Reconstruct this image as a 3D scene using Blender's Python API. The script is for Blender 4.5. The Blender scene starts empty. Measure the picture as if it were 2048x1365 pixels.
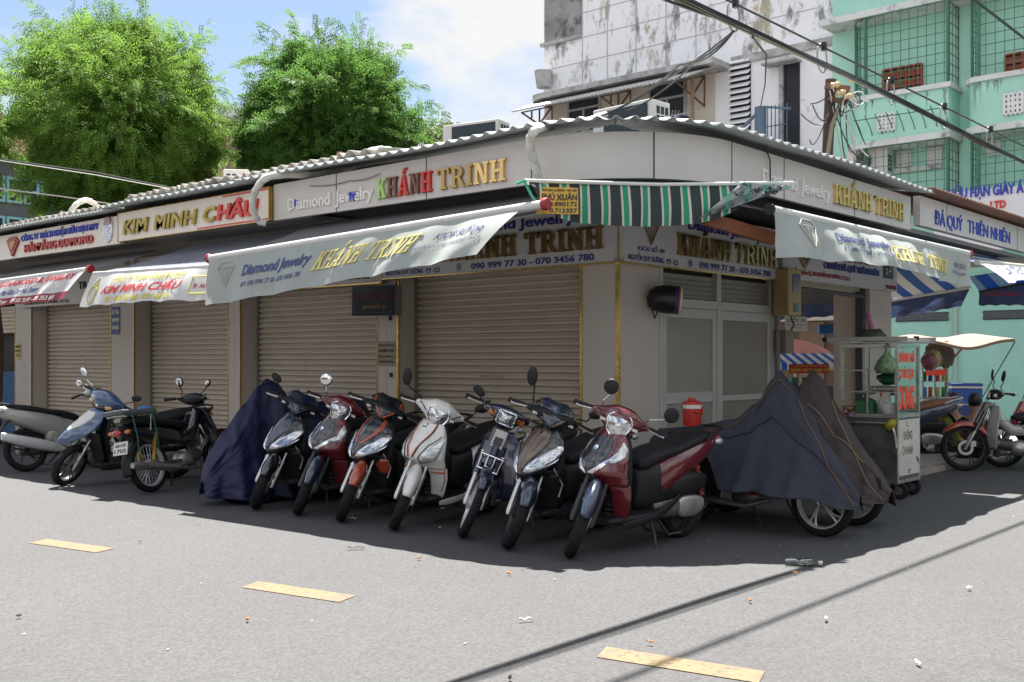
import bpy, bmesh, math, random
from math import sin, cos, pi, radians as R
from mathutils import Vector as V, Matrix, Euler, noise
random.seed(7)
SC = bpy.context.scene
COL = SC.collection
# ------------------------------------------------------------------ camera, sky, sun, exposure
# world axes follow the kiosk: X runs along the right hand front, Y along the left hand front,
# the wall corner stands at the origin
TH = R(48.93)
CAM = V((-7.9, -5.61, 1.35))
FW = V((sin(TH), cos(TH), 0)); RT = V((cos(TH), -sin(TH), 0)); UP = V((0, 0, 1))
FPX = 2130.0
cd = bpy.data.cameras.new("camera"); cam = bpy.data.objects.new("camera", cd); COL.objects.link(cam)
cam.location = CAM
cam.rotation_euler = (R(90), 0, -TH)
cd.sensor_width = 36; cd.lens = FPX / 2048 * 36; cd.shift_y = 37.5 / 2048
cd.clip_start = 0.05; cd.clip_end = 3000
SC.camera = cam
SC.view_settings.view_transform = 'Standard'; SC.view_settings.look = 'None'
SC.view_settings.exposure = 1.92; SC.view_settings.gamma = 1
SC.view_settings.use_curve_mapping = False
SUNV = V((0.31, 0.30, 1.0)).normalized()          # towards the sun
wd = bpy.data.worlds.new("World"); SC.world = wd; wd.use_nodes = True
nt = wd.node_tree; nt.nodes.clear()
def wn(t, **k):
    n = nt.nodes.new(t)
    for a, b in k.items(): setattr(n, a, b)
    return n
out = wn('ShaderNodeOutputWorld'); bg = wn('ShaderNodeBackground')
sky = wn('ShaderNodeTexSky', sky_type='NISHITA', sun_disc=False, sun_elevation=math.asin(SUNV.z),
         sun_rotation=math.atan2(SUNV.x, SUNV.y), altitude=10, air_density=1.0, dust_density=1.2, ozone_density=1.0)
tc = wn('ShaderNodeTexCoord'); mp = wn('ShaderNodeMapping'); mp.inputs['Scale'].default_value = (1, 1, 2.2)
mp.inputs['Location'].default_value = (0.35, 0.1, 0.0)
n1 = wn('ShaderNodeTexNoise'); n1.inputs['Scale'].default_value = 3.1; n1.inputs['Detail'].default_value = 9; n1.inputs['Roughness'].default_value = .55
rp = wn('ShaderNodeValToRGB'); rp.color_ramp.elements[0].position = .44; rp.color_ramp.elements[1].position = .555
mx = wn('ShaderNodeMix', data_type='RGBA'); mx.inputs['B'].default_value = (9.0, 9.2, 9.5, 1)
L = nt.links.new
dp = wn('ShaderNodeVectorMath', operation='DOT_PRODUCT'); dp.inputs[1].default_value = (-sin(TH), -cos(TH), 0)
cm = wn('ShaderNodeMapRange'); cm.inputs['From Min'].default_value = -.9; cm.inputs['From Max'].default_value = .6; cm.inputs['To Min'].default_value = 5.9; cm.inputs['To Max'].default_value = 10.5
cc = wn('ShaderNodeCombineColor'); L(tc.outputs['Generated'], dp.inputs[0]); L(dp.outputs['Value'], cm.inputs[0])      # clouds away from the sun are lit from the front
for i in range(3): L(cm.outputs[0], cc.inputs[i])
L(cc.outputs[0], mx.inputs['B'])
L(tc.outputs['Generated'], mp.inputs[0]); L(mp.outputs[0], n1.inputs[0]); L(n1.outputs[0], rp.inputs[0])
L(rp.outputs[0], mx.inputs['Factor']); L(sky.outputs[0], mx.inputs['A']); L(mx.outputs['Result'], bg.inputs[0])
bg.inputs[1].default_value = 0.042; L(bg.outputs[0], out.inputs[0])
sd = bpy.data.lights.new("sun", 'SUN'); sun = bpy.data.objects.new("sun", sd); COL.objects.link(sun)
sd.energy = 5.0; sd.angle = R(.53); sd.color = (1, .955, .89)
sun.rotation_euler = SUNV.to_track_quat('Z', 'Y').to_euler(); sun.location = (0, 0, 30)
SC.cycles.max_bounces = 8; SC.cycles.diffuse_bounces = 4; SC.cycles.glossy_bounces = 4; SC.cycles.transparent_max_bounces = 12
SC.cycles.sample_clamp_indirect = 6

# ------------------------------------------------------------------ finding places
def ray(px, py): return FW + RT * ((px - 1024) / FPX) + UP * ((720 - py) / FPX)
def onX(px, py, X): r = ray(px, py); return CAM + r * ((X - CAM.x) / r.x)
def onY(px, py, Y): r = ray(px, py); return CAM + r * ((Y - CAM.y) / r.y)
def onZ(px, py, Z=0): r = ray(px, py); return CAM + r * ((Z - CAM.z) / r.z)
def at(px, py, d): return CAM + ray(px, py) * d

# ------------------------------------------------------------------ materials
MATS = {}
def mat(name, col, rough=.5, metal=0.0, var=.0, vs=6.0, bump=0.0, bs=60.0, spec=.5, trans=0.0, coat=0.0, stain=None, transl=0.0, alpha=1.0, dirt=None, stretch=None, emit=None):
    """procedural material: base colour with noise variation, optional stains (col, scale, lo, hi), bump, translucency"""
    if name in MATS: return MATS[name]
    m = bpy.data.materials.new(name); m.use_nodes = True; t = m.node_tree; ns = t.nodes; lk = t.links.new
    b = ns['Principled BSDF']
    c = (*col, 1) if len(col) == 3 else col
    b.inputs['Base Color'].default_value = c; b.inputs['Roughness'].default_value = rough; b.inputs['Metallic'].default_value = metal
    b.inputs['Specular IOR Level'].default_value = spec; b.inputs['Transmission Weight'].default_value = trans
    b.inputs['Coat Weight'].default_value = coat; b.inputs['Coat Roughness'].default_value = .04; b.inputs['Alpha'].default_value = alpha
    if emit: b.inputs['Emission Color'].default_value = (*col, 1); b.inputs['Emission Strength'].default_value = emit
    co = ns.new('ShaderNodeTexCoord').outputs['Object']
    if stretch:
        mpn = ns.new('ShaderNodeMapping'); mpn.inputs['Scale'].default_value = stretch; lk(co, mpn.inputs[0]); cs = mpn.outputs[0]
    else: cs = co
    cur = None
    if var:
        n = ns.new('ShaderNodeTexNoise'); n.inputs['Scale'].default_value = vs; n.inputs['Detail'].default_value = 6; n.inputs['Roughness'].default_value = .6
        lk(cs, n.inputs[0])
        mr = ns.new('ShaderNodeMapRange'); mr.inputs['From Min'].default_value = .3; mr.inputs['From Max'].default_value = .7
        mr.inputs['To Min'].default_value = 1 - var; mr.inputs['To Max'].default_value = 1 + var; lk(n.outputs[0], mr.inputs[0])
        mm = ns.new('ShaderNodeMix'); mm.data_type = 'RGBA'; mm.blend_type = 'MULTIPLY'; mm.inputs['Factor'].default_value = 1
        mm.inputs['A'].default_value = c; lk(mr.outputs[0], mm.inputs['B']); cur = mm.outputs['Result']
        mr2 = ns.new('ShaderNodeMapRange'); mr2.inputs['From Min'].default_value = .3; mr2.inputs['From Max'].default_value = .7
        mr2.inputs['To Min'].default_value = max(.02, rough - .12 * min(1, var * 4)); mr2.inputs['To Max'].default_value = min(1, rough + .12 * min(1, var * 4))
        lk(n.outputs[0], mr2.inputs[0]); lk(mr2.outputs[0], b.inputs['Roughness'])
    for (sc_, ss, lo, hi) in (stain or []):
        n = ns.new('ShaderNodeTexNoise'); n.inputs['Scale'].default_value = ss; n.inputs['Detail'].default_value = 9; n.inputs['Roughness'].default_value = .68
        lk(cs, n.inputs[0])
        r_ = ns.new('ShaderNodeValToRGB'); r_.color_ramp.elements[0].position = lo; r_.color_ramp.elements[1].position = hi
        lk(n.outputs[0], r_.inputs[0])
        mm = ns.new('ShaderNodeMix'); mm.data_type = 'RGBA'; lk(r_.outputs[0], mm.inputs['Factor'])
        if cur: lk(cur, mm.inputs['A'])
        else: mm.inputs['A'].default_value = c
        mm.inputs['B'].default_value = (*sc_, 1); cur = mm.outputs['Result']
    if cur: lk(cur, b.inputs['Base Color'])
    if bump:
        n = ns.new('ShaderNodeTexNoise'); n.inputs['Scale'].default_value = bs; n.inputs['Detail'].default_value = 5; lk(cs, n.inputs[0])
        bn = ns.new('ShaderNodeBump'); bn.inputs['Strength'].default_value = bump; bn.inputs['Distance'].default_value = .01
        lk(n.outputs[0], bn.inputs['Height']); lk(bn.outputs[0], b.inputs['Normal'])
    if transl:
        tr = ns.new('ShaderNodeBsdfTranslucent'); ms = ns.new('ShaderNodeMixShader'); ms.inputs[0].default_value = transl
        tr.inputs[0].default_value = c
        if cur: lk(cur, tr.inputs[0])
        lk(b.outputs[0], ms.inputs[1]); lk(tr.outputs[0], ms.inputs[2]); lk(ms.outputs[0], ns['Material Output'].inputs[0])
    MATS[name] = m
    return m

# ------------------------------------------------------------------ objects
def tag(o, label=None, cat=None, group=None, kind=None):
    if label: o['label'] = label
    if cat: o['category'] = cat
    if group: o['group'] = group
    if kind: o['kind'] = kind
    return o
BASE = {}
def thing(name, loc, label, cat, rot=(0, 0, 0), group=None):
    o = bpy.data.objects.new(name, None); COL.objects.link(o); o.empty_display_size = .2
    o.location = loc; o.rotation_euler = rot
    tag(o, label, cat, group)
    BASE[o.name] = (Matrix.Translation(V(loc)) @ Euler(rot).to_matrix().to_4x4()).inverted()
    return o
class MB:
    def __init__(s): s.v = []; s.f = []; s.m = []; s.mi = 0
    def add(s, vs, fs):
        o = len(s.v); s.v += [V(p) for p in vs]; s.f += [tuple(i + o for i in f) for f in fs]; s.m += [s.mi] * len(fs); return s
    def box(s, x0, x1, y0, y1, z0, z1, M=None):
        vs = [V((x, y, z)) for x in (x0, x1) for y in (y0, y1) for z in (z0, z1)]
        if M: vs = [M @ p for p in vs]
        return s.add(vs, [(0, 1, 3, 2), (4, 6, 7, 5), (0, 4, 5, 1), (2, 3, 7, 6), (0, 2, 6, 4), (1, 5, 7, 3)])
    def bar(s, p0, p1, w, h, up=(0, 0, 1)):
        p0 = V(p0); p1 = V(p1); d = (p1 - p0).normalized(); u = V(up)
        if abs(d.dot(u)) > .98: u = V((1, 0, 0))
        a = d.cross(u).normalized(); b = a.cross(d).normalized()
        vs = [p + a * (i * w / 2) + b * (j * h / 2) for p in (p0, p1) for i in (-1, 1) for j in (-1, 1)]
        return s.add(vs, [(0, 1, 3, 2), (4, 6, 7, 5), (0, 4, 5, 1), (2, 3, 7, 6), (0, 2, 6, 4), (1, 5, 7, 3)])
    def tube(s, pts, r, n=8, cap=True):
        pts = [V(p) for p in pts]; rs = r if isinstance(r, (list, tuple)) else [r] * len(pts)
        rings = []; pa = None
        for i, p in enumerate(pts):
            d = (pts[min(i + 1, len(pts) - 1)] - pts[max(i - 1, 0)])
            d = d.normalized() if d.length > 1e-9 else V((0, 0, 1))
            if pa is None:
                u = V((0, 0, 1)) if abs(d.z) < .9 else V((1, 0, 0)); a = d.cross(u).normalized()
            else:
                a = pa - d * pa.dot(d); a = a.normalized() if a.length > 1e-6 else pa
            pa = a; b = d.cross(a)
            rings.append([p + (a * cos(2 * pi * k / n) + b * sin(2 * pi * k / n)) * rs[i] for k in range(n)])
        return s.loft(rings, cap)
    def loft(s, rings, cap=True, close=True):
        n = len(rings[0]); vs = [p for r in rings for p in r]; fs = []
        for i in range(len(rings) - 1):
            for k in range(n if close else n - 1):
                a = i * n + k; b = i * n + (k + 1) % n
                fs.append((a, b, b + n, a + n))
        if cap and close: fs.append(tuple(range(n - 1, -1, -1))); fs.append(tuple((len(rings) - 1) * n + k for k in range(n)))
        return s.add(vs, fs)
    def lathe(s, prof, c, ax, n=24, a0=0.0, a1=2 * pi):
        """prof: (radius, offset along axis)"""
        c = V(c); ax = V(ax).normalized(); u = V((0, 0, 1)) if abs(ax.z) < .9 else V((1, 0, 0))
        a = ax.cross(u).normalized(); b = ax.cross(a)
        full = abs(a1 - a0 - 2 * pi) < 1e-6; m = n if full else n + 1
        rings = [[c + ax * o + (a * cos(a0 + (a1 - a0) * k / n) + b * sin(a0 + (a1 - a0) * k / n)) * r for k in range(m)] for r, o in prof]
        return s.loft(rings, False, full)
    def cyl(s, p0, p1, r0, r1=None, n=12): return s.tube([p0, p1], [r0, r0 if r1 is None else r1], n)
    def ell(s, c, r, n=16, m=10, M=None):
        c = V(c); rings = []
        for i in range(m + 1):
            t = pi * (i + .001) / (m + .002)
            rings.append([V((r[0] * sin(t) * cos(2 * pi * k / n), r[1] * sin(t) * sin(2 * pi * k / n), -r[2] * cos(t))) for k in range(n)])
        rings = [[c + ((M @ p) if M else p) for p in q] for q in rings]
        return s.loft(rings, True)
    def grid(s, fn, nu, nv):
        vs = [fn(i / nu, j / nv) for i in range(nu + 1) for j in range(nv + 1)]
        return s.add(vs, [(i * (nv + 1) + j, (i + 1) * (nv + 1) + j, (i + 1) * (nv + 1) + j + 1, i * (nv + 1) + j + 1) for i in range(nu) for j in range(nv)])
    def prism(s, poly, fn, d0, d1):
        """poly in 2D; fn(u,v,d)->3D; extruded from d0 to d1"""
        n = len(poly); vs = [fn(u, v, d0) for u, v in poly] + [fn(u, v, d1) for u, v in poly]
        return s.add(vs, [tuple(range(n - 1, -1, -1)), tuple(range(n, 2 * n))] + [(k, (k + 1) % n, (k + 1) % n + n, k + n) for k in range(n)])
    def build(s, name, m, parent=None, smooth=35, world=False, bevel=0, solid=0, sub=0, fixn=True):
        me = bpy.data.meshes.new(name); vs = s.v
        if world and parent is not None: B = BASE[parent.name]; vs = [B @ p for p in vs]
        me.from_pydata([tuple(p) for p in vs], [], s.f)
        ms = m if isinstance(m, (list, tuple)) else [m]
        for q in ms: me.materials.append(q)
        if len(ms) > 1: me.polygons.foreach_set('material_index', s.m)
        if fixn:
            bm = bmesh.new(); bm.from_mesh(me); bmesh.ops.recalc_face_normals(bm, faces=bm.faces); bm.to_mesh(me); bm.free()
        if smooth:
            me.polygons.foreach_set('use_smooth', [True] * len(me.polygons)); me.set_sharp_from_angle(angle=R(smooth))
        me.update()
        o = bpy.data.objects.new(name, me); COL.objects.link(o)
        if parent is not None: o.parent = parent
        if solid: q = o.modifiers.new('solid', 'SOLIDIFY'); q.thickness = solid; q.offset = 0
        if bevel: q = o.modifiers.new('bevel', 'BEVEL'); q.width = bevel; q.segments = 2; q.limit_method = 'ANGLE'; q.angle_limit = R(40)
        if sub: q = o.modifiers.new('sub', 'SUBSURF'); q.levels = sub; q.render_levels = sub
        return o
def boxes(name, m, parent, bs, **k):
    for b in bs: MB().box(*b).build(name, m, parent, world=True, smooth=0, **k)
def struct(o): o['kind'] = 'structure'; return o

# ------------------------------------------------------------------ lettering
TXT = {}
def text2d(s, bold=0.0, shear=0.0, seg=3):
    """outline of a line of type as a flat triangle mesh, height of capitals = 1, x from 0 to w"""
    k = (s, bold, shear)
    if k in TXT: return TXT[k]
    c = bpy.data.curves.new('t', 'FONT'); c.body = s; c.size = 1; c.offset = bold; c.shear = shear; c.resolution_u = seg; c.fill_mode = 'FRONT'
    o = bpy.data.objects.new('t', c); me = bpy.data.meshes.new_from_object(o)
    vs = [(p.co.x, p.co.y) for p in me.vertices]; fs = [tuple(p.vertices) for p in me.polygons]
    bpy.data.objects.remove(o); bpy.data.curves.remove(c); bpy.data.meshes.remove(me)
    x0 = min(p[0] for p in vs); x1 = max(p[0] for p in vs)
    vs = [((x - x0) / .727, y / .727) for x, y in vs]
    TXT[k] = (vs, fs, (x1 - x0) / .727); return TXT[k]
def put_text(mb, s, fn, u0, u1, v0, h, bold=.012, shear=0, depth=0.0, sub=0.0):
    """fit the line between u0 and u1, capitals h tall from v0; fn(u,v,d) gives the place"""
    vs, fs, w = text2d(s, bold, shear); k = (u1 - u0) / w
    bm = bmesh.new(); bv = [bm.verts.new((u0 + x * k, v0 + y * h, 0)) for x, y in vs]
    for f in fs:
        try: bm.faces.new([bv[i] for i in f])
        except ValueError: pass
    if sub:
        bmesh.ops.triangulate(bm, faces=bm.faces)
        for _ in range(3):
            es = [e for e in bm.edges if e.calc_length() > sub]
            if not es: break
            bmesh.ops.subdivide_edges(bm, edges=es, cuts=1); bmesh.ops.triangulate(bm, faces=bm.faces)
    if depth:
        r = bmesh.ops.extrude_face_region(bm, geom=bm.faces[:])
        for q in r['geom']:
            if isinstance(q, bmesh.types.BMVert): q.co.z = depth
    bm.verts.index_update()
    mb.add([fn(p.co.x, p.co.y, p.co.z) for p in bm.verts], [tuple(q.index for q in f.verts) for f in bm.faces]); bm.free()
# slab serif capitals for the kiosk's big gilt name: strokes as convex polygons in a 0..w by 0..1 box
def _s(x0, x1, y0=0.0, y1=1.0): return [(x0, y0), (x1, y0), (x1, y1), (x0, y1)]
def _arc(cx, cy, rx, ry, t, a0, a1, n=6):
    o = []
    for i in range(n):
        p = a0 + (a1 - a0) * i / n; q = a0 + (a1 - a0) * (i + 1) / n
        o.append([(cx + rx * cos(p), cy + ry * sin(p)), (cx + rx * cos(q), cy + ry * sin(q)), (cx + (rx - t) * cos(q), cy + (ry - t) * sin(q)), (cx + (rx - t) * cos(p), cy + (ry - t) * sin(p))])
    return o
_sf = .1
SLAB = {
 'K': (.86, [_s(.1, .3), _s(0, .4, 0, _sf), _s(0, .4, 1 - _sf, 1), [(.3, .36), (.3, .56), (.58, 1), (.78, 1)], [(.36, .55), (.52, .68), (.86, 0), (.6, 0)], _s(.5, .86, 1 - _sf, 1), _s(.52, .88, 0, _sf)]),
 'H': (.9, [_s(.1, .3), _s(.6, .8), _s(.3, .6, .43, .58), _s(0, .4, 0, _sf), _s(0, .4, 1 - _sf, 1), _s(.5, .9, 0, _sf), _s(.5, .9, 1 - _sf, 1)]),
 'A': (.9, [[(.06, 0), (.2, 0), (.5, 1), (.36, 1)], [(.62, 0), (.84, 0), (.56, 1), (.36, 1)], _s(.24, .64, .25, .38), _s(0, .3, 0, _sf), _s(.52, .92, 0, _sf)]),
 'N': (.9, [_s(.1, .24), _s(.66, .8), [(.1, 1), (.34, 1), (.8, 0), (.58, 0)], _s(0, .34, 0, _sf), _s(0, .3, 1 - _sf, 1), _s(.56, .9, 1 - _sf, 1)]),
 'T': (.8, [_s(.3, .5), _s(0, .8, 1 - _sf, 1), _s(.2, .6, 0, _sf), _s(0, .1, .72, 1), _s(.7, .8, .72, 1)]),
 'R': (.88, [_s(.1, .3), _s(0, .4, 0, _sf), _s(0, .4, 1 - _sf, 1), _s(.3, .5, .88, 1), _s(.3, .5, .42, .54), [(.42, .46), (.6, .48), (.9, 0), (.66, 0)]] + _arc(.46, .71, .32, .29, .16, -pi / 2, pi / 2)),
 'I': (.42, [_s(.11, .31), _s(0, .42, 0, _sf), _s(0, .42, 1 - _sf, 1)]),
 '´': (0, [[(.34, 1.08), (.48, 1.08), (.72, 1.36), (.52, 1.36)]]),
}
def slab(mb, s, fn, u0, u1, v0, h, d0, d1, cols=None):
    ws = []; x = 0
    for ch in s:
        if ch == '´': ws.append(ws[-1]); continue
        ws.append(x); x += (.45 if ch == ' ' else SLAB[ch][0] + .08)
    k = (u1 - u0) / (x - .08)
    i = -1
    for ch, x0 in zip(s, ws):
        if ch == ' ': continue
        if ch != '´': i += 1
        if cols: mb.mi = cols[i]
        for j, poly in enumerate(SLAB[ch][1]):
            e = .0006 * j
            mb.prism([(u0 + (x0 + px) * k, v0 + py * h) for px, py in poly], fn, d0, d1 + e)
# ------------------------------------------------------------------ ground
def asphalt():
    m = mat('asphalt', (.076, .076, .078), .88, var=.12, vs=.45, spec=.3, stain=[((.055, .055, .057), .8, .60, .74), ((.105, .103, .1), 1.3, .60, .78), ((.045, .045, .047), 5.5, .66, .72)])
    t = m.node_tree; b = t.nodes['Principled BSDF']; lk = t.links.new
    co = t.nodes.new('ShaderNodeTexCoord').outputs['Object']
    src = b.inputs['Base Color'].links[0].from_socket
    vo = t.nodes.new('ShaderNodeTexVoronoi'); vo.inputs['Scale'].default_value = 75; lk(co, vo.inputs[0])
    n = t.nodes.new('ShaderNodeTexNoise'); n.inputs['Scale'].default_value = 46; n.inputs['Detail'].default_value = 8; n.inputs['Roughness'].default_value = .75; lk(co, n.inputs[0])
    mr = t.nodes.new('ShaderNodeMapRange'); mr.inputs['From Min'].default_value = .25; mr.inputs['From Max'].default_value = .75; mr.inputs['To Min'].default_value = .80; mr.inputs['To Max'].default_value = 1.19; lk(n.outputs[0], mr.inputs[0])
    m1 = t.nodes.new('ShaderNodeMix'); m1.data_type = 'RGBA'; m1.blend_type = 'MULTIPLY'; m1.inputs['Factor'].default_value = 1
    lk(src, m1.inputs['A']); lk(mr.outputs[0], m1.inputs['B'])
    sep = t.nodes.new('ShaderNodeSeparateColor'); lk(vo.outputs['Color'], sep.inputs[0])
    mr3 = t.nodes.new('ShaderNodeMapRange'); mr3.inputs['To Min'].default_value = .80; mr3.inputs['To Max'].default_value = 1.17; lk(sep.outputs[0], mr3.inputs[0])
    m2 = t.nodes.new('ShaderNodeMix'); m2.data_type = 'RGBA'; m2.blend_type = 'MULTIPLY'; m2.inputs['Factor'].default_value = 1
    lk(m1.outputs['Result'], m2.inputs['A']); lk(mr3.outputs[0], m2.inputs['B']); lk(m2.outputs['Result'], b.inputs['Base Color'])
    bn = t.nodes.new('ShaderNodeBump'); bn.inputs['Strength'].default_value = .8; bn.inputs['Distance'].default_value = .006
    lk(n.outputs[0], bn.inputs['Height']); lk(bn.outputs[0], b.inputs['Normal'])
    return m
ASPH = asphalt()
g = MB(); g.add([(-160, -160, 0), (160, -160, 0), (160, 160, 0), (-160, 160, 0)], [(0, 1, 2, 3)]); struct(g.build('road', ASPH, smooth=0))
CONC = mat('concrete_paving', (.36, .345, .32), .9, var=.2, vs=3, bump=.3, bs=40, stain=[((.16, .15, .14), 1.7, .55, .75)])
g = MB(); g.box(3.5, 16.2, -.93, 8, -.05, .05); g.build('pavement', CONC, smooth=0, bevel=.01)['kind'] = 'structure'
g = MB(); [g.box(3.5 + i * .95, 3.5 + i * .95 + .94, -1.06, -.935, -.05, .062) for i in range(14)]
g.build('kerb', mat('kerb_stone', (.3, .27, .22), .9, var=.25, vs=5, bump=.4), smooth=0, bevel=.012)['kind'] = 'structure'
YEL = mat('road_paint_yellow', (.185, .124, .064), .85, var=.14, vs=9, bump=.5, bs=90, stain=[((.085, .075, .06), 32, .52, .60), ((.09, .08, .065), 5, .55, .7)])
for k in range(5):
    g = MB(); y = 2.24 - k * 2.47
    o_ = (0, .13, .32, .45, .6)[k]; g.add([(-4.33 + o_, y - .03, .004), (-4.16 + o_, y + .04, .004), (-4.03 + o_, y - .71, .004), (-4.20 + o_, y - .77, .004)], [(3, 2, 1, 0)])
    if k != 4: struct(g.build('lane_marking', YEL, smooth=0))

# ------------------------------------------------------------------ kiosk materials
PANEL = mat('composite_panel', (.60, .565, .535), .42, var=.05, vs=2.2, spec=.5)
PANELW = mat('sign_board_cream', (.74, .67, .58), .45, var=.04, vs=2)
PILL = mat('granite_tile', (.54, .475, .415), .55, var=.10, vs=120, stain=[((.46, .40, .345), 1.6, .55, .75)])
PILL2 = mat('grey_tile', (.50, .445, .40), .5, var=.08, vs=100)
SHUT = mat('shutter_steel', (.52, .445, .36), .46, metal=.0, var=.06, vs=1.5, spec=.5, stain=[((.40, .335, .265), 2.6, .58, .78), ((.30, .26, .22), 6, .70, .78)])
GOLD = mat('brass_trim', (.66, .46, .16), .25, metal=1, var=.12, vs=14)
GILT = mat('gilt_letter', (.86, .58, .24), .25, metal=1, var=.1, vs=9)
DGILT = mat('dark_bronze_letter', (.16, .115, .06), .25, metal=1, var=.2, vs=9)
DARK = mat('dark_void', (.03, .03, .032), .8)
SOFF = mat('soffit_grey', (.17, .16, .15), .7, var=.15, vs=3)
ALU = mat('aluminium', (.46, .445, .42), .42, metal=.15, var=.06, vs=4)
CHROME = mat('chrome', (.75, .76, .78), .12, metal=1, var=.04, vs=10)
STEEL = mat('stainless', (.55, .55, .54), .28, metal=1, var=.12, vs=5, stain=[((.25, .2, .15), 9, .62, .8)])
BLACKP = mat('black_plastic', (.012, .012, .0135), .5, var=.15, vs=12, spec=.3)
NAVYL = mat('navy_letter', (.03, .035, .20), .35)
REDL = mat('red_and_reflection_letter', (.62, .035, .02), .3)  # also paints the red reflected in the gilt fascia letters
WHITEL = mat('white_letter', (.82, .80, .76), .35)
BLUEL = mat('blue_letter', (.03, .05, .42), .35)
MAROON = mat('maroon_letter', (.28, .02, .025), .35)
TIN = mat('tin_roof', (.44, .475, .46), .42, metal=.35, var=.1, vs=4, stain=[((.3, .26, .22), 3.0, .62, .8)])
TINUND = TIN
FIBRO = mat('fibre_cement', (.36, .335, .30), .92, var=.22, vs=5, bump=.4, bs=30, stain=[((.14, .13, .12), 3.5, .5, .72)])

def shutter(mb, ax, c, u0, u1, z0, z1, pitch=.0675, bul=.032):
    """roller shutter in the plane X=c (ax 0) or Y=c (ax 1), slats bulging outwards"""
    n = int((z1 - z0) / pitch); pr = []
    for i in range(n):
        z = z0 + i * pitch
        for t, o in ((0, 0), (.09, .0), (.13, .6), (.27, 1), (.62, 1.0), (.86, .6), (.91, 0)): pr.append((z + t * pitch, o * bul))
    rows = []
    for z, o in pr: rows.append([V((c - o, u, z)) if ax == 0 else V((u, c - o, z)) for u in (u0, u1)])
    mb.loft(rows, False, False)
def kiosk_left(lab, y0, y1, s0, s1, gold=True, open_z=0.0, roof=None):
    """a kiosk of the left hand row: right pillar y0..s0, shutter s0..s1, left pillar s1..y1"""
    k = thing('kiosk', (0, (y0 + y1) / 2, 0), lab, 'kiosk', group='jewellery kiosks in the row')
    g = MB(); g.box(0, 3.0, y0 + .002, s0, 0, 2.8); g.build('pillar', PILL, k, world=True, smooth=0)
    g = MB(); g.box(0, 3.0, s1, y1 - .002, 0, 2.8); g.build('pillar', PILL, k, world=True, smooth=0)
    g = MB(); shutter(g, 0, .30, s0 + .035, s1 - .035, .06 + open_z, 2.34); g.build('shutter', SHUT, k, world=True, smooth=30)
    boxes('shutter_rail', mat('rail_grey', (.2, .19, .18), .5), k, [(.25, .34, s0, s0 + .035, 0, 2.34), (.25, .34, s1 - .035, s1, 0, 2.34)])
    g = MB(); g.box(.05, .24, s0, s1, 2.34, 2.8); g.build('lintel', PILL2, k, world=True, smooth=0)
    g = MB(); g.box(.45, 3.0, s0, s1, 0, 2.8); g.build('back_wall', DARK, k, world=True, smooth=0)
    if gold:
        boxes('brass_edging', mat('aged_brass', (.40, .26, .08), .3, metal=1, var=.3, vs=6), k, [(-.006, .016, y - .008, y + .006, .0, 2.25) for y in (s0, s1)])
    g = MB(); g.box(-1.03, .4, y0 + .002, y1 - .002, 2.805, 2.84); g.build('soffit', SOFF, k, world=True, smooth=0)
    return k
# corner kiosk
K1 = thing('kiosk', (1, 1, 0), 'corner kiosk with beige roller shutter, sliding glass door and curved grey fascia', 'kiosk', group='jewellery kiosks in the row')
g = MB(); g.box(0, .67, 0, .42, 0, 2.8); g.build('corner_pillar', PILL2, K1, world=True, smooth=0)
g = MB(); g.box(0, 3.0, 2.92, 3.088, 0, 2.8); g.build('pillar', PILL, K1, world=True, smooth=0)
g = MB(); shutter(g, 0, .30, .455, 2.885, .06, 2.34); g.build('shutter', SHUT, K1, world=True, smooth=30)
boxes('shutter_rail', mat('rail_grey', (.2, .19, .18), .5), K1, [(.25, .34, .42, .455, 0, 2.34), (.25, .34, 2.885, 2.92, 0, 2.34)])
g = MB(); g.box(.05, .24, .42, 2.92, 2.34, 2.8); g.build('lintel', PILL2, K1, world=True, smooth=0)
g = MB(); g.box(.45, 3.0, .42, 2.92, 0, 2.8); g.build('back_wall', DARK, K1, world=True, smooth=0)
boxes('brass_edging', GOLD, K1, [(-.008, .018, y - .016, y + .012, 0, 2.22) for y in (.42, 2.92)] + [(-.012, .022, -.012, .022, 0, 2.8), (-.085, .02, -.004, 3.085, 2.222, 2.234), (-.0845, 3.0, -.085, -.005, 2.2225, 2.2345)])
# right hand front: sliding door
FR = ALU
d = MB()
for x0, x1 in ((.672, .73), (1.74, 1.82), (2.9, 3.0)): d.box(x0, x1, -.01, .06, 0, 2.3)
d.box(.73, 1.74, -.012, .06, 1.86, 1.95); d.box(1.82, 2.9, -.012, .06, 1.86, 1.95); d.box(.73, 1.74, .0, .05, 2.24, 2.3); d.box(1.82, 2.9, .0, .05, 2.24, 2.3)
for x0, x1 in ((.74, .80), (1.66, 1.735), (1.825, 1.86), (2.84, 2.895)): d.box(x0, x1, -.004, .045, .08, 1.86)
for x0, x1 in ((.80, 1.66), (1.86, 2.84)): d.box(x0, x1, -.002, .042, .92, .98 if x0 > 1 else 1.03); d.box(x0, x1, -.002, .042, .08, .2); d.box(x0, x1, -.002, .042, 1.76, 1.858)
dd = d.build('door_frame', FR, K1, world=True, smooth=0, bevel=.004)
FROST = mat('frosted_glass', (.30, .29, .25), .5, var=.05, vs=3, spec=.3)
g = MB(); g.box(.79, 1.67, .015, .022, .08, 1.86); g.build('door_glass', FROST, K1, world=True, smooth=0)
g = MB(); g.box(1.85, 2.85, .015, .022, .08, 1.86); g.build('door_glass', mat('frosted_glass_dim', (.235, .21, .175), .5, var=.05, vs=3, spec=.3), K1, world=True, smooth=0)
g = MB(); shutter(g, 1, .03, .73, 2.9, 1.95, 2.24, .05, .01); g.build('transom_panel', mat('transom', (.21, .195, .175), .35), K1, world=True, smooth=30)
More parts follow.
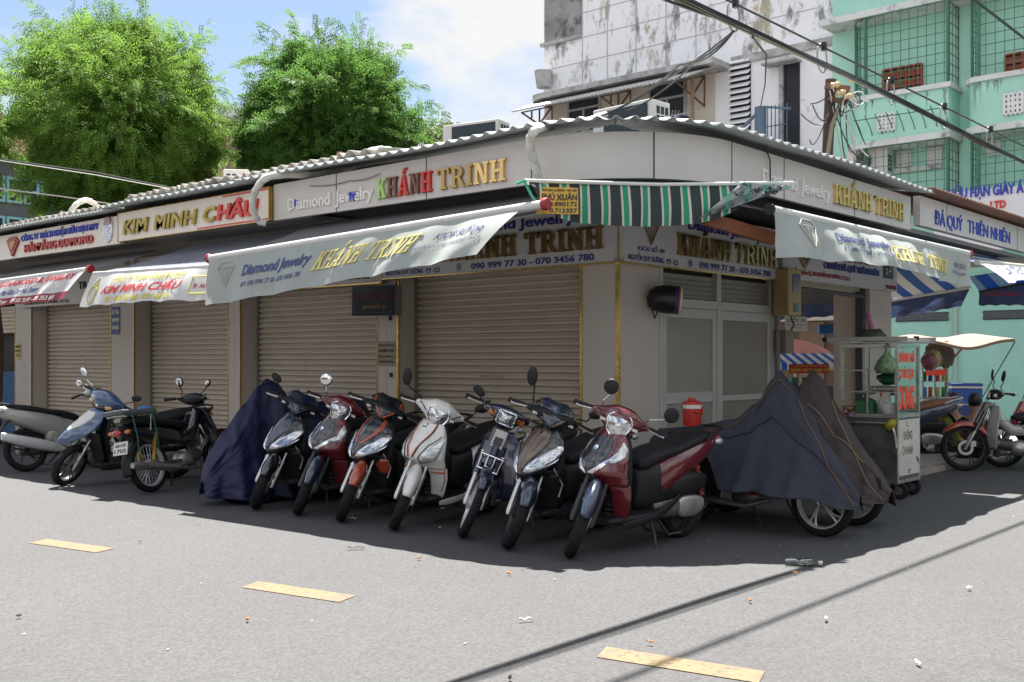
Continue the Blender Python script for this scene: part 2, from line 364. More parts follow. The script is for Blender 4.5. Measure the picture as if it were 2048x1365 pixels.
g = MB(); g.box(.67, 3.0, .08, .4, 0, 2.8); g.build('back_wall', DARK, K1, world=True, smooth=0)
g = MB(); g.box(3.0, 3.1, -.02, 3.0, 0, 2.8); g.build('side_wall', PILL2, K1, world=True, smooth=0)
kiosk_left('kiosk with plaque on its pillar and shutter behind the hanging dark sign', 3.092, 5.97, 3.25, 5.84)
kiosk_left('kiosk with shutter below the white valance printed in red and yellow', 5.97, 8.75, 6.10, 8.42)
kiosk_left('kiosk with shutter behind the two parked bikes, with blue notice on its pillar', 8.75, 12.1, 9.06, 11.62)
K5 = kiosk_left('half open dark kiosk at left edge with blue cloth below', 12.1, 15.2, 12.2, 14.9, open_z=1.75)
g = MB(); g.box(.2, .26, 12.25, 14.8, 0, 1.15); g.build('cloth', mat('blue_cloth', (.03, .10, .20), .9, var=.2, vs=3), K5, world=True, smooth=0)

# chalk scrawl on one shutter, sockets and stencil marks
CH = mat('chalk', (.62, .60, .56), .9)
KHD = [o for o in COL.objects if o.name.startswith('kiosk')][3]
g = MB(); P_ = [onX(x, y, .262) for x, y in ((138, 713), (150, 711), (162, 714), (169, 730), (174, 748), (178, 768))]; g.tube(P_, .006, 5); g.build('chalk_mark', CH, KHD, world=True)
g = MB(); g.tube([onX(x, y, .262) for x, y in ((115, 736), (145, 736))], .005, 5); g.build('chalk_mark', CH, KHD, world=True)
for y_, z_ in ((3.02, 1.16), (3.03, 1.78)): g = MB(); g.box(-.012, -.001, y_ - .022, y_ + .022, z_, z_ + .05); g.build('socket', DARK, K1, world=True, smooth=0)
fsh = lambda u, v, d: V((.262 - d, -u, v))
g = MB(); put_text(g, '0908 113 115', fsh, -1.95, -1.62, 1.17, .022, .0, 0, .001); g.build('stencil', mat('stencil_grey', (.25, .22, .2), .8), K1, world=True, smooth=0)
for y_, z_ in ((1.65, .22),): g = MB(); g.box(.235, .27, y_ - .06, y_ + .06, z_, z_ + .06); g.build('shutter_lock', mat('lock_steel', (.2, .19, .18), .4, metal=.6), K1, world=True, smooth=0, bevel=.006)
# curved fascia and the roof edge follow the same path: straight, quarter round, straight
def path(off, y_end, x_end, ds=.05, rc=1.2):
    """points going from the left end round the corner to the right end, off metres outside the walls' centre of curvature"""
    c = .1; r = c + off; P = []
    y = y_end
    while y > c: P.append((V((-off, y, 0)), V((-1, 0, 0)))); y -= ds
    n = max(6, int(r * pi / 2 / ds))
    for i in range(n + 1):
        a = pi + pi / 2 * i / n; P.append((V((c + r * cos(a), c + r * sin(a), 0)), V((cos(a), sin(a), 0))))
    x = c + ds
    while x < x_end: P.append((V((x, -off, 0)), V((0, -1, 0)))); x += ds
    P.append((V((x_end, -off, 0)), V((0, -1, 0))))
    return P
F1 = thing('fascia_sign', (-1.1, 1, 2.8), 'long curved grey fascia wrapping the corner, gilt raised letters on both sides, some with reflected colours painted on', 'sign')
PT = path(1.1, 3.64, 4.13, .1)
g = MB(); g.loft([[p + V((0, 0, 2.815)), p + V((0, 0, 3.19)), p - n * .05 + V((0, 0, 3.19)), p - n * .05 + V((0, 0, 2.815))] for p, n in PT], True); g.build('panel', PANEL, F1, world=True, smooth=20)
g = MB()
for y in (2.62, 1.35, .1): g.box(-1.1035, -1.09, y - .004, y + .004, 2.815, 3.19)
for x in (.1, 1.05, 2.6): g.box(x - .004, x + .004, -1.1035, -1.09, 2.815, 3.19)
a = pi * 1.28; g.bar((.1 + 1.2 * cos(a), .1 + 1.2 * sin(a), 2.815), (.1 + 1.2 * cos(a), .1 + 1.2 * sin(a), 3.19), .009, .009)
g.build('panel_joint', DARK, F1, world=True, smooth=0)
fl = lambda u, v, d: V((-1.1 - d, -u, v)); fr = lambda u, v, d: V((u, -1.1 - d, v))
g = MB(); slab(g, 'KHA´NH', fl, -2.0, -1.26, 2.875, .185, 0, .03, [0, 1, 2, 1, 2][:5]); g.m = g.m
slab(g, 'TRINH', fl, -1.19, -.37, 2.875, .185, 0, .03, [3, 3, 3, 4, 4]); g.build('gilt_lettering', [mat('lime_reflection_letter', (.42, .62, .2), .3), mat('brown_reflection_letter', (.17, .07, .035), .3), REDL, mat('bronze_letter', (.46, .31, .12), .25, metal=.8), GILT], F1, world=True, smooth=0)  # lime, brown and red stand for reflections, painted onto mirror gilt letters
g = MB(); put_text(g, 'Diamond', fl, -3.38, -2.70, 2.895, .125, .018, 0, .02); put_text(g, 'Jewelry', fl, -2.62, -2.06, 2.895, .125, .018, 0, .02); g.build('white_lettering', WHITEL, F1, world=True, smooth=0)
g = MB(); put_text(g, 'w', fl, -2.42, -2.30, 2.897, .128, .03, 0, .0215); put_text(g, 'ı', fl, -3.27, -3.235, 2.93, .1, .03, 0, .0215); g.build('blue_letter', BLUEL, F1, world=True, smooth=0)
g = MB(); slab(g, 'KHA´NH TRINH', fr, 2.08, 3.88, 2.895, .185, 0, .03); g.build('gilt_lettering', GILT, F1, world=True, smooth=0)
g = MB(); put_text(g, 'Diamond', fr, .62, 1.28, 2.915, .125, .018, 0, .02); put_text(g, 'Jewelry', fr, 1.36, 2.0, 2.915, .125, .018, 0, .02); g.build('cream_lettering', WHITEL, F1, world=True, smooth=0)
# KIM MINH CHAU fascia
F2 = thing('fascia_sign', (-1.15, 5.2, 2.8), 'cream fascia with gilt edge, its gilt raised letters ending in a painted red reflection', 'sign')
g = MB(); g.box(-1.15, -1.08, 3.66, 6.76, 2.815, 3.165); g.build('panel', PANELW, F2, world=True, smooth=0)
boxes('gilt_edging', mat('aged_brass', (.40, .26, .08), .3, metal=1, var=.3, vs=6), F2, [(-1.156, -1.1, 3.655, 6.765, z, z + .008) for z in (2.808, 3.158)] + [(-1.157, -1.1, y, y + .009, 2.81, 3.17) for y in (3.65, 6.75)])
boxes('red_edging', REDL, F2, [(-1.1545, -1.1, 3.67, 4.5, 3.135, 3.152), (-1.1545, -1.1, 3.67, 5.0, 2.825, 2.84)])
fk = lambda u, v, d: V((-1.15 - d, -u, v))
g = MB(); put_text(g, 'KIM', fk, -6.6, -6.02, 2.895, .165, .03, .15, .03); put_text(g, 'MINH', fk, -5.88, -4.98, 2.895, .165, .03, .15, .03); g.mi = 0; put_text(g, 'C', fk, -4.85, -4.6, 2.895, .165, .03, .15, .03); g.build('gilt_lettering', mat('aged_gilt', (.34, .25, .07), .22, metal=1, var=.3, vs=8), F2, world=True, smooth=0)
g = MB(); put_text(g, 'HÂU', fk, -4.58, -3.86, 2.895, .225, .03, .15, .03) if 0 else put_text(g, 'HÂU', fk, -4.58, -3.82, 2.895, .165, .03, .15, .03); g.build('red_lettering', REDL, F2, world=True, smooth=0)  # gilt letters as well; the red is a reflection put into the colour
# HAI DANG fascia
F3 = thing('fascia_sign', (-1.1, 8.4, 2.8), 'cream fascia with a blue line over a red line of letters and a ring picture', 'sign')
g = MB(); g.box(-1.1, -1.04, 6.80, 10.3, 2.80, 3.15); g.build('panel', PANELW, F3, world=True, smooth=0)
g = MB(); put_text(g, 'CÔNG TY TRÁCH NHIỆM HỮU HẠN MTV', fl, -9.5, -7.33, 3.02, .085, .004, 0, .02); g.build('blue_lettering', BLUEL, F3, world=True, smooth=0)
g = MB(); put_text(g, 'HẢI ĐĂNG DIAMOND', fl, -9.38, -7.45, 2.86, .105, .02, 0, .03); g.build('red_lettering', mat('deep_red_letter', (.40, .035, .03), .3), F3, world=True, smooth=0)
g = MB(); g.prism([(-9.94, 3.06), (-9.83, 3.1), (-9.66, 3.1), (-9.56, 3.03), (-9.75, 2.83), (-9.78, 2.83)], fl, 0, .03); g.build('diamond_emblem', MAROON, F3, world=True, smooth=0)
g = MB(); g.prism([(-9.84, 3.02), (-9.68, 3.05), (-9.64, 3.02), (-9.76, 2.9)], fl, .03, .04); g.build('emblem_face', mat('emblem_gold', (.5, .2, .08), .4), F3, world=True, smooth=0)
g = MB(); g.prism([(-7.08 + .13 * cos(i * pi / 12) * (1 if sin(i * pi / 12) > 0 else .9), 2.99 + .16 * sin(i * pi / 12)) for i in range(24)], fl, 0, .02); g.build('ring_picture', mat('silver_picture', (.55, .55, .6), .3, var=.5, vs=30, metal=.5), F3, world=True, smooth=0)
g = MB(); g.prism([(-7.12, 3.15), (-7.02, 3.15), (-6.99, 3.06), (-7.16, 3.05)], fl, .02, .03); g.build('ring_stone', mat('stone_red', (.35, .2, .18), .2), F3, world=True, smooth=0)
F4 = thing('fascia_sign', (-1.1, 11.8, 2.8), 'plain cream fascia board at the left picture edge', 'sign')
g = MB(); g.box(-1.1, -1.04, 10.31, 15.2, 2.8, 3.15); g.build('panel', PANELW, F4, world=True, smooth=0)
g = MB(); put_text(g, 'J', fl, -10.42, -10.36, 2.86, .09, .02, 0, .02); g.build('blue_lettering', NAVYL, F4, world=True, smooth=0)

# roofs
def roof(parent, off, inn, y_end, x_end, ze, slope, pitch, amp, name='roof', m=None, x_beg=None):
    P = path(off, y_end, x_end, pitch / 8); s = 0; rows = []
    for i, (p, n) in enumerate(P):
        if i: s += (P[i][0] - P[i - 1][0]).length
        w = amp * (cos(2 * pi * s / pitch) + .25 * cos(4 * pi * s / pitch))
        rows.append([p - n * v + V((0, 0, ze + slope * v + w + .012 * sin(s * 1.7))) for v in inn])
    g = MB(); g.loft(rows, False, False); return g.build(name, m or TIN, parent, world=True, smooth=60, solid=.004, fixn=False)
roof(K1, 1.34, (0, .4, .8, 1.3), 4.0, 4.2, 3.235, .19, .15, .016)
g = MB(); g.prism([(p.x, p.y) for p, n in path(1.02, 16, 4.1, .2)] + [(4.1, 3), (3, 16)], lambda u, v, d: V((u, v, d)), 2.862, 3.12); g.build('ceiling', DARK, K1, world=True, smooth=0)
def straight_roof(parent, y0, y1, x0, x1, z0, z1, pitch, amp, m, name='roof', rows=5, jit=.0):
    g = MB(); n = int((y1 - y0) / pitch * 8)
    def f(u, v):
        y = y0 + (y1 - y0) * u
        return V((x0 + (x1 - x0) * v + (jit * noise.noise(V((y * 2.1, 3, 0))) if v < .05 else 0), y, z0 + (z1 - z0) * v + amp * cos(2 * pi * (y - y0) / pitch) + .02 * noise.noise(V((y * .9, v * 2, 1)))))
    g.grid(f, n, rows); return g.build(name, m, parent, world=True, smooth=60, solid=.005, fixn=False)
KK = [o for o in COL.objects if o.name.startswith('kiosk')]
straight_roof(KK[1], 3.95, 6.9, -1.36, .7, 3.225, 3.52, .15, .018, TIN)
straight_roof(KK[1], 2.2, 6.9, -.95, 1.3, 3.40, 3.62, .17, .028, FIBRO, 'upper_roof', jit=.12)
straight_roof(KK[2], 6.85, 10.4, -1.30, .7, 3.205, 3.5, .085, .012, TIN)
straight_roof(KK[2], 6.7, 10.6, -.95, 1.2, 3.34, 3.58, .17, .025, FIBRO, 'upper_roof', jit=.12)
straight_roof(KK[3], 10.35, 15.3, -1.30, .7, 3.2, 3.45, .085, .012, TIN)
straight_roof(KK[3], 10.5, 15.3, -.9, 1.2, 3.35, 3.56, .17, .025, FIBRO, 'upper_roof', jit=.12)
# inner name boards under the soffit
def board(lab, ax, u0, u1, z0, z1, m=PANEL, t=.07):
    o = thing('shop_sign', (-.05, u0, z0) if ax == 0 else (u0, -.05, z0), lab, 'sign')
    g = MB(); g.box(-t, -.003, u0, u1, z0, z1) if ax == 0 else g.box(u0, u1, -t, -.003, z0, z1)
    g.build('panel', m, o, world=True, smooth=0); return o
il = lambda u, v, d: V((-.07 - d, -u, v)); ir = lambda u, v, d: V((u, -.07 - d, v))
INNP = mat('inner_board', (.55, .53, .52), .4, var=.04, vs=3)
S1 = board('grey inner sign with bronze slab letters above the corner shutter', 0, .0, 3.085, 2.236, 2.79, INNP)
S2 = board('grey inner sign with bronze slab letters above the glass door', 1, .0, 2.98, 2.236, 2.79, INNP)
for S, f, sx, L_ in ((S1, il, -1, 3.085), (S2, ir, 0, 2.98)):
    o = -3.085 if f is il else 0
    q = (lambda a: o + a * L_)
    g = MB(); slab(g, 'KHA´NH TRINH', f, q(.29), q(.965), 2.36, .205, .0, .038, ); b = g.build('bronze_lettering', mat('letter_bronze', (.42, .29, .13), .22, metal=1, var=.15, vs=7), S, world=True, smooth=0)
    g = MB(); put_text(g, 'Diamond Jewelry', f, q(.36), q(.86), 2.63, .1, .025, 0, .01); put_text(g, '090 999 77 30 - 070 3456 780', f, q(.43), q(.93), 2.262, .062, .022, 0, .006)
    put_text(g, 'KIOS SỐ 09', f, q(.07), q(.22), 2.355, .042, .012, 0, .005); put_text(g, 'NGUYỄN DUY DƯƠNG - P.9 - Q.5', f, q(.018), q(.3 if f is ir else .285), 2.262, .05, .012, 0, .005)
    g.build('navy_lettering', NAVYL, S, world=True, smooth=0)
    g = MB(); cx = q(.385); pts = [f(cx - .035 + .03 * cos(i * pi / 8), 2.295 + .036 * sin(i * pi / 8), .004) for i in range(17)]; g.tube(pts, .003, 5); g.bar(f(cx - .045, 2.312, .004), f(cx - .025, 2.275, .004), .012, .006); g.build('phone_mark', NAVYL, S, world=True, smooth=0)
    g = MB(); cx = q(.14); A = [(cx - .12, 2.6), (cx - .07, 2.67), (cx + .07, 2.67), (cx + .12, 2.6), (cx, 2.42)]
    for i in range(5): g.bar(f(*A[i], .012), f(*A[(i + 1) % 5], .012), .009, .012)
    for x in (-.06, 0, .06): g.bar(f(cx + x, 2.6, .012), f(cx, 2.42, .012), .006, .01)
    g.bar(f(cx - .12, 2.6, .012), f(cx + .12, 2.6, .012), .006, .01); g.build('diamond_outline', mat('bronze_line', (.35, .26, .15), .3, metal=.7), S, world=True, smooth=0)
S3 = board('grey inner sign half hidden behind the long pale green slanting valance', 0, 3.10, 6.1, 2.2, 2.76, mat('inner_board_warm', (.50, .46, .41), .4, var=.04, vs=3))
g = MB(); put_text(g, 'KIM MINH CHÂU', il, -5.6, -3.45, 2.41, .2, .03, 0, .04); g.build('silver_lettering', mat('violet_grey_letter', (.3, .29, .36), .3, metal=.4), S3, world=True, smooth=0)
g = MB(); put_text(g, 'Nguyễn Duy Dương, P. An Đông, TP.HCM - ĐT : 0982 783 848 - 0931 867 784', il, -5.75, -3.3, 2.25, .055, .016, 0, .02); g.build('bronze_lettering', mat('letter_bronze_dark', (.13, .085, .035), .25, metal=1), S3, world=True, smooth=0)
g = MB(); g.box(-.085, -.0, 3.1, 6.1, 2.186, 2.199); g.build('brass_edging', GOLD, S3, world=True, smooth=0)
S4 = board('grey inner sign between the red banded and the white valances', 0, 8.55, 11.9, 2.2, 2.74, MATS['inner_board_warm'])
g = MB(); put_text(g, 'TRANG SỨC', il, -9.9, -8.7, 2.42, .11, .02, 0, .01); put_text(g, 'ĐT: 0919 557 009', il, -9.5, -8.75, 2.32, .05, .01, 0, .006); put_text(g, '73A NGUYỄN DUY DƯƠNG, P.9, Q.5', il, -11.7, -10.2, 2.235, .05, .01, 0, .006); g.build('dark_lettering', DARK, S4, world=True, smooth=0)
# ------------------------------------------------------------------ mint green apartment house and the weathered white house beside it
MINT = mat('mint_render', (.41, .72, .60), .85, var=.09, vs=.9, bump=.15, bs=20, stain=[((.33, .58, .49), .9, .54, .75), ((.42, .62, .52), 2.2, .64, .72)])
MINTW = mat('mint_trim_white', (.66, .68, .66), .85, var=.12, vs=1.5, stain=[((.10, .10, .10), 2.2, .53, .68)])
GRILLE = mat('green_grille', (.05, .17, .10), .5, var=.15, vs=3)
TERRA = mat('terracotta_block', (.30, .085, .045), .85, var=.15, vs=9)
VENTW = mat('vent_block_white', (.72, .72, .71), .85, var=.06, vs=8)
XM = 16.3
def yz(px, py, X=XM): p = onX(px, py, X); return p.y, p.z
MH = thing('apartment_house', (XM, 0, 0), 'mint green apartment house with barred balconies', 'building')
g = MB(); g.box(XM, XM + 9, -12, 5.33, 0, 16); g.build('wall', MINT, MH, world=True, smooth=0)
g = MB(); g.box(XM - .75, XM, -12, 5.3, 9.12, 9.27); g.build('ledge', MINTW, MH, world=True, smooth=0)
def balc_path(yl, yr, xf, xb=XM, r=.55, n=7):
    P = [(xb, yl)]
    for i in range(n + 1): a = pi / 2 * i / n; P.append((xf + r - r * sin(a), yl - r + r * cos(a)))
    P += [(xf, yr), (xb, yr)]; return P
def wallband(P, z0, z1, t, name, m, parent):
    g = MB(); g.prism(P, lambda u, v, d: V((u, v, d)), z0, z1); return g.build(name, m, parent, world=True, smooth=30)
def grille(P, z0, z1, nh, parent, sp=.19):
    pts = [V((a, b, 0)) for a, b in P]; g = MB()
    for k in range(nh + 1):
        z = z0 + (z1 - z0) * k / nh
        for a, b in zip(pts, pts[1:]): g.bar(a + V((0, 0, z)), b + V((0, 0, z)), .014, .014)
    acc = 0
    for a, b in zip(pts, pts[1:]):
        d = (b - a).length; t = 0
        while acc <= d: q = a + (b - a) * (acc / d); g.bar(q + V((0, 0, z0)), q + V((0, 0, z1)), .013, .013, (1, 0, 0)); acc += sp
        acc -= d
    for a in (pts[1], pts[-2], pts[len(pts) // 2 + 2]): g.bar(a + V((0, 0, z0)), a + V((0, 0, z1)), .05, .05, (1, 0, 0))
    return g.build('window_grille', GRILLE, parent, world=True, smooth=0)
XB = 15.55
for (pl, pr, r) in ((1690, 1897, .55), (1931, 2230, .3)):
    yl = yz(pl, 200, XB)[0]; yr = yz(pr, 200, XB)[0]
    P = balc_path(yl, yr, XB, r=r)
    wallband(P, 6.28, 7.22, 0, 'balcony', MINT, MH)
    P2 = balc_path(yl + .06, yr - .06, XB - .06, r=r)
    wallband(P2, 7.222, 7.33, 0, 'sill', MINTW, MH); wallband(P2, 6.14, 6.278, 0, 'ledge', MINTW, MH)
    Pg = balc_path(yl - .03, yr + .03, XB + .04, r=r)
    grille(Pg, 7.33, 9.10, 8, MH); grille(Pg, 4.6, 6.13, 7, MH)
    # bent spikes above the lower ledge
    g = MB(); y = yl - .4
    while y > yr: g.tube([(XB + .05, y, 6.34), (XB - .10, y, 6.55), (XB - .42, y, 6.78)], .011, 5); y -= .24
    if pl < 1900: g.tube([(XB - .32, yl - .35, 6.72), (XB - .32, yr, 6.72)], .012, 5); g.build('spike_row', GRILLE, MH, world=True, smooth=0)
def ventblock(px0, px1, py0, py1, X, nx, ny, m, parent, terra=False):
    y0, z1 = yz(px0, py0, X); y1, z0 = yz(px1, py1, X); z1 = z0 + abs(z1 - z0); g = MB()
    w = (y0 - y1) / nx; h = (z1 - z0) / ny
    back = MB(); back.box(X - .012, X - .002, y1, y0, z0, z1); f = None
    t = .028 if not terra else .02
    for i in range(nx + 1): g.box(X - .07, X - .013, y1 + i * w - t, y1 + i * w + t, z0, z1)
    for j in range(ny + 1):
        for i in range(nx): g.box(X - .068, X - .014, y1 + i * w + t, y1 + (i + 1) * w - t, z0 + j * h - t, z0 + j * h + t)
    if terra:
        for i in range(nx):
            for j in range(ny): yy = y1 + i * w; zz = z0 + j * h; g.add([(X - .02, yy + t, zz + t), (X - .02, yy + w - t, zz + t), (X - .06, yy + w - t, zz + h * .68), (X - .06, yy + t, zz + h * .68)], [(0, 1, 2, 3)])
    else: g.box(X - .066, X - .013, (y0 + y1) / 2 - w * .5, (y0 + y1) / 2 + w * .5, (z0 + z1) / 2 - h * .5, (z0 + z1) / 2 + h * .5)
    b = g.build('vent_block', m, parent, world=True, smooth=0)
    back.build('vent_hole', DARK, b if False else parent, world=True, smooth=0)
ventblock(1768, 1845, 142, 186, XM, 5, 3, TERRA, MH, True)
ventblock(2012, 2100, 112, 150, XM, 5, 3, TERRA, MH, True)
ventblock(1758, 1790, 230, 260, XB, 4, 4, VENTW, MH); ventblock(2010, 2046, 190, 226, XB, 4, 4, VENTW, MH)
ventblock(1797, 1822, 305, 333, XM, 4, 4, VENTW, MH); ventblock(1857, 1883, 298, 327, XM, 4, 4, VENTW, MH)
ventblock(1975, 2000, 284, 310, XM, 4, 4, VENTW, MH)
g = MB(); ya, za = yz(1745, 345); yb, zb = yz(1885, 330); g.box(XM - .1, XM, yb, ya, za - .1, za); g.build('ledge', MINTW, MH, world=True, smooth=0)
for (p0, p1, py0, py1) in ((1793, 1897, 627, 643), (1967, 2090, 622, 638)):
    y0, z1 = yz(p0, py0); y1, z0 = yz(p1, py1); z0 = z1 - .2
    g = MB(); g.box(XM - .02, XM - .002, y1, y0, z0, z1); v = g.build('vent_strip', mat('vent_dark', (.06, .07, .07), .8), MH, world=True, smooth=0)
    n = 7; w = (y0 - y1) / n; g = MB()
    for i in range(n):
        for a in range(5):
            for s in (-1, 1):
                yy = y1 + w * (i + .12 + .76 * a / 4); g.bar((XM - .028, yy - s * .04, z0 + .02), (XM - .028, yy + s * .04, z1 - .02), .012, .012)
    g.build('lattice', mat('lattice_grey', (.2, .22, .22), .8), MH, world=True, smooth=0)
# drain pipe and rain streaks on the mint front
g = MB(); yp = yz(1912, 400)[0]; g.cyl((XM - .06, yp, 0), (XM - .06, yp, 9.1), .05, n=10); g.build('drain_pipe', mat('pipe_pale', (.45, .55, .50), .6, var=.15, vs=2), MH, world=True)
rr = random.Random(21)
for (pl, pr) in ((1700, 1890), (1935, 2044)):
    for _ in range(7):
        ys = yz(rr.uniform(pl, pr), 230, XB - .003)[0]; g = MB(); zt = 7.2; ln = rr.uniform(.15, .6); w = rr.uniform(.02, .07); n_ = 6
        g.add([(XB - .003, ys + s * w * (1 - k / n_) * (.7 + .3 * sin(k * 3 + s)), zt - ln * k / n_) for k in range(n_ + 1) for s in (-1, 1)], [(2 * k, 2 * k + 1, 2 * k + 3, 2 * k + 2) for k in range(n_)]); g.build('rain_streak', mat('rain_streak', (.24, .40, .34), .95, var=.2, vs=5), MH, world=True, smooth=0)
# company sign
y0, z0 = yz(1868, 428, 15.0); y1, z1 = yz(2120, 350, 15.0)
CS = thing('company_sign', (15, y0, z0), 'white company sign with blue and red letters in front of the mint house', 'sign')
g = MB(); g.box(15.0, 15.06, y1, y0, 3.6, onX(1960, 380, 15.0).z); g.build('panel', mat('sign_white', (.75, .73, .74), .5, var=.03, vs=2), CS, world=True, smooth=0)
fc = lambda u, v, d: V((15 - d, -u, v))
ya = yz(1897, 400, 15)[0]; yb = yz(2048, 400, 15)[0]; yc = yz(1985, 410, 15)[0]; yd = yz(2012, 410, 15)[0]
g = MB(); put_text(g, 'HỮU HẠN GIÀY Á CHÂU', fc, -ya, -yb + .55, yz(1960, 393, 15)[1], .21, .03, 0, .03); g.build('blue_lettering', BLUEL, CS, world=True, smooth=0)
g = MB(); put_text(g, 'CO., LTD', fc, -yc - .42, -yd, yz(2000, 416, 15)[1], .15, .03, 0, .03); g.build('red_lettering', REDL, CS, world=True, smooth=0)

# weathered white house
WHT = mat('weathered_white', (.86, .85, .88), .9, var=.04, vs=.8, bump=.2, bs=14, stain=[((.55, .46, .30), 1.5, .60, .66)])
def weathering(m, zlo, zhi, sc, lo, hi, col, seedoff):
    t = m.node_tree; b = t.nodes['Principled BSDF']; lk = t.links.new; src = b.inputs['Base Color'].links[0].from_socket
    co = t.nodes.new('ShaderNodeTexCoord').outputs['Object']; sx = t.nodes.new('ShaderNodeSeparateXYZ'); lk(co, sx.inputs[0])
    mr = t.nodes.new('ShaderNodeMapRange'); mr.inputs['From Min'].default_value = zlo; mr.inputs['From Max'].default_value = zhi; lk(sx.outputs[2], mr.inputs[0])
    mp_ = t.nodes.new('ShaderNodeMapping'); mp_.inputs['Location'].default_value = (seedoff, 0, 0); mp_.inputs['Scale'].default_value = (1, 1, .42); lk(co, mp_.inputs[0])
    n = t.nodes.new('ShaderNodeTexNoise'); n.inputs['Scale'].default_value = sc; n.inputs['Detail'].default_value = 12; n.inputs['Roughness'].default_value = .72; lk(mp_.outputs[0], n.inputs[0])
    ad = t.nodes.new('ShaderNodeMath'); ad.operation = 'MULTIPLY_ADD'; ad.inputs[1].default_value = .12; lk(mr.outputs[0], ad.inputs[0]); lk(n.outputs[0], ad.inputs[2])
    r = t.nodes.new('ShaderNodeValToRGB'); r.color_ramp.elements[0].position = lo; r.color_ramp.elements[1].position = hi; lk(ad.outputs[0], r.inputs[0])
    mm = t.nodes.new('ShaderNodeMix'); mm.data_type = 'RGBA'; lk(r.outputs[0], mm.inputs['Factor']); lk(src, mm.inputs['A']); mm.inputs['B'].default_value = (*col, 1); lk(mm.outputs['Result'], b.inputs['Base Color'])
weathering(WHT, 8.8, 9.3, 2.0, .645, .74, (.20, .20, .20), 3.1)
weathering(WHT, 8.8, 9.4, 1.5, .66, .75, (.40, .36, .28), 9.7)
WH = thing('apartment_house', (16.5, 9, 0), 'weathered white house with stained wall and corrugated awning', 'building')
XW = 16.5
yL = yz(1088, 100, XW)[0]
g = MB(); g.box(XW, XW + 8, 5.335, yL, 0, 16); g.build('wall', WHT, WH, world=True, smooth=0)
CONW = mat('stained_concrete', (.42, .41, .40), .95, var=.35, vs=3, stain=[((.11, .11, .11), 4, .55, .72)])
CREAM = mat('cream_render', (.62, .56, .49), .9, var=.06, vs=1)
ya = yz(1055, 180, XW - 1)[0]; yb = yz(1425, 140, XW - 1)[0]
zc = 8.80
g = MB(); P = [(XW, ya + .1)] + [(XW - .55 - .45 * sin(i * pi / 12), ya - .3 + .45 * cos(i * pi / 12) - .1) for i in range(0, 7)] + [(XW - 1, yb), (XW, yb)]
g.prism(P, lambda u, v, d: V((u, v, d)), zc, zc + .15); g.build('canopy_slab', CONW, WH, world=True, smooth=0)
boxes('panel_joint', mat('joint_grey', (.45, .45, .47), .9), WH, [(XW - .012, XW, yz(p, 50, XW)[0] - .012, yz(p, 50, XW)[0] + .012, zc + .2, 16) for p in (1165, 1215, 1272, 1332, 1392)] + [(XW - .011, XW, yb - .3 if k > 1 else yb - 2.3, yL, z, z + .02) for k, z in enumerate((9.9, 10.6, 11.3, 12))])
g = MB(); g.box(XW - .08, XW, 5.34, yb + .0, 9.02 - .1, 9.12); g.build('ledge', CONW, WH, world=True, smooth=0)
g = MB(); y0, z0 = yz(1090, 88, XW); y1 = yz(1163, 80, XW)[0]; g.box(XW - .1, XW, y1, y0 + .12, z0 - .1, z0); g.build('ledge', CONW, WH, world=True, smooth=0)
g = MB(); g.box(XW - .06, XW, y1, y0 - .03, z0, 16); g.build('dark_panel', mat('blackened_render', (.30, .30, .29), .95, var=.3, vs=1.2, stain=[((.08, .08, .08), 1.6, .5, .62), ((.45, .44, .42), 3, .6, .7)]), WH, world=True, smooth=0)
g = MB(); y0, z1 = yz(1092, 142, XW - .3); g.cyl((XW - .3, y0 + .1, z1 - .48), (XW - .3, y0 + .1, z1), .2, .27, 14); g.build('wall_drum', CONW, WH, world=True)
# cream band under the canopy
g = MB(); g.box(XW - .02, XW, yb + .5, yL - .05, 5.6, zc); g.build('recessed_wall', CREAM, WH, world=True, smooth=0)
FRW = mat('window_frame_grey', (.42, .42, .42), .6); GLS = mat('dark_window', (.02, .03, .045), .08, spec=.8)
def window(px0, px1, pyt, pyb, X, parent, ts=.3, m=FRW):
    y0, z1 = yz(px0, pyt, X); y1, z0 = yz(px1, pyb, X); g = MB(); t = .06
    for a, b, c, d in ((y1, y1 + t, z0, z1), (y0 - t, y0, z0, z1), (y1 + t, y0 - t, z1 - t, z1), (y1 + t, y0 - t, z0, z0 + t), ((y0 + y1) / 2 - t / 2, (y0 + y1) / 2 + t / 2, z0 + t, z1 - t - (z1 - z0) * ts), (y1 + t, y0 - t, z1 - (z1 - z0) * ts - t, z1 - (z1 - z0) * ts)): g.box(X - .08, X - .022, a, b, c, d)
    f = g.build('window', m, parent, world=True, smooth=0)
    g = MB(); g.box(X - .04, X - .0215, y1 + t, y0 - t, z0 + t, z1 - t); BASE[f.name] = BASE[parent.name]; g.build('pane', GLS, f, world=True, smooth=0)
    g = MB(); g.box(X - .09, X - .081, y1 - .05, y0 + .05, z1, z1 + .08); g.build('lintel', CONW, parent, world=True, smooth=0); return y0, y1, z0, z1
window(1137, 1203, 200, 262, XW, WH); window(1299, 1374, 172, 262, XW, WH)
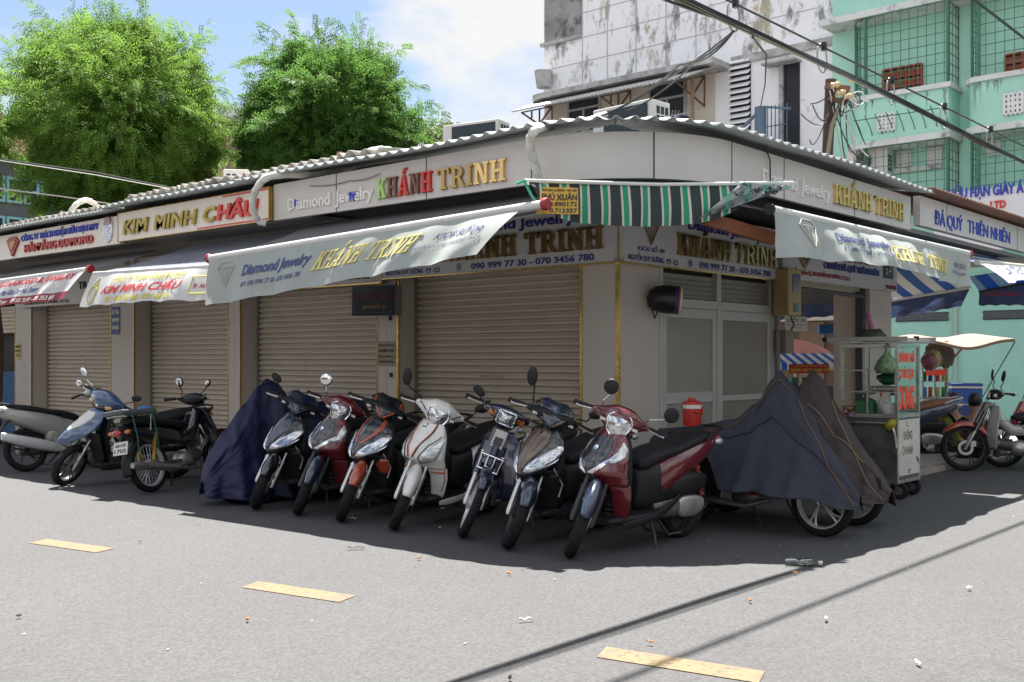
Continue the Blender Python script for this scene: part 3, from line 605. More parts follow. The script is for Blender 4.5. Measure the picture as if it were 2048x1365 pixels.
# corrugated awning over them, three steel brackets
y0 = yz(1028, 205, XW - 1.6)[0]; y1 = yz(1385, 150, XW - 1.6)[0]
ZF = onX(1250, 178, XW - 1.75).z; g = MB(); n = int((y0 - y1) / .13 * 6)
g.grid(lambda u, v: V((XW - 1.75 + 1.3 * v, y1 + (y0 - y1) * u, ZF + .52 * v + .02 * cos(2 * pi * (y0 - y1) * u / .13))), n, 2)
g.build('corrugated_awning', mat('tin_grey', (.50, .49, .48), .5, metal=.3, var=.15, vs=3), WH, world=True, smooth=60, solid=.01, fixn=False)
RUST = mat('rusty_steel', (.17, .09, .055), .8, var=.25, vs=9)
for px in (1410, 1262, 1105):
    y = yz(px, 180, XW)[0]; g = MB(); A = (XW - .02, y, ZF + .45); B = (XW - 1.4, y, ZF + .03); C_ = (XW - .02, y, ZF - .35); D = (XW - .6, y, ZF + .28); E_ = (XW - .6, y, ZF - .16)
    for a, b in ((A, B), (B, C_), (A, C_), (D, E_), (A, E_), ((XW - .95, y, ZF + .14), (XW - .95, y, ZF - .06))): g.bar(a, b, .038, .038)
    g.build('awning_bracket', RUST, WH, world=True, smooth=0)
g = MB(); g.grid(lambda u, v: V((XW + .2 + 2 * u, yL + 1.15 - 1.1 * v, 7.0 + .7 * v + .02 * cos(u * 90))), 60, 2); g.build('side_awning', MATS['tin_grey'], WH, world=True, smooth=60, solid=.01, fixn=False)
# louvre, dark doorway
y0, z1 = yz(1462, 128, XW); y1, z0 = yz(1502, 285, XW); z1 = z0 + 2.15
g = MB(); g.box(XW - .03, XW - .001, y1, y0, z0 - .3, z1); g.build('louvre_back', DARK, WH, world=True, smooth=0)
for i in range(16):
    z = z0 - .28 + i * .155; g = MB(); g.add([(XW - .16, y1, z), (XW - .16, y0, z), (XW - .03, y0, z + .1), (XW - .03, y1, z + .1), (XW - .16, y1, z + .03), (XW - .16, y0, z + .03), (XW - .03, y0, z + .13), (XW - .03, y1, z + .13)], [(0, 1, 2, 3), (4, 5, 6, 7), (0, 1, 5, 4), (0, 3, 7, 4), (1, 2, 6, 5)]); g.build('louvre_slat', WHT, WH, world=True, smooth=0)
y0, z1 = yz(1562, 135, XW); y1, z0 = yz(1600, 296, XW); z1 = z0 + 2.1
g = MB(); g.box(XW - .03, XW - .002, y1, y0 - .1, z0, z1); g.build('doorway', mat('doorway_dark', (.012, .013, .02), .6), WH, world=True, smooth=0)
g = MB(); g.box(XW - .12, XW - .002, y0 - .1, y0, z0, z1); g.build('door_jamb', CONW, WH, world=True, smooth=0)
g = MB(); g.box(XW - .4, XW, y1 - .05, y0 + .35, z1, z1 + .05); g.build('door_hood', CONW, WH, world=True, smooth=0)
BLUP = mat('blue_grey_paint', (.10, .15, .22), .5, var=.1, vs=4)
g = MB(); g.box(XW - .8, XW, y1 - .1, y0 + .1, z0 - .22, z0 - .05); g.build('door_landing', mat('landing_dark', (.03, .03, .04), .8), WH, world=True, smooth=0)
g = MB()
ra = V((XW - .8, y0 + .05, z0)); 
for k in range(7): q = ra + (V((XW - .8, y1 - .05, z0)) - ra) * (k / 6); g.bar(q, q + V((0, 0, .95)), .02, .02, (1, 0, 0))
g.bar(ra + V((0, 0, .95)), V((XW - .8, y1 - .15, z0 + .8)), .05, .05); g.bar(ra + V((0, 0, .45)), V((XW - .8, y1 - .05, z0 + .45)), .02, .02); g.bar(ra + V((0, 0, .95)), ra + V((-.1, 1.9, -.5)), .06, .06)
g.build('railing', BLUP, WH, world=True, smooth=0)
g = MB(); q = at(1521, 215, 25.5); g.cyl((q.x, q.y, 3), (q.x, q.y, q.z), .14, .14, 14); g.build('vent_pipe', BLUP, WH, world=True)
# clothes rail and wooden pole on the terrace
q = at(1384, 225, 27); TR = thing('clothes_rail', (q.x, q.y, 4.5), 'thin rail with dark clothes hung below the white house window', 'clothes rail')
g = MB(); g.tube([(q.x, q.y, 4.3), (q.x + .03, q.y, q.z + .9)], .05, 8); g.build('post', mat('raw_wood', (.24, .15, .08), .85, var=.3, vs=6, stretch=(1, 1, .2)), TR, world=True)
g = MB(); g.tube([at(1395, 222, 27), at(1330, 235, 27)], .018, 6); g.build('rail', ALU, TR, world=True)
for px, w, c in ((1344, .26, (.03, .05, .16)), (1356, .13, (.35, .12, .25)), (1368, .32, (.025, .03, .07)), (1350, .12, (.5, .5, .52))):
    p = at(px, 232, 27); s = ['navy', 'purple', 'black', 'pale'][(1344, 1356, 1368, 1350).index(px)]
    T = thing('garment', tuple(p), s + ' shirt hanging on the rail beside the wooden post', 'garment', group='clothes on the rail')
    g = MB(); g.loft([[p + RT * (w * a * k) + FW * (.07 * b * k) + V((0, 0, -zz)) for a, b in ((-1, 0), (-.6, 1), (.6, 1), (1, 0), (.6, -1), (-.6, -1))] for zz, k in ((.0, .25), (.07, .6), (.16, 1), (.5, .9), (.95, .92))]); g.build('cloth', mat('cloth_' + s, c, .9, var=.2, vs=8), T, world=True, smooth=60)
    g = MB(); g.tube([p + V((0, 0, .0)), p + V((0, 0, .08)), p + RT * .03 + V((0, 0, .12)), p + V((0, 0, .14))], .008, 5); g.build('hanger', ALU, T, world=True)

# house with teal window frames beyond the left tree (front lies along X)
YB = 24.0
def xz(px, py, Y=YB): p = onY(px, py, Y); return p.x, p.z
BH = thing('shophouse', (0, YB, 0), 'grey house with ochre parapet and teal framed windows behind the left tree', 'building')
x0 = xz(-120, 300)[0]; x1 = xz(470, 330)[0]; zt = xz(50, 286)[1]; zb = xz(50, 318)[1]
g = MB(); g.box(x0, x1, YB, YB + 8, 0, zb); g.build('wall', mat('dark_grey_render', (.105, .11, .115), .9, var=.15, vs=1.2), BH, world=True, smooth=0)
g = MB(); g.box(x0, x1, YB - .5, YB + 8, zb, zt); g.build('parapet', mat('ochre_render', (.5, .36, .2), .9, var=.15, vs=1.5, stain=[((.2, .15, .1), 2, .55, .75)]), BH, world=True, smooth=0)
TEAL = mat('teal_frame', (.22, .42, .44), .6)
for r, (pt, pb) in enumerate(((352, 404), (432, 490))):
    for k in range(5):
        a = xz(-24 + 34 * k, pt); b = xz(10 + 34 * k, pt)
        z1 = xz(0, pt)[1]; z0 = xz(0, pb)[1]; xa, xb = a[0] + .02, b[0] - .02
        g = MB()
        for q in ((xa, xa + .07, z0, z1), (xb - .07, xb, z0, z1), (xa + .07, xb - .07, z1 - .07, z1), (xa + .07, xb - .07, z0, z0 + .07), (xa + .07, xb - .07, (z0 + z1) / 2 - .035, (z0 + z1) / 2 + .035)): g.box(q[0], q[1], YB - .07, YB - .012, q[2], q[3])
        f = g.build('window', TEAL, BH, world=True, smooth=0); BASE[f.name] = BASE[BH.name]
        g = MB(); g.box(xa + .07, xb - .07, YB - .03, YB - .011, z0 + .07, z1 - .07); g.build('pane', mat('dim_pane', (.02, .028, .035), .15), f, world=True, smooth=0)
g = MB(); zz = zt; pts = [at(95 - 100 * i / 10, 262 + 0, 36) + V((0, 0, -1.0 * (1 - (i / 10 - 1) ** 2 * 1.0) * 0)) for i in range(11)]
g = MB(); a = onY(-60, 215, YB + 1.5); b = onY(62, 258, YB + 1.5)
g.prism([(0, 0), (1, 0), (1, .3), (.7, .38), (.4, .62), (.15, 1.1), (0, 1.6)], lambda u, v, d: V((a.x + (b.x - a.x) * (u), YB + .5 + d, zt + v)), 0, 3); g.build('roof_curve', mat('old_roof', (.17, .15, .13), .9, var=.2, vs=3), BH, world=True, smooth=0)
# small brick house and rooftops seen between the two trees
p = at(468, 322, 38)
BK = thing('brick_house', (p.x, p.y, 0), 'small brick house with tin roof glimpsed between the two trees', 'building')
g = MB(); g.box(p.x - 2, p.x + 6, p.y - 2, p.y + 6, 0, p.z + .7); g.build('wall', mat('brick_red', (.26, .17, .13), .9, var=.25, vs=7), BK, world=True, smooth=0)
g = MB(); g.add([(p.x - 3, p.y - 3, p.z + .7), (p.x + 7, p.y - 3, p.z + .7), (p.x + 7, p.y + 7, p.z + 1.9), (p.x - 3, p.y + 7, p.z + 1.9)], [(0, 1, 2, 3)]); g.build('roof', FIBRO, BK, world=True, smooth=0, solid=.1)
p = at(400, 240, 62)
PB = thing('apartment_house', (p.x, p.y, 0), 'pale distant block behind the gap between the trees', 'building')
g = MB(); g.box(p.x - 4, p.x + 4, p.y - 3, p.y + 6, 0, p.z + .3); g.build('wall', mat('pale_block', (.55, .55, .56), .9, var=.06, vs=1), PB, world=True, smooth=0)
for i in range(4):
    for j in range(3): MB().box(p.x - 3.4 + i * 1.8, p.x - 2.4 + i * 1.8, p.y - 3.05, p.y - 3.004, p.z - 1.2 - j * 3, p.z - .0 - j * 3 - .2).build('window', GLS, PB, world=True, smooth=0)

# ------------------------------------------------------------------ trees
LEAF1 = mat('leaf_tamarind', (.15, .26, .05), .62, var=.35, vs=1.6, transl=.5, spec=.12)
LEAF2 = mat('leaf_dark', (.10, .20, .045), .6, var=.4, vs=1.6, transl=.48, spec=.12)
LEAF3 = mat('leaf_far', (.13, .2, .05), .5, var=.3, vs=1.5, transl=.3)
BARK = mat('bark', (.10, .07, .05), .95, var=.3, vs=8, bump=.6, bs=30)
def spray(vs, fs, p, d, ln, k, lw, ll, droop, rnd):
    """a compound leaf: a drooping stem with paired leaflets"""
    d = d.normalized(); q = p.copy()
    s = d.cross(V((rnd.uniform(-1, 1), rnd.uniform(-1, 1), rnd.uniform(.2, 1)))).normalized()
    for i in range(k):
        d = (d + V((0, 0, -droop))).normalized(); q = q + d * (ln / k)
        up = s.cross(d).normalized()
        for sg in (-1, 1):
            t = (s * sg + d * .55 + up * rnd.uniform(-.35, .25)).normalized(); w = d * (lw * .5); a = q; L_ = ll * (1 - .5 * (i / k - .4) ** 2)
            o = len(vs); vs.extend([a - w * .35, a + t * L_ * .55 - w, a + t * L_, a + t * L_ * .5 + w]); fs.append((o, o + 1, o + 2, o + 3))
def tree(lab, base, blobs, n, leaf, lw, ll, ln, k, droop, seed, group, wisps=0):
    rnd = random.Random(seed); T = thing('tree', tuple(base), lab, 'tree', group=group)
    vs = []; fs = []; tot = sum(b[1] ** 2 for b in blobs)
    cz = sum(b[0].z for b in blobs) / len(blobs)
    for c, r, sq in blobs:
        m_ = int(n * r * r / tot); per = 42; cl = []
        for _ in range(max(6, m_ // per)):
            u = V((rnd.gauss(0, 1), rnd.gauss(0, 1), rnd.gauss(0, 1))).normalized(); k_ = rnd.uniform(.72, 1.02) if rnd.random() < .8 else rnd.uniform(.3, .7); cl.append((u, k_, rnd.uniform(.10, .2)))
        for _ in range(m_):
            u0, k_, sg_ = rnd.choice(cl); u = (u0 + V((rnd.gauss(0, 1), rnd.gauss(0, 1), rnd.gauss(0, .7))) * sg_).normalized()
            lump = 1 + .20 * noise.noise(u * 2.3 + c) + .12 * noise.noise(u * 6 + c)
            rr = r * lump * k_ * (1 + rnd.gauss(0, .07))
            p = c + V((u.x * rr, u.y * rr, u.z * rr * sq))
            d = (u * .9 + V((0, 0, .25 - .3 * droop * 3)) + V((rnd.uniform(-.6, .6), rnd.uniform(-.6, .6), rnd.uniform(-.4, .5))))
            spray(vs, fs, p, d, ln * rnd.uniform(.7, 1.35), k, lw, ll, droop * rnd.uniform(.4, 1.5), rnd)
    for _ in range(wisps):
        c, r, sq = rnd.choice(blobs); u = V((rnd.gauss(0, 1), rnd.gauss(0, 1), abs(rnd.gauss(0, .8)) + .1)).normalized(); p = c + V((u.x * r, u.y * r, u.z * r * sq)) * rnd.uniform(.9, 1.0)
        d = (u + V((rnd.uniform(-.5, .5), rnd.uniform(-.5, .5), .2))).normalized(); q = p.copy()
        for j in range(6):
            d = (d + V((0, 0, -.10))).normalized(); q = q + d * .11
            for m_ in range(2): spray(vs, fs, q, d + V((rnd.uniform(-.8, .8), rnd.uniform(-.8, .8), rnd.uniform(-.5, .3))), ln * .8, k, lw, ll, droop, rnd)
    me = bpy.data.meshes.new('crown'); me.from_pydata([tuple(T.matrix_world.inverted() @ p if 0 else BASE[T.name] @ p) for p in vs], [], fs); me.materials.append(leaf); o = bpy.data.objects.new('crown', me); COL.objects.link(o); o.parent = T
    g = MB(); top = V((base.x, base.y, cz)); r0 = .2
    g.tube([base, base + V((.1, 0, cz * .35)), top + V((-.1, .05, -.2))], [r0, r0 * .75, r0 * .3], 10); g.build('trunk', BARK, T, world=True)
    g = MB()
    for c, r, sq in blobs:
        f = base + (top - base) * rnd.uniform(.45, .8); mid = (f + c) / 2 + V((0, 0, .2)); g.tube([f, mid, c], [.09, .06, .02], 7)
        for _ in range(4): e = c + V((rnd.uniform(-1, 1), rnd.uniform(-1, 1), rnd.uniform(-.2, 1))) * r * .8; g.tube([c, (c + e) / 2 + V((0, 0, .05)), e], [.03, .018, .006], 5)
    g.build('limbs', BARK, T, world=True)
    return T
def bl(px, py, d, rp, sq=1.0): return (at(px, py, d), rp / FPX * d, sq)
D1 = 19.0
tree('feathery bright green tamarind tree, left and larger of the two behind the kiosks', V((*at(235, 600, D1).xy, 0)),
     [bl(215, 165, D1, 125), bl(120, 195, D1, 88), bl(315, 170, D1, 92), bl(235, 240, D1 - .8, 150), bl(345, 265, D1, 75), bl(75, 265, D1, 48), bl(180, 105, D1, 56), bl(275, 102, D1, 50), bl(240, 350, D1, 125), bl(350, 335, D1 + .5, 68), bl(130, 390, D1 + .4, 70), bl(385, 240, D1 + .8, 42), bl(50, 185, D1 + 1, 34)],
     21000, LEAF1, .027, .062, .30, 6, .16, 3, 'trees behind the kiosks', 170)
D2 = 20.0
tree('denser dark green tree, right of the two behind the kiosks', V((*at(690, 600, D2).xy, 0)),
     [bl(630, 195, D2, 84), bl(590, 245, D2, 82), bl(690, 225, D2 - .6, 105), bl(742, 265, D2 - .4, 74), bl(640, 300, D2 - .5, 120), bl(732, 320, D2 - .3, 84), bl(775, 268, D2, 46), bl(570, 300, D2, 72), bl(600, 145, D2 + .2, 38), bl(740, 185, D2, 44), bl(670, 150, D2, 46)],
     21000, LEAF2, .032, .068, .26, 5, .10, 5, 'trees behind the kiosks', 120)
tree('small far tree showing beside the roof air conditioner', V((*at(885, 600, 34).xy, 0)), [bl(878, 285, 34, 28), bl(850, 300, 34, 35), bl(915, 293, 35, 16)], 900, LEAF3, .07, .14, .4, 4, .1, 8, 'trees behind the kiosks')
p_ = at(-25, 330, 17)
tree('light green branch tips of a tree at the left picture edge', V((p_.x, p_.y, 0)), [bl(-25, 250, 17, 42), bl(-18, 330, 17, 30)], 500, LEAF1, .036, .075, .3, 6, .14, 11, 'trees behind the kiosks', 14)
# ------------------------------------------------------------------ awnings with printed valances
def stripes(name, period, stops, axis=1, rough=.8, transl=.3, var=.08):
    """woven stripes: stops = [(position 0..1, colour)], running across the given local axis"""
    m = mat(name, stops[0][1], rough, transl=transl, var=var, vs=4); t = m.node_tree; lk = t.links.new
    co = t.nodes.new('ShaderNodeTexCoord').outputs['Object']; sx = t.nodes.new('ShaderNodeSeparateXYZ'); lk(co, sx.inputs[0])
    dv = t.nodes.new('ShaderNodeMath'); dv.operation = 'DIVIDE'; dv.inputs[1].default_value = period; lk(sx.outputs[axis], dv.inputs[0])
    fr_ = t.nodes.new('ShaderNodeMath'); fr_.operation = 'FRACT'; lk(dv.outputs[0], fr_.inputs[0])
    r = t.nodes.new('ShaderNodeValToRGB'); r.color_ramp.interpolation = 'CONSTANT'
    for i, (p, c) in enumerate(stops):
        e = r.color_ramp.elements[i] if i < 2 else r.color_ramp.elements.new(p); e.position = p; e.color = (*c, 1)
    lk(fr_.outputs[0], r.inputs[0])
    for n in t.nodes:
        if n.type == 'MIX' and n.blend_type == 'MULTIPLY': lk(r.outputs[0], n.inputs['A'])
    return m
CANV1 = stripes('canopy_grey_stripe', .09, [(0, (.20, .20, .205)), (.5, (.12, .12, .125))], 1, transl=.15)
CANV2 = stripes('canopy_blue_stripe', .10, [(0, (.60, .63, .68)), (.5, (.20, .25, .38))], 1, transl=.65)
CANV3 = stripes('canopy_blue_white', .34, [(0, (.62, .63, .62)), (.5, (.02, .10, .36))], 1, transl=.4)
VALG = mat('valance_grey_green', (.42, .46, .44), .62, var=.07, vs=2.5, transl=.25, stain=[((.36, .38, .35), 3, .55, .75)])
VALW = mat('valance_white', (.68, .67, .66), .6, var=.05, vs=2.5, transl=.25)
TUBE = mat('awning_tube', (.62, .60, .58), .4, metal=.3, var=.1, vs=6)
REDCAP = mat('red_end_cap', (.30, .02, .03), .4)
class Cloth:
    """hanging printed cloth from A (left) to B (right); n is the outward direction"""
    def __init__(s, A, B, n, hA, hB, tilt, rip=.02, seed=0, sag=0.0, skew=(0, 0), bow=0.0):
        s.A, s.B, s.n, s.hA, s.hB, s.tilt, s.rip, s.seed, s.sag, s.skew, s.bow = V(A), V(B), V(n), hA, hB, tilt, rip, seed, sag, skew, bow; s.L = (s.B - s.A).length
    def P(s, a, t, d=0.0):
        t0 = t; t = max(t, 1e-4); a = min(max(a, -.02), 1.02)
        h = s.hA + (s.hB - s.hA) * a; tl = s.tilt(a); dr = (s.B - s.A)
        p = s.A + dr * (a + t * (s.skew[0] * (1 - a) + s.skew[1] * a)) ; q = s.seed
        ang = tl * (1 - .25 * t)
        scal = .018 * abs(sin(a * 17 + q)) * t * t
        p = p + V((0, 0, -(h * t * cos(ang)) + scal)) + s.n * (h * t * sin(ang) + s.bow * sin(pi * t))
        w = s.rip * t ** .7 * (sin(a * s.L * 9 + q + 1.5 * t) + .6 * sin(a * s.L * 17 + 2 * q - t * 2.5) + .5 * noise.noise(V((a * s.L * 2.2, t * 1.5, q))) + .45 * noise.noise(V((a * s.L * 6 + t * 2, t * 4, q + 5))))
        return p + s.n * (w + d)
    def f(s, u, v, d): h = s.hA + (s.hB - s.hA) * u / s.L; return s.P(u / s.L, 1 - v / h, d + .006)
    def mesh(s, nu=90, nv=12): g = MB(); g.grid(lambda u, v: s.P(u, v), nu, nv); return g
def canopy(A, B, A2, B2, m, parent, sag=.03):
    A, B, A2, B2 = map(V, (A, B, A2, B2)); g = MB()
    g.grid(lambda u, v: (A + (B - A) * u) * (1 - v) + (A2 + (B2 - A2) * u) * v + V((0, 0, -sag * sin(pi * v))), 30, 6)
    return g.build('canopy', m, parent, world=True, smooth=60, fixn=False)
def diamond(c, u, v, w, h, m, parent):
    A = [(u - w, v + h * .35), (u - w * .55, v + h * .6), (u + w * .55, v + h * .6), (u + w, v + h * .35), (u, v - h * .5)]; g = MB()
    for i in range(5): a, b = A[i], A[(i + 1) % 5]; g.tube([c.f(a[0] + (b[0] - a[0]) * k / 4, a[1] + (b[1] - a[1]) * k / 4, .001) for k in range(5)], .0045, 5)
    for x in (-.5, 0, .5): g.tube([c.f(u + w * x, v + h * .36, .001), c.f(u, v - h * .5, .001)], .0028, 5)
    g.tube([c.f(u - w, v + h * .35, .001), c.f(u, v + h * .35, .001), c.f(u + w, v + h * .35, .001)], .003, 5)
    g.build('diamond_print', m, parent, world=True)
def arm(parent, a, b, c_): g = MB(); g.tube([a, b, c_], .02, 8); g.build('folding_arm', ALU, parent, world=True)
GLDP = mat('faded_gold_print', (.60, .53, .20), .7, var=.12, vs=6); NAVP = mat('navy_print', (.06, .07, .19), .7, var=.2, vs=8); DIAP = mat('diamond_print_grey', (.42, .40, .36), .7)
REDP = mat('red_print', (.48, .03, .04), .7, var=.1, vs=6); YELP = mat('olive_yellow_print', (.58, .52, .09), .7, var=.1, vs=6)
# -- Khanh Trinh, left hand front
A1 = thing('awning', (-1.9, 1.4, 2.4), 'long roller awning with pale green gold printed valance slanting down to the left', 'awning', group='roller awnings on the kiosks')
a, b = V((-2.05, 3.36, 2.33)), V((-1.80, -.60, 2.50))
g = MB(); g.cyl(a, b, .035, n=14); g.build('tube', TUBE, A1, world=True)
for p, q in ((a, a - (b - a) * .008), (b, b + (b - a) * .012)): g = MB(); g.cyl(p, q, .047, n=14); g.build('end_cap', REDCAP, A1, world=True, bevel=.006)
canopy(a, b, (-.8, 3.36, 2.78), (-.8, .1, 2.79), CANV1, A1)
c = Cloth(a + V((-.03, -.03, -.015)), a + (b - a) * .955 + V((-.03, 0, -.015)), (-1, -.05, 0), .46, .40, lambda s: .12 + .62 * s ** 1.1, .016, 1.0, skew=(0, -.07))
c.mesh(120, 12).build('valance', VALG, A1, world=True, smooth=60, fixn=False)
g = MB(); put_text(g, 'Diamond Jewelry', c.f, .55, 1.55, .24, .105, .03, .12, 0, .05); put_text(g, 'ĐT: 090 999 77 30 - 070 3456 780', c.f, .57, 1.48, .125, .048, .012, .2, 0, .05); put_text(g, 'KIOS SỐ 09', c.f, 3.05, 3.55, .235, .058, .012, .2, 0, .05); put_text(g, 'NGUYỄN DUY DƯƠNG, P. AN ĐÔNG, TP.HCM', c.f, 2.9, 3.62, .16, .028, .006, 0, 0, .05); g.build('navy_print', NAVP, A1, world=True, smooth=0)
g = MB(); slab(g, 'KHA´NH TRINH', lambda u, v, d: c.f(u + v * .3 - .07, v, d), 1.62, 2.85, .16, .17, 0, .003); g.build('gold_print', GLDP, A1, world=True, smooth=0)
diamond(c, .28, .27, .13, .22, DIAP, A1)
arm(A1, (-.1, 2.6, 2.78), (-1.0, 1.9, 2.45), a + (b - a) * .3); arm(A1, (-.1, .2, 2.78), (-1.0, .7, 2.55), a + (b - a) * .8)
# -- Kim Minh Chau
A2 = thing('awning', (-1.9, 4.5, 2.3), 'blue striped awning with white valance printed in red and yellow', 'awning', group='roller awnings on the kiosks')
a, b = V((-1.9, 5.92, 2.33)), V((-1.9, 3.14, 2.27))
g = MB(); g.cyl(a, b, .02, n=10); g.build('tube', TUBE, A2, world=True)
canopy(a, b, (-.6, 6.0, 2.76), (-.6, 3.4, 2.76), CANV2, A2)
c = Cloth(a + V((-.02, 0, -.01)), b + V((-.02, 0, -.01)), (-1, 0, 0), .40, .37, lambda s: .35 + .25 * sin(3 * s), .012, 2.2, skew=(-.03, .02))
c.mesh(90, 10).build('valance', VALW, A2, world=True, smooth=60, fixn=False)
g = MB(); put_text(g, 'CÔNG TY TNHH VÀNG ĐÁ QUÝ', c.f, .55, 2.0, .27, .075, .012, 0, 0, .05); put_text(g, 'ĐT : 0982 783 848 - 0931 867 784', c.f, .58, 1.85, .03, .065, .03, .2, 0, .05); g.build('yellow_print', YELP, A2, world=True, smooth=0)
g = MB(); put_text(g, 'KIM MINH CHÂU', c.f, .42, 2.0, .135, .095, .03, .35, 0, .05); put_text(g, 'P. An Đông', c.f, 2.2, 2.6, .14, .05, .02, 0, 0, .05); g.build('red_print', REDP, A2, world=True, smooth=0)
g = MB(); g.tube([c.f(.2 + .1 * cos(i * pi / 10), .14 + .1 * sin(i * pi / 10) * 1.1, .001) for i in range(21)], .006, 5); g.tube([c.f(x, y, .001) for x, y in ((.15, .26), (.25, .34), (.28, .27), (.2, .25))], .006, 5); g.build('ring_print', YELP, A2, world=True)
g = MB(); g.tube([c.f(x, y, .001) for x, y in ((2.15, .08), (2.62, .08), (2.64, .27), (2.15, .27), (2.15, .08))], .006, 5); g.build('frame_print', YELP, A2, world=True)
# -- Hai Dang
A3 = thing('awning', (-1.7, 7.6, 2.4), 'awning with white valance carrying a red band of phone numbers, at left edge', 'awning', group='roller awnings on the kiosks')
a, b = V((-1.7, 10.2, 2.38)), V((-1.7, 6.42, 2.42))
g = MB(); g.cyl(a, b, .03, n=12); g.build('tube', TUBE, A3, world=True)
g = MB(); g.cyl(b, b + V((0, -.06, 0)), .045, n=12); g.build('end_cap', REDCAP, A3, world=True)
canopy(a, b, (-.7, 10.2, 2.74), (-.7, 6.5, 2.74), CANV1, A3)
c = Cloth(a + V((-.03, 0, -.01)), b + V((-.03, .02, -.01)), (-1, 0, 0), .37, .37, lambda s: .45, .014, 4.0, skew=(0, -.08))
g = MB(); g.grid(lambda u, v: c.P(u, v * .72), 90, 8); g.build('valance', VALW, A3, world=True, smooth=60, fixn=False)
g = MB(); g.grid(lambda u, v: c.P(u, .72 + .28 * v), 90, 4); g.build('red_band', mat('red_band', (.33, .04, .06), .65, var=.1, vs=4, transl=.25), A3, world=True, smooth=60, fixn=False)
g = MB(); put_text(g, 'HẢI ĐĂNG DIAMOND & JEWELRY', c.f, .75, 3.6, .275, .075, .03, .2, 0, .05); g.build('red_print', REDP, A3, world=True, smooth=0)
g = MB(); put_text(g, 'Mua Bán Gia Công Nữ Trang', c.f, 1.55, 2.8, .15, .07, .02, .2, 0, .05); g.build('navy_print', mat('blue_print', (.03, .06, .25), .7), A3, world=True, smooth=0)
g = MB(); put_text(g, 'Chợ An Đông    0919 55 70 09 - 0901 353 800', c.f, 1.45, 3.42, .025, .055, .02, 0, 0, .05); g.build('white_print', WHITEL, A3, world=True, smooth=0)
# -- striped cloth across the corner
pa, pb = V((-1.75, -.41, 2.70)), V((-.18, -1.75, 2.72)); ex = (pb - pa).normalized(); ang = math.atan2(ex.y, ex.x)
A4 = thing('corner_awning', tuple(pa), 'green, white and black striped cloth slung across the kiosk corner', 'awning', rot=(0, 0, ang))
STR = stripes('green_black_stripe', .158, [(0, (.025, .04, .04)), (.52, (.55, .50, .45)), (.62, (.02, .26, .14)), (.88, (.55, .50, .45))], 0, transl=.12)
LN = (pb - pa).length
hp = [(0, .01), (.03, .10), (.07, .2), (.11, .265), (.2, .295), (.36, .315), (.5, .31), (.63, .295), (.72, .25), (.8, .185), (.9, .1), (1, .03)]
hp = [(a_, b_ * 1.08) for a_, b_ in hp]
def hh(s):
    for (x0, y0), (x1, y1) in zip(hp, hp[1:]):
        if s <= x1: return y0 + (y1 - y0) * (s - x0) / (x1 - x0)
    return .02
dz = (pb.z - pa.z) / LN
g = MB(); g.grid(lambda u, v: V((LN * u * .80 - (.06 * sin(pi * min(1, v * 1.2)) if u < .02 else 0), -.05 * sin(v * 2) - .02 * sin(u * 40 + v * 2) * v - .015 * sin(u * 19) * v, dz * LN * u * .8 - min(hh(u * .8), hh(u * .8) if u * .8 < .62 else hh(u * .8) * 1.0) * v)), 110, 10); g.build('striped_cloth', STR, A4, smooth=60, fixn=False)
BACK = stripes('striped_reverse', .158, [(0, (.24, .26, .27)), (.55, (.11, .26, .21)), (.95, (.24, .26, .27))], 0, transl=.1)
tri = [(LN * .80, -.0), (LN * 1.0, .0), (LN * .97, -.045), (LN * .63, -.297), (LN * .66, -.24)]
def tp(u, v): a0 = V((LN * (.80 - .17 * v), 0, dz * LN * .8 - .29 * v)); b0 = V((LN * (1 - .0 * v), 0, dz * LN - .03)); return a0 * (1 - u) + b0 * u + V((0, -.10 - .03 * sin(u * 9 + v * 3), (-.0 * v)))
g = MB(); g.grid(tp, 24, 10); g.build('folded_corner', BACK, A4, smooth=60, fixn=False)
g = MB(); rr = random.Random(4)
for _ in range(26):
    u, v = rr.uniform(.02, .8), rr.uniform(.05, .95); p = tp(u, v) + V((0, -.008, 0))
    for k in range(5): an = rr.uniform(0, 6.28); q = p + V((cos(an) * .035, 0, sin(an) * .035)); n_ = V((-sin(an), 0, cos(an))) * .0045; g.add([p - n_ * .3, (p + q) / 2 - n_, q, (p + q) / 2 + n_], [(0, 1, 2, 3)])
g.build('bamboo_print', DARK, A4, smooth=0, fixn=False)
a_, b_ = BASE[A4.name] @ V((-.98, -.2, 2.79)), BASE[A4.name] @ V((-.2, -.98, 2.79)); e_ = V((LN, 0, dz * LN))
g = MB(); g.grid(lambda u, v: (e_ * u) * (1 - v) + (a_ + (b_ - a_) * u) * v + V((0, 0, -.02 * sin(pi * v))), 20, 6); g.build('canopy', BACK, A4, smooth=60, fixn=False)
g = MB(); g.tube([(-.03, -.02, .0), (LN * .5, -.012, dz * LN * .5 - .012), (LN * 1.02, -.02, dz * LN + .015)], .014, 8); g.build('top_hem', mat('pale_hem', (.6, .63, .6), .7), A4)
g = MB(); g.tube([(-.09, 0, -.02), (-.03, -.02, 0), (.02, -.06, -.12), (.10, -.07, -.22)], [.012, .016, .01, .008], 7); g.build('rolled_edge', mat('green_edge', (.05, .35, .22), .7), A4)
g = MB(); fy = lambda u, v, d: V((u, -.085 - d - .01 * sin(u * 30 + v * 12), v))
g.grid(lambda u, v: fy(.10 + .27 * u - .05 * v * (1 - u), -.055 - .2 * v, 0), 12, 8); g.build('maker_tag', mat('tag_yellow', (.55, .36, .06), .7, var=.15, vs=8), A4, smooth=60, fixn=False)
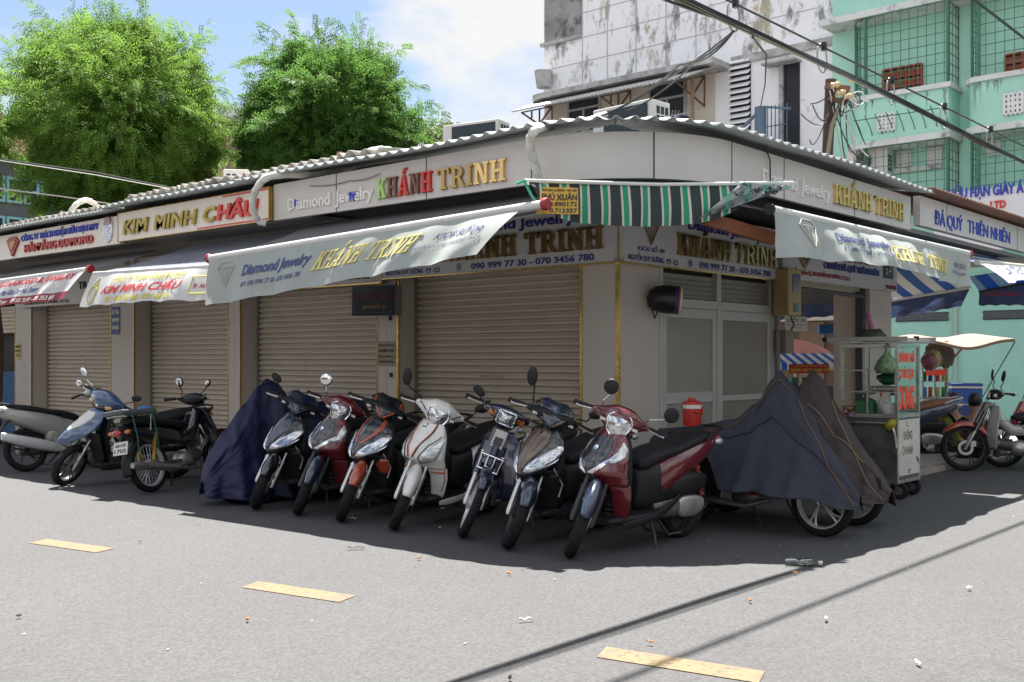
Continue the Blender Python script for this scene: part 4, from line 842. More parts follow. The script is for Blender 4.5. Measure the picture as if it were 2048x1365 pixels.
g = MB(); put_text(g, 'MÁI HIÊN DI ĐỘNG - MÁI XẾP', fy, .095, .36, -.085, .016, .01, 0, .003, .05); put_text(g, 'PHÚ XUÂN', fy, .09, .36, -.15, .045, .03, 0, .003, .05); put_text(g, '08.890172', fy, .12, .36, -.195, .032, .02, 0, .003, .05); put_text(g, '0.713357', fy, .15, .36, -.245, .034, .02, 0, .003, .05); g.build('tag_lettering', DARK, A4, smooth=0)
# -- Khanh Trinh, right hand front
A5 = thing('awning', (1.6, -1.8, 2.5), 'roller awning with crumpled pale valance over the covered motorbikes', 'awning', group='roller awnings on the kiosks')
a, b = V((-.56, -1.8, 2.485)), V((3.90, -1.8, 2.485))
g = MB(); g.cyl(a, b, .035, n=14); g.build('tube', TUBE, A5, world=True)
g = MB(); g.cyl(a - V((.03, 0, 0)), a, .045, n=12); g.build('end_cap', BLACKP, A5, world=True); g = MB(); g.cyl(b, b + V((.04, 0, 0)), .045, n=12); g.build('end_cap', REDCAP, A5, world=True)
canopy(a, b, (.3, -.8, 2.79), (3.9, -.8, 2.79), CANV1, A5)
c = Cloth(a + V((.0, -.03, -.015)), b + V((-.02, -.03, -.015)), (0, -1, 0), .36, .37, lambda s: .18 + .5 * sin(pi * min(1, s * 1.15)), .022, 3.3, skew=(0, -.03))
c.mesh(130, 12).build('valance', VALG, A5, world=True, smooth=60, fixn=False)
g = MB(); put_text(g, 'Diamond Jewelry', c.f, .95, 2.05, .19, .085, .03, .12, 0, .05); put_text(g, 'ĐT: 090 999 77 30 - 070 3456 780', c.f, 1.0, 2.05, .1, .042, .012, .2, 0, .05); put_text(g, 'KIOS SỐ 09', c.f, 3.85, 4.3, .19, .055, .012, .2, 0, .05); put_text(g, 'NGUYỄN DUY DƯƠNG, P. AN ĐÔNG', c.f, 3.8, 4.3, .12, .03, .008, 0, 0, .05); g.build('navy_print', NAVP, A5, world=True, smooth=0)
g = MB(); slab(g, 'KHA´NH TRINH', lambda u, v, d: c.f(u + v * .25 - .05, v, d), 2.15, 3.7, .1, .15, 0, .003); g.build('gold_print', GLDP, A5, world=True, smooth=0)
diamond(c, .5, .21, .14, .22, DIAP, A5)
arm(A5, (3.3, -.1, 2.78), (2.6, -1.0, 2.6), a + (b - a) * .75)
g = MB(); g.bar(onY(1405, 436, -1.25), onY(1548, 478, -1.6), .06, .10); g.build('brown_beam', mat('brown_beam', (.22, .075, .035), .6, var=.1, vs=5), A5, world=True, smooth=0)

# ------------------------------------------------------------------ right hand kiosks
K6 = thing('kiosk', (5.6, .5, 0), 'open kiosk beyond the passage, with a broad pillar behind the food cart', 'kiosk', group='jewellery kiosks in the row')
g = MB(); g.box(5.65, 6.37, 0, .5, 0, 2.8); g.build('pillar', PILL, K6, world=True, smooth=0)
g = MB(); g.box(5.56, 5.649, .06, .16, 0, 2.3); g.build('shutter_rail', mat('dark_rail', (.05, .055, .06), .5), K6, world=True, smooth=0)
g = MB(); g.box(3.12, 5.64, .1, .3, 2.24, 2.32); g.build('shutter_box', mat('shutter_box_cream', (.40, .36, .28), .6, var=.1, vs=4), K6, world=True, smooth=0)
g = MB(); g.tube([(3.12, .05, 2.2), (5.6, .05, 2.17)], .025, 8); g.build('bar', mat('dark_rail', (.05, .055, .06), .5), K6, world=True)
g = MB(); g.box(3.1, 9.6, -1.04, 3.0, 2.81, 2.86); g.build('ceiling', SOFF, K6, world=True, smooth=0)
g = MB(); g.box(3.1, 9.6, .3, 4, 2.87, 3.2); g.build('roof_core', DARK, K6, world=True, smooth=0)
g = MB(); n = int(5.5 / .12 * 8)
g.grid(lambda u, v: V((4.3 + 5.6 * u, -1.32 + 1.3 * v, 3.27 + .012 * u + .10 * v + .018 * abs(cos(pi * 5.6 * u / .12)))), n, 4); g.build('roof', mat('rust_tile_roof', (.20, .11, .075), .85, var=.25, vs=5), K6, world=True, smooth=60, solid=.02, fixn=False)
F5 = thing('fascia_sign', (6, -1.1, 2.9), 'grey fascia with plain blue raised lettering at right, under the rust tiled roof', 'sign')
g = MB(); g.box(4.42, 9.8, -1.1, -1.02, 2.90, 3.24); g.build('panel', PANEL, F5, world=True, smooth=0)
boxes('panel_joint', DARK, F5, [(x - .004, x + .004, -1.103, -1.1, 2.9, 3.24) for x in (5.3, 8.15)])
g = MB(); g.box(4.15, 4.415, -1.0, -.9, 2.9, 3.22); g.build('side_board', mat('dim_board', (.12, .12, .11), .7), F5, world=True, smooth=0)
g = MB(); put_text(g, 'ĐÁ QUÝ', fr, 4.87, 5.85, 2.955, .165, .006, 0, .012); put_text(g, 'THIÊN NHIÊN', fr, 6.05, 7.8, 2.965, .165, .006, 0, .012); g.build('blue_lettering', BLUEL, F5, world=True, smooth=0)
S5 = board('grey name board with red and navy lines of letters over the passage', 1, 3.06, 6.38, 2.27, 2.79, mat('board_lilac', (.50, .48, .49), .45, var=.04, vs=3))
g = MB(); put_text(g, 'TUYẾT LINH', ir, 4.1, 5.55, 2.57, .15, .03, 0, .02); put_text(g, 'KIỐT 10 (cổng A), 72A NGUYỄN DUY DƯƠNG, P. 9, Q. 5', ir, 3.3, 4.85, 2.335, .05, .02, 0, .008); put_text(g, 'ĐT: 0909 138 656', ir, 6.0, 6.34, 2.295, .05, .02, 0, .008); g.build('red_lettering', MAROON, S5, world=True, smooth=0)
g = MB(); put_text(g, 'CHUYÊN ĐÁ QUÝ THIÊN NHIÊN', ir, 4.1, 5.75, 2.445, .075, .035, 0, .015); g.build('navy_lettering', NAVYL, S5, world=True, smooth=0)
g = MB(); g.box(5.9, 6.25, -.075, -.068, 2.43, 2.68); g.build('ring_photo', mat('photo_dark', (.035, .035, .045), .4, var=.5, vs=20), S5, world=True, smooth=0)
g = MB(); [g.lathe([(.03, 0), (.04, .004), (.04, .008), (.03, .008)], (x, -.078, z), (0, -1, 0), 16) for x, z in ((6.0, 2.52), (6.12, 2.56))]; g.build('ring_print', mat('silver', (.7, .7, .72), .2, metal=1), S5, world=True)
g = MB(); A = [(3.32, 2.66), (3.44, 2.74), (3.72, 2.74), (3.84, 2.66), (3.58, 2.42)]
for i in range(5): g.bar(ir(*A[i], .01), ir(*A[(i + 1) % 5], .01), .04, .03)
g.bar(ir(3.44, 2.64, .01), ir(3.58, 2.5, .01), .03, .02); g.bar(ir(3.72, 2.64, .01), ir(3.58, 2.5, .01), .03, .02); g.build('diamond_outline', MATS['bronze_line'], S5, world=True, smooth=0)
# awning across the alley, seen from behind, and its neighbour
A6 = thing('awning', (9.5, 0, 2.3), 'blue and white striped awning with plain dusty blue valance in the alley', 'awning', group='awnings in the alley')
X6 = 9.5; a = onX(1765, 603, X6); b = onX(1942, 574, X6)
g = MB(); g.cyl(a, b, .035, n=10); g.build('tube', TUBE, A6, world=True)
BLUV = mat('dusty_blue_cloth', (.05, .07, .16), .8, var=.2, vs=3, transl=.35, stain=[((.12, .11, .14), 4, .5, .7)])
c = Cloth(a, b, (-1, 0, 0), .32, .30, lambda s: .1, .02, 1.3, skew=(0, -.1)); c.mesh(40, 8).build('valance', BLUV, A6, world=True, smooth=60, fixn=False)
g = MB(); put_text(g, 'HIỆP KIM - 0909 - 01', lambda u, v, d: c.f(c.L - u, v, d), .2, c.L - .3, .03, .06, .02, 0, 0, .08); g.build('faded_print', mat('faded_print', (.16, .16, .2), .8), A6, world=True, smooth=0)
canopy(a, b, a + V((-1.5, 0, .42)), b + V((-1.5, 0, .42)), CANV3, A6)
A7 = thing('awning', (8, -2, 2.4), 'bright blue and white striped awning at the right picture edge with printed valance', 'awning', group='awnings in the alley')
X7 = 8.6; a = onX(1958, 583, X7); b = onX(2110, 556, X7)
g = MB(); g.cyl(a, b, .025, n=10); g.build('tube', mat('dark_bar', (.03, .03, .03), .5), A7, world=True)
c = Cloth(a, b, (-1, 0, 0), .22, .40, lambda s: .05, .03, 2.3); c.mesh(40, 8).build('valance', BLUV, A7, world=True, smooth=60, fixn=False)
g = MB(); put_text(g, 'NHÂN NGHĨA', lambda u, v, d: c.f(u, v, d), .08, .62, .15, .05, .02, 0, 0, .08); g.build('red_print', REDP, A7, world=True, smooth=0)
canopy(a, b, onX(1938, 553, 8.0), onX(2110, 528, 8.0), stripes('canopy_bright_blue', .36, [(0, (.30, .48, .75)), (.5, (.01, .12, .60))], 1, transl=.6), A7, sag=0)
A8 = thing('awning', (5, -1.85, 2.4), 'white printed valance blown up flat under the blue lettered right hand fascia', 'awning', group='roller awnings on the kiosks')
a = V((4.25, -1.78, 2.42)); b = V((7.9, -1.55, 2.60))
g = MB(); g.cyl(a, b, .03, n=12); g.build('tube', TUBE, A8, world=True)
canopy(a, b, (4.3, -.7, 2.8), (8.2, -.7, 2.85), CANV3, A8)
c = Cloth(a, b, (0, -1, 0), .40, .40, lambda s: 1.15 + .2 * sin(5 * s), .03, 5.0); c.mesh(60, 10).build('valance', VALW, A8, world=True, smooth=60, fixn=False)
g = MB(); put_text(g, 'TUYẾT LINH 0909', c.f, .3, 2.6, .12, .13, .02, .2, 0, .06); g.build('navy_print', NAVP, A8, world=True, smooth=0)

# ------------------------------------------------------------------ small signs and fittings on the kiosks
def notice(name, lab, y0, y1, z0, z1, col, lines, tcol, x=-.0, cat='notice'):
    o = thing(name, (x, (y0 + y1) / 2, z0), lab, cat); g = MB(); g.box(x - .008, x - .001, y0, y1, z0, z1); g.build('plate', mat(name + '_' + str(len(MATS)), col, .5, var=.1, vs=15), o, world=True, smooth=0, bevel=.002)
    g = MB(); f = lambda u, v, d: V((x - .008 - d, -u, v)); h = (z1 - z0) / (len(lines) + .6)
    for i, t in enumerate(lines): put_text(g, t, f, -y1 + .02, -y0 - .02, z1 - h * (i + 1.1) + h * .15, h * .5, .02, 0, .002)
    g.build('lettering', tcol, o, world=True, smooth=0); return o
notice('wall_plaque', 'engraved bronze plaque on the pillar below the dark hanging sign', 2.955, 3.235, 1.28, 1.55, (.30, .24, .15), ['DNTN', 'KIM MINH CHÂU', 'Jewelry', '74 Nguyễn Duy Dương'], DARK, cat='plaque')
notice('wall_notice', 'small yellow notice on the leftmost pillar', 11.98, 12.2, 1.36, 1.62, (.45, .40, .06), ['THÔNG BÁO', 'KHU PHỐ', '2'], DARK)
notice('wall_notice', 'blue notice with white writing on the pillar below the white valance', 8.80, 9.04, 1.72, 2.12, (.035, .05, .20), ['HẢI ĐĂNG', '0919', 'DIAMOND'], WHITEL)
LS = thing('hanging_sign', (-.3, 3.0, 1.95), 'dark boxed hanging sign with dim red lettering and gold jewelry below', 'sign')
P0 = V((-.30, 3.32, 1.83)); u_ = (V((-.12, 2.83, 1.83)) - P0).normalized(); n_ = V((u_.y, -u_.x, 0)); n_ = n_ if n_.x < 0 else -n_
f = lambda u, v, d: P0 + u_ * u + V((0, 0, v)) + n_ * d
g = MB(); g.prism([(0, 0), (.52, 0), (.52, .32), (0, .32)], f, -.16, -.001); g.build('case', mat('sign_case', (.26, .25, .24), .5), LS, world=True, smooth=0)
g = MB(); g.prism([(.0, 0), (.52, 0), (.52, .32), (0, .32)], f, 0, .008); g.build('face', mat('sign_black', (.012, .014, .018), .3), LS, world=True, smooth=0)
g = MB(); g.tube([f(a, b, .012) for a, b in ((.03, .03), (.49, .03), (.49, .29), (.03, .29), (.03, .03))], .004, 6); g.build('border_line', mat('dim_teal', (.10, .16, .18), .5), LS, world=True)
g = MB(); put_text(g, 'KIM MINH CHÂU', f, .05, .47, .165, .075, .02, 0, .012); g.build('red_lettering', mat('dim_red', (.15, .02, .025), .5), LS, world=True, smooth=0)
g = MB(); put_text(g, 'jewelry', f, .12, .42, .07, .06, .01, 0, .012); g.build('gold_lettering', mat('dim_gold', (.22, .15, .06), .5), LS, world=True, smooth=0)
g = MB(); g.tube([f(.5, .32, -.08), f(.52, .4, -.05), V((-.05, 3.1, 2.22))], .012, 6); g.build('hanger', BLACKP, LS, world=True)
# meter box and conduits at the end of the door front
MT = thing('meter_box', (3.05, -.12, 1.9), 'beige electricity meter box with two small windows above a conduit', 'meter box')
BEI = mat('beige_plastic', (.42, .30, .14), .55, var=.1, vs=5)
g = MB(); g.box(2.90, 3.22, -.22, -.03, 1.84, 2.36); g.build('case', BEI, MT, world=True, smooth=0, bevel=.012)
boxes('meter_window', mat('meter_glass', (.06, .07, .07), .12), MT, [(3.0, 3.17, -.228, -.218, 2.10, 2.3), (3.03, 3.14, -.228, -.218, 1.88, 1.98)])
g = MB(); g.cyl((2.97, -.06, .2), (2.97, -.06, 2.8), .028, n=10); g.build('conduit', mat('conduit_grey', (.22, .21, .19), .6, var=.15, vs=5), MT, world=True)
g = MB(); g.box(2.96, 3.16, -.16, -.025, 1.42, 1.68); g.build('junction_box', mat('dusty_box', (.19, .165, .14), .7), MT, world=True, smooth=0, bevel=.01)
g = MB(); g.tube([(3.15, -.12, 1.84), (3.2, -.14, 1.74), (3.12, -.13, 1.66)], .009, 6); g.build('cable', BLACKP, MT, world=True)
# helmet on the wall
hp_ = V((.47, -.02, 1.93)); HM = thing('helmet', tuple(hp_), 'black helmet with blue, red and white rim hung on the grey corner pillar', 'helmet')
ax = (V((.55, -.75, -.08))).normalized(); g = MB()
g.lathe([(.0, -.02), (.075, 0), (.115, .05), (.13, .12), (.135, .2), (.13, .24)], hp_, ax, 26); g.build('shell', mat('helmet_black', (.012, .012, .016), .42, var=.15, vs=10), HM, world=True)
for nm, r0, r1, o, c_ in (('blue_rim', .13, .135, .24, (.03, .05, .22)), ('red_rim', .135, .133, .265, (.42, .04, .03)), ('white_rim', .133, .125, .283, (.55, .54, .5))):
    g = MB(); g.lathe([(r0 - .03, o - .001), (r0, o), (r1, o + .018), (r1 - .05, o + .016)], hp_, ax, 26); g.build(nm, mat(nm, c_, .45), HM, world=True)
g = MB(); g.tube([hp_ + V((0, -.03, -.1)), hp_ + V((.02, -.05, -.19)), hp_ + V((.07, -.06, -.1))], .008, 6); g.build('strap', BLACKP, HM, world=True)

# ------------------------------------------------------------------ roof air conditioners, lagged pipes
ACW = mat('ac_white', (.62, .61, .58), .5, var=.05, vs=4); COIL = mat('ac_coil', (.02, .035, .045), .6)
def ac_unit(p, yaw, lab, w=.82, d=.32, h=.56):
    o = thing('air_conditioner', tuple(p), lab, 'air conditioner', rot=(0, 0, yaw), group='outdoor air conditioner units')
    g = MB(); g.box(-w / 2, w / 2, -d / 2, d / 2, .05, h); g.build('casing', ACW, o, smooth=0, bevel=.012)
    g = MB(); g.lathe([(.2, 0), (.225, -.012), (.235, 0)], (-.1, -d / 2 - .004, h * .52), (0, 1, 0), 28); [g.lathe([(r, -.008), (r + .008, -.008)], (-.1, -d / 2 - .002, h * .52), (0, 1, 0), 24) for r in (.05, .1, .15)]
    for k in range(6): a_ = k * pi / 3; g.bar((-.1, -d / 2 - .012, h * .52), (-.1 + .21 * cos(a_), -d / 2 - .012, h * .52 + .21 * sin(a_)), .008, .006)
    g.build('fan_guard', mat('ac_grey', (.4, .41, .41), .5), o)
    g = MB(); g.cyl((-.1, -d / 2 - .001, h * .52), (-.1, -d / 2 - .003, h * .52), .21, n=28); g.build('fan_opening', DARK, o)
    g = MB(); g.box(-w / 2 + .04, w / 2 - .16, d / 2 + .001, d / 2 + .008, .09, h - .04); g.build('coil', COIL, o, smooth=0)
    boxes_l = [(-w / 2 - .006, -w / 2 - .001, -d / 2 + .04 + .075 * i, -d / 2 + .09 + .075 * i, .12 + .1 * j, .2 + .1 * j) for i in range(3) for j in range(4)]
    g = MB(); [g.box(*q) for q in boxes_l]; [g.box(w / 2 + .001, w / 2 + .006, -d / 2 + .04 + .075 * i, -d / 2 + .09 + .075 * i, .12 + .1 * j, .2 + .1 * j) for i in range(3) for j in range(4)]; g.build('side_vents', COIL, o, smooth=0)
    for s in (-1, 1): g = MB(); g.box(s * w * .3 - .03, s * w * .3 + .03, -d / 2, d / 2, 0, .05); g.build('foot', BLACKP, o, smooth=0)
    return o
q = at(480, 392, 14.2); ac_unit((q.x, q.y, q.z - .28), -2.3, 'white air conditioner low behind the roof edge above the cream gilt edged fascia')
q = at(952, 300, 15.0); ac_unit((q.x, q.y, q.z - .2), 1.75, 'air conditioner with black coil on the roof between tree and white house', .92)
q = at(1262, 255, 11.6); ac_unit((q.x, q.y, q.z - .34), 1.5, 'air conditioner on the corner roof beside the hanging clothes', .8, .34, .56)
q = onX(1740, 350, 15.95); ac_unit((q.x, q.y, q.z - .1), -1.57, 'air conditioner behind the green grille of the mint house', .95, .35, .75)
LAG = mat('lagging_white', (.58, .57, .52), .85, var=.2, vs=14, bump=.8, bs=30, stain=[((.25, .24, .2), 9, .55, .7)])
def pipe(lab, pts, r=.036):
    P = []; pts = [V(p) for p in pts]
    for i in range(len(pts) - 1):
        p0, p1, p2, p3 = pts[max(i - 1, 0)], pts[i], pts[i + 1], pts[min(i + 2, len(pts) - 1)]
        for k in range(6): t = k / 6; P.append(.5 * ((2 * p1) + (p2 - p0) * t + (2 * p0 - 5 * p1 + 4 * p2 - p3) * t * t + (3 * p1 - p0 - 3 * p2 + p3) * t ** 3))
    P.append(pts[-1]); g = MB(); g.tube(P, [r * (1 + .1 * sin(i * 2.1)) for i in range(len(P))], 10); o = g.build('lagged_pipe', LAG); tag(o, lab, 'pipe', 'lagged pipes over the roof edge'); return o
pipe('white lagged pipe looping over the fascia between the two names', [onX(532, 447, -1.2), onX(515, 440, -1.28), onX(505, 408, -1.38), onX(517, 372, -1.42), onX(548, 352, -1.35), at(640, 349, 11.0), at(690, 334, 11.2), at(738, 304, 11.6), at(775, 300, 11.8), at(805, 313, 12.0)])
pipe('white lagged pipe bending over the corner of the roof above the striped cloth', [onX(1080, 360, -1.2), onX(1066, 318, -1.32), onX(1060, 280, -1.42), onX(1076, 258, -1.42), at(1110, 252, 9.3), at(1160, 246, 10.2), at(1210, 230, 11.2)])
pipe('short white pipe arching off the roof above the blue and red lettered fascia', [at(136, 436, 15.0), at(150, 412, 15.0), at(170, 401, 15.2), at(187, 407, 15.4), at(202, 421, 15.6)], .04)
g = MB(); g.bar(at(672, 338, 11.9), at(679, 305, 11.9), .05, .05); g.bar(at(679, 306, 11.9), at(708, 325, 12.2), .04, .04); tag(g.build('roof_bracket', RUST, smooth=0), 'rusty steel bracket sticking up from the roof beside a pipe', 'bracket')
g = MB(); g.cyl(at(122, 452, 15.2), at(128, 424, 15.2), .05, n=10); tag(g.build('pipe_stub', LAG), 'short upright white pipe stub on the roof at left', 'pipe')

# ------------------------------------------------------------------ overhead cables, post
CAB = mat('cable_black', (.016, .017, .018), .5, var=.2, vs=6)
YC = -1.28; Z0 = 4.09
BC = thing('cable_bundle', (5, YC, Z0), 'thick black bundle of overhead cables crossing above the roof', 'cables')
rr = random.Random(12)
for k in range(11):
    a0 = rr.uniform(0, 6.28); r0 = .012 if k < 4 else .024; tw = rr.uniform(.2, .5); g = MB()
    g.tube([V((x, YC + r0 * cos(a0 + tw * x), Z0 + r0 * sin(a0 + tw * x) + .012 * sin(x * .7) - (.05 * max(0, sin(x * .9 + k)) ** 3 if k > 8 else 0))) for x in [-7 + .35 * i for i in range(105)]], rr.uniform(.007, .013), 7); g.build('cable', CAB if k != 5 else mat('cable_tan', (.28, .24, .17), .6), BC, world=True)
g = MB(); zs = onY(1500, 23, YC).z; ze = onY(2048, 293, YC).z; xs, xe = onY(1500, 23, YC).x, onY(2048, 293, YC).x; k_ = (ze - zs) / (xe - xs)
mz = lambda x: zs + (x - xs) * k_
g.tube([(x, YC, mz(x)) for x in (-7, 0, 8, 20, 30)], .010, 7); g.build('messenger_wire', CAB, BC, world=True)
for px, py in ((1471, 38), (1648, 120), (1785, 190), (1890, 245), (1982, 292)):
    p = onY(px, py, YC); zt = mz(p.x); rad = (zt - Z0) / 2 + .05; g = MB()
    g.tube([V((p.x + .75 * rad * cos(i * pi / 12), YC + .02, Z0 - .06 + rad + rad * sin(i * pi / 12))) for i in range(25)], .0085, 6); g.build('hanger_ring', mat('ring_grey', (.28, .30, .30), .5), BC, world=True)
    g = MB(); g.box(p.x - .02, p.x + .02, YC - .02, YC + .02, zt - .03, zt + .05); g.build('clamp', CAB, BC, world=True, smooth=0)
for k, (dy, dz_) in enumerate(((0, 0), (.05, .07))):
    z_ = 5.77 + dz_; o = MB().tube([(-7, -1.29 + dy, z_), (8, -1.29 + dy, z_), (30, -1.29 + dy, z_ - .1)], .011, 8).build('overhead_cable', CAB); tag(o, ('lower' if k == 0 else 'upper') + ' strand of the paired black wires in the top right corner', 'cable', 'paired wires')
def wire(lab, pts, r=.008, m=CAB, sag=.0):
    pts = [V(p) for p in pts]; P = []
    for a, b in zip(pts, pts[1:]):
        for i in range(9): t = i / 9; P.append(a + (b - a) * t + V((0, 0, -sag * 4 * t * (1 - t))))
    P.append(pts[-1]); o = MB().tube(P, r, 6).build('wire', m); tag(o, lab, 'wire', 'thin wires'); return o
p0 = onY(1468, 62, YC)
wire('drop wire fanning from the first hanger ring to the roof, uppermost', [p0, at(1330, 160, 9.5), at(1215, 228, 11)], .009, CAB, .02)
wire('drop wire from the first hanger ring ending on the roof air conditioner', [p0, at(1390, 125, 9), at(1255, 222, 11.2)], .008, CAB, .05)
wire('drop wire from the first hanger ring swinging left over the lagged pipe', [p0, at(1360, 130, 9), at(1180, 240, 10.5)], .008, CAB, .06)
wire('wire hanging from the bundle down past the louvre to the blue pipe', [onY(1505, 75, YC), at(1533, 110, 14), at(1530, 170, 20), at(1521, 215, 25)], .012, CAB, 0)
wire('black and white twisted wire crossing the left tree', [at(-30, 315, 15), at(190, 345, 15.6), at(402, 388, 16)], .012)
wire('pale strand beside the wire crossing the left tree', [at(-30, 317, 14.9), at(190, 350, 15.5), at(400, 389, 15.9)], .006, mat('wire_white', (.6, .6, .58), .5))
wire('thin grey wire low across the left tree', [at(-30, 375, 15), at(120, 393, 15.4), at(260, 414, 15.6)], .009, mat('wire_grey', (.22, .2, .19), .6))
wire('short wire hanging down the right fascia beside the white lettering', [onY(1530, 292, -1.12), onY(1540, 320, -1.13), onY(1541, 362, -1.13)], .007)
wire('thin wire running low along the left fascia top', [onX(620, 372, -1.12), onX(700, 362, -1.12), onX(760, 348, -1.12)], .004, CAB, .02)
PO = thing('utility_post', tuple(at(1655, 330, 14.6)), 'dark leaning post with porcelain insulators and tangled wires', 'post')
pt = at(1662, 160, 14.6); pb_ = at(1650, 340, 14.6)
g = MB(); g.tube([pb_ - V((0, 0, .5)), pt], .075, 12); g.build('shaft', mat('post_brown', (.09, .06, .05), .85, var=.25, vs=7, stretch=(1, 1, .2)), PO, world=True)
g = MB(); g.tube([at(1652, 330, 14.45), at(1664, 250, 14.45), at(1682, 205, 14.4)], .028, 8); g.build('conduit', mat('conduit_tan', (.28, .235, .17), .6), PO, world=True)
g = MB(); g.bar(at(1650, 172, 14.5), at(1700, 180, 14.4), .06, .08); g.bar(at(1656, 196, 14.5), at(1690, 205, 14.4), .05, .07); g.build('crossarm', RUST, PO, world=True, smooth=0)
for px, py in ((1683, 186), (1697, 193), (1672, 170), (1708, 160)): p = at(px, py, 14.3); g = MB(); g.lathe([(.0, -.07), (.035, -.065), (.04, -.04), (.025, -.02), (.04, -.005), (.04, .02), (.02, .035), (.035, .05), (.0, .065)], p, RT + V((0, 0, .2)), 14); g.build('insulator', mat('porcelain', (.62, .50, .30), .25, coat=.5), PO, world=True)
rr = random.Random(5)
for k in range(14):
    a_ = at(rr.uniform(1655, 1705), rr.uniform(165, 215), 14.4); b_ = at(rr.uniform(1600, 1740), rr.uniform(200, 330), 14.6 + rr.uniform(-.5, 1)); m_ = (a_ + b_) / 2 + V((rr.uniform(-.2, .2), 0, -rr.uniform(.1, .6)))
    g = MB(); P = [(1 - t) ** 2 * a_ + 2 * t * (1 - t) * m_ + t * t * b_ for t in [i / 10 for i in range(11)]]; g.tube(P, .008, 5); g.build('loose_wire', CAB if k % 4 else mat('wire_white', (.6, .6, .58), .5), PO, world=True)
for k in range(4):
    c0 = at(1690 + 9 * k, 212 - 5 * k, 14.3); g = MB(); g.tube([c0 + RT * (.09 * cos(i * pi / 8)) + V((0, 0, .09 * sin(i * pi / 8))) for i in range(17)], .007, 5); g.build('wire_coil', mat('wire_white', (.6, .6, .58), .5) if k % 2 else CAB, PO, world=True)
# ------------------------------------------------------------------ motorbikes
RUB = mat('tyre_rubber', (.016, .016, .0175), .85, spec=.2, var=.3, vs=14, bump=.25, bs=60, stain=[((.07, .065, .06), 9, .6, .8)])
RIMB = mat('rim_black', (.02, .02, .022), .4); RIMS = mat('rim_silver', (.62, .62, .63), .35, metal=.45, var=.08, vs=8)
FORKS = mat('fork_silver', (.5, .5, .49), .3, metal=.9, var=.12, vs=12); FORKB = mat('fork_black', (.03, .032, .036), .45)
SEATM = mat('seat_vinyl', (.011, .011, .0125), .6, spec=.3, var=.15, vs=10, bump=.2, bs=160)
ENG = mat('engine_grey', (.16, .16, .155), .5, metal=.6, var=.2, vs=9); ENGS = mat('cover_silver', (.42, .42, .40), .4, metal=.7, var=.15, vs=9)
LENS = mat('headlight_lens', (.55, .57, .6), .08, metal=.85, var=.6, vs=15, coat=1.0, bump=.25, bs=22)
CLEAR = mat('indicator_lens', (.55, .57, .58), .12, metal=.4, var=.3, vs=50, coat=1.0); AMB = mat('amber_lens', (.50, .14, .02), .2, coat=1.0, var=.2, vs=60)
TAILR = mat('tail_lens', (.35, .015, .015), .2, coat=1.0); MIRR = mat('mirror_glass', (.8, .82, .85), .03, metal=1); PLATE = mat('number_plate', (.62, .62, .60), .5)
def paint(name, c, fl=.0): return mat('paint_' + name, c, .22, var=.06, vs=3, coat=1.0, spec=.5)
SA = V((.71, 0, 0)); SD = V((-.446, 0, .895)).normalized()
def lerp_rows(rows, z):
    for a, b in zip(rows, rows[1:]):
        if z <= b[0]:
            t = max(0, (z - a[0]) / (b[0] - a[0])); t2 = t * t * (3 - 2 * t) * .4 + t * .6
            return [a[i] + (b[i] - a[i]) * t2 for i in range(len(a))]
    return list(rows[-1])
SCL_ = .945
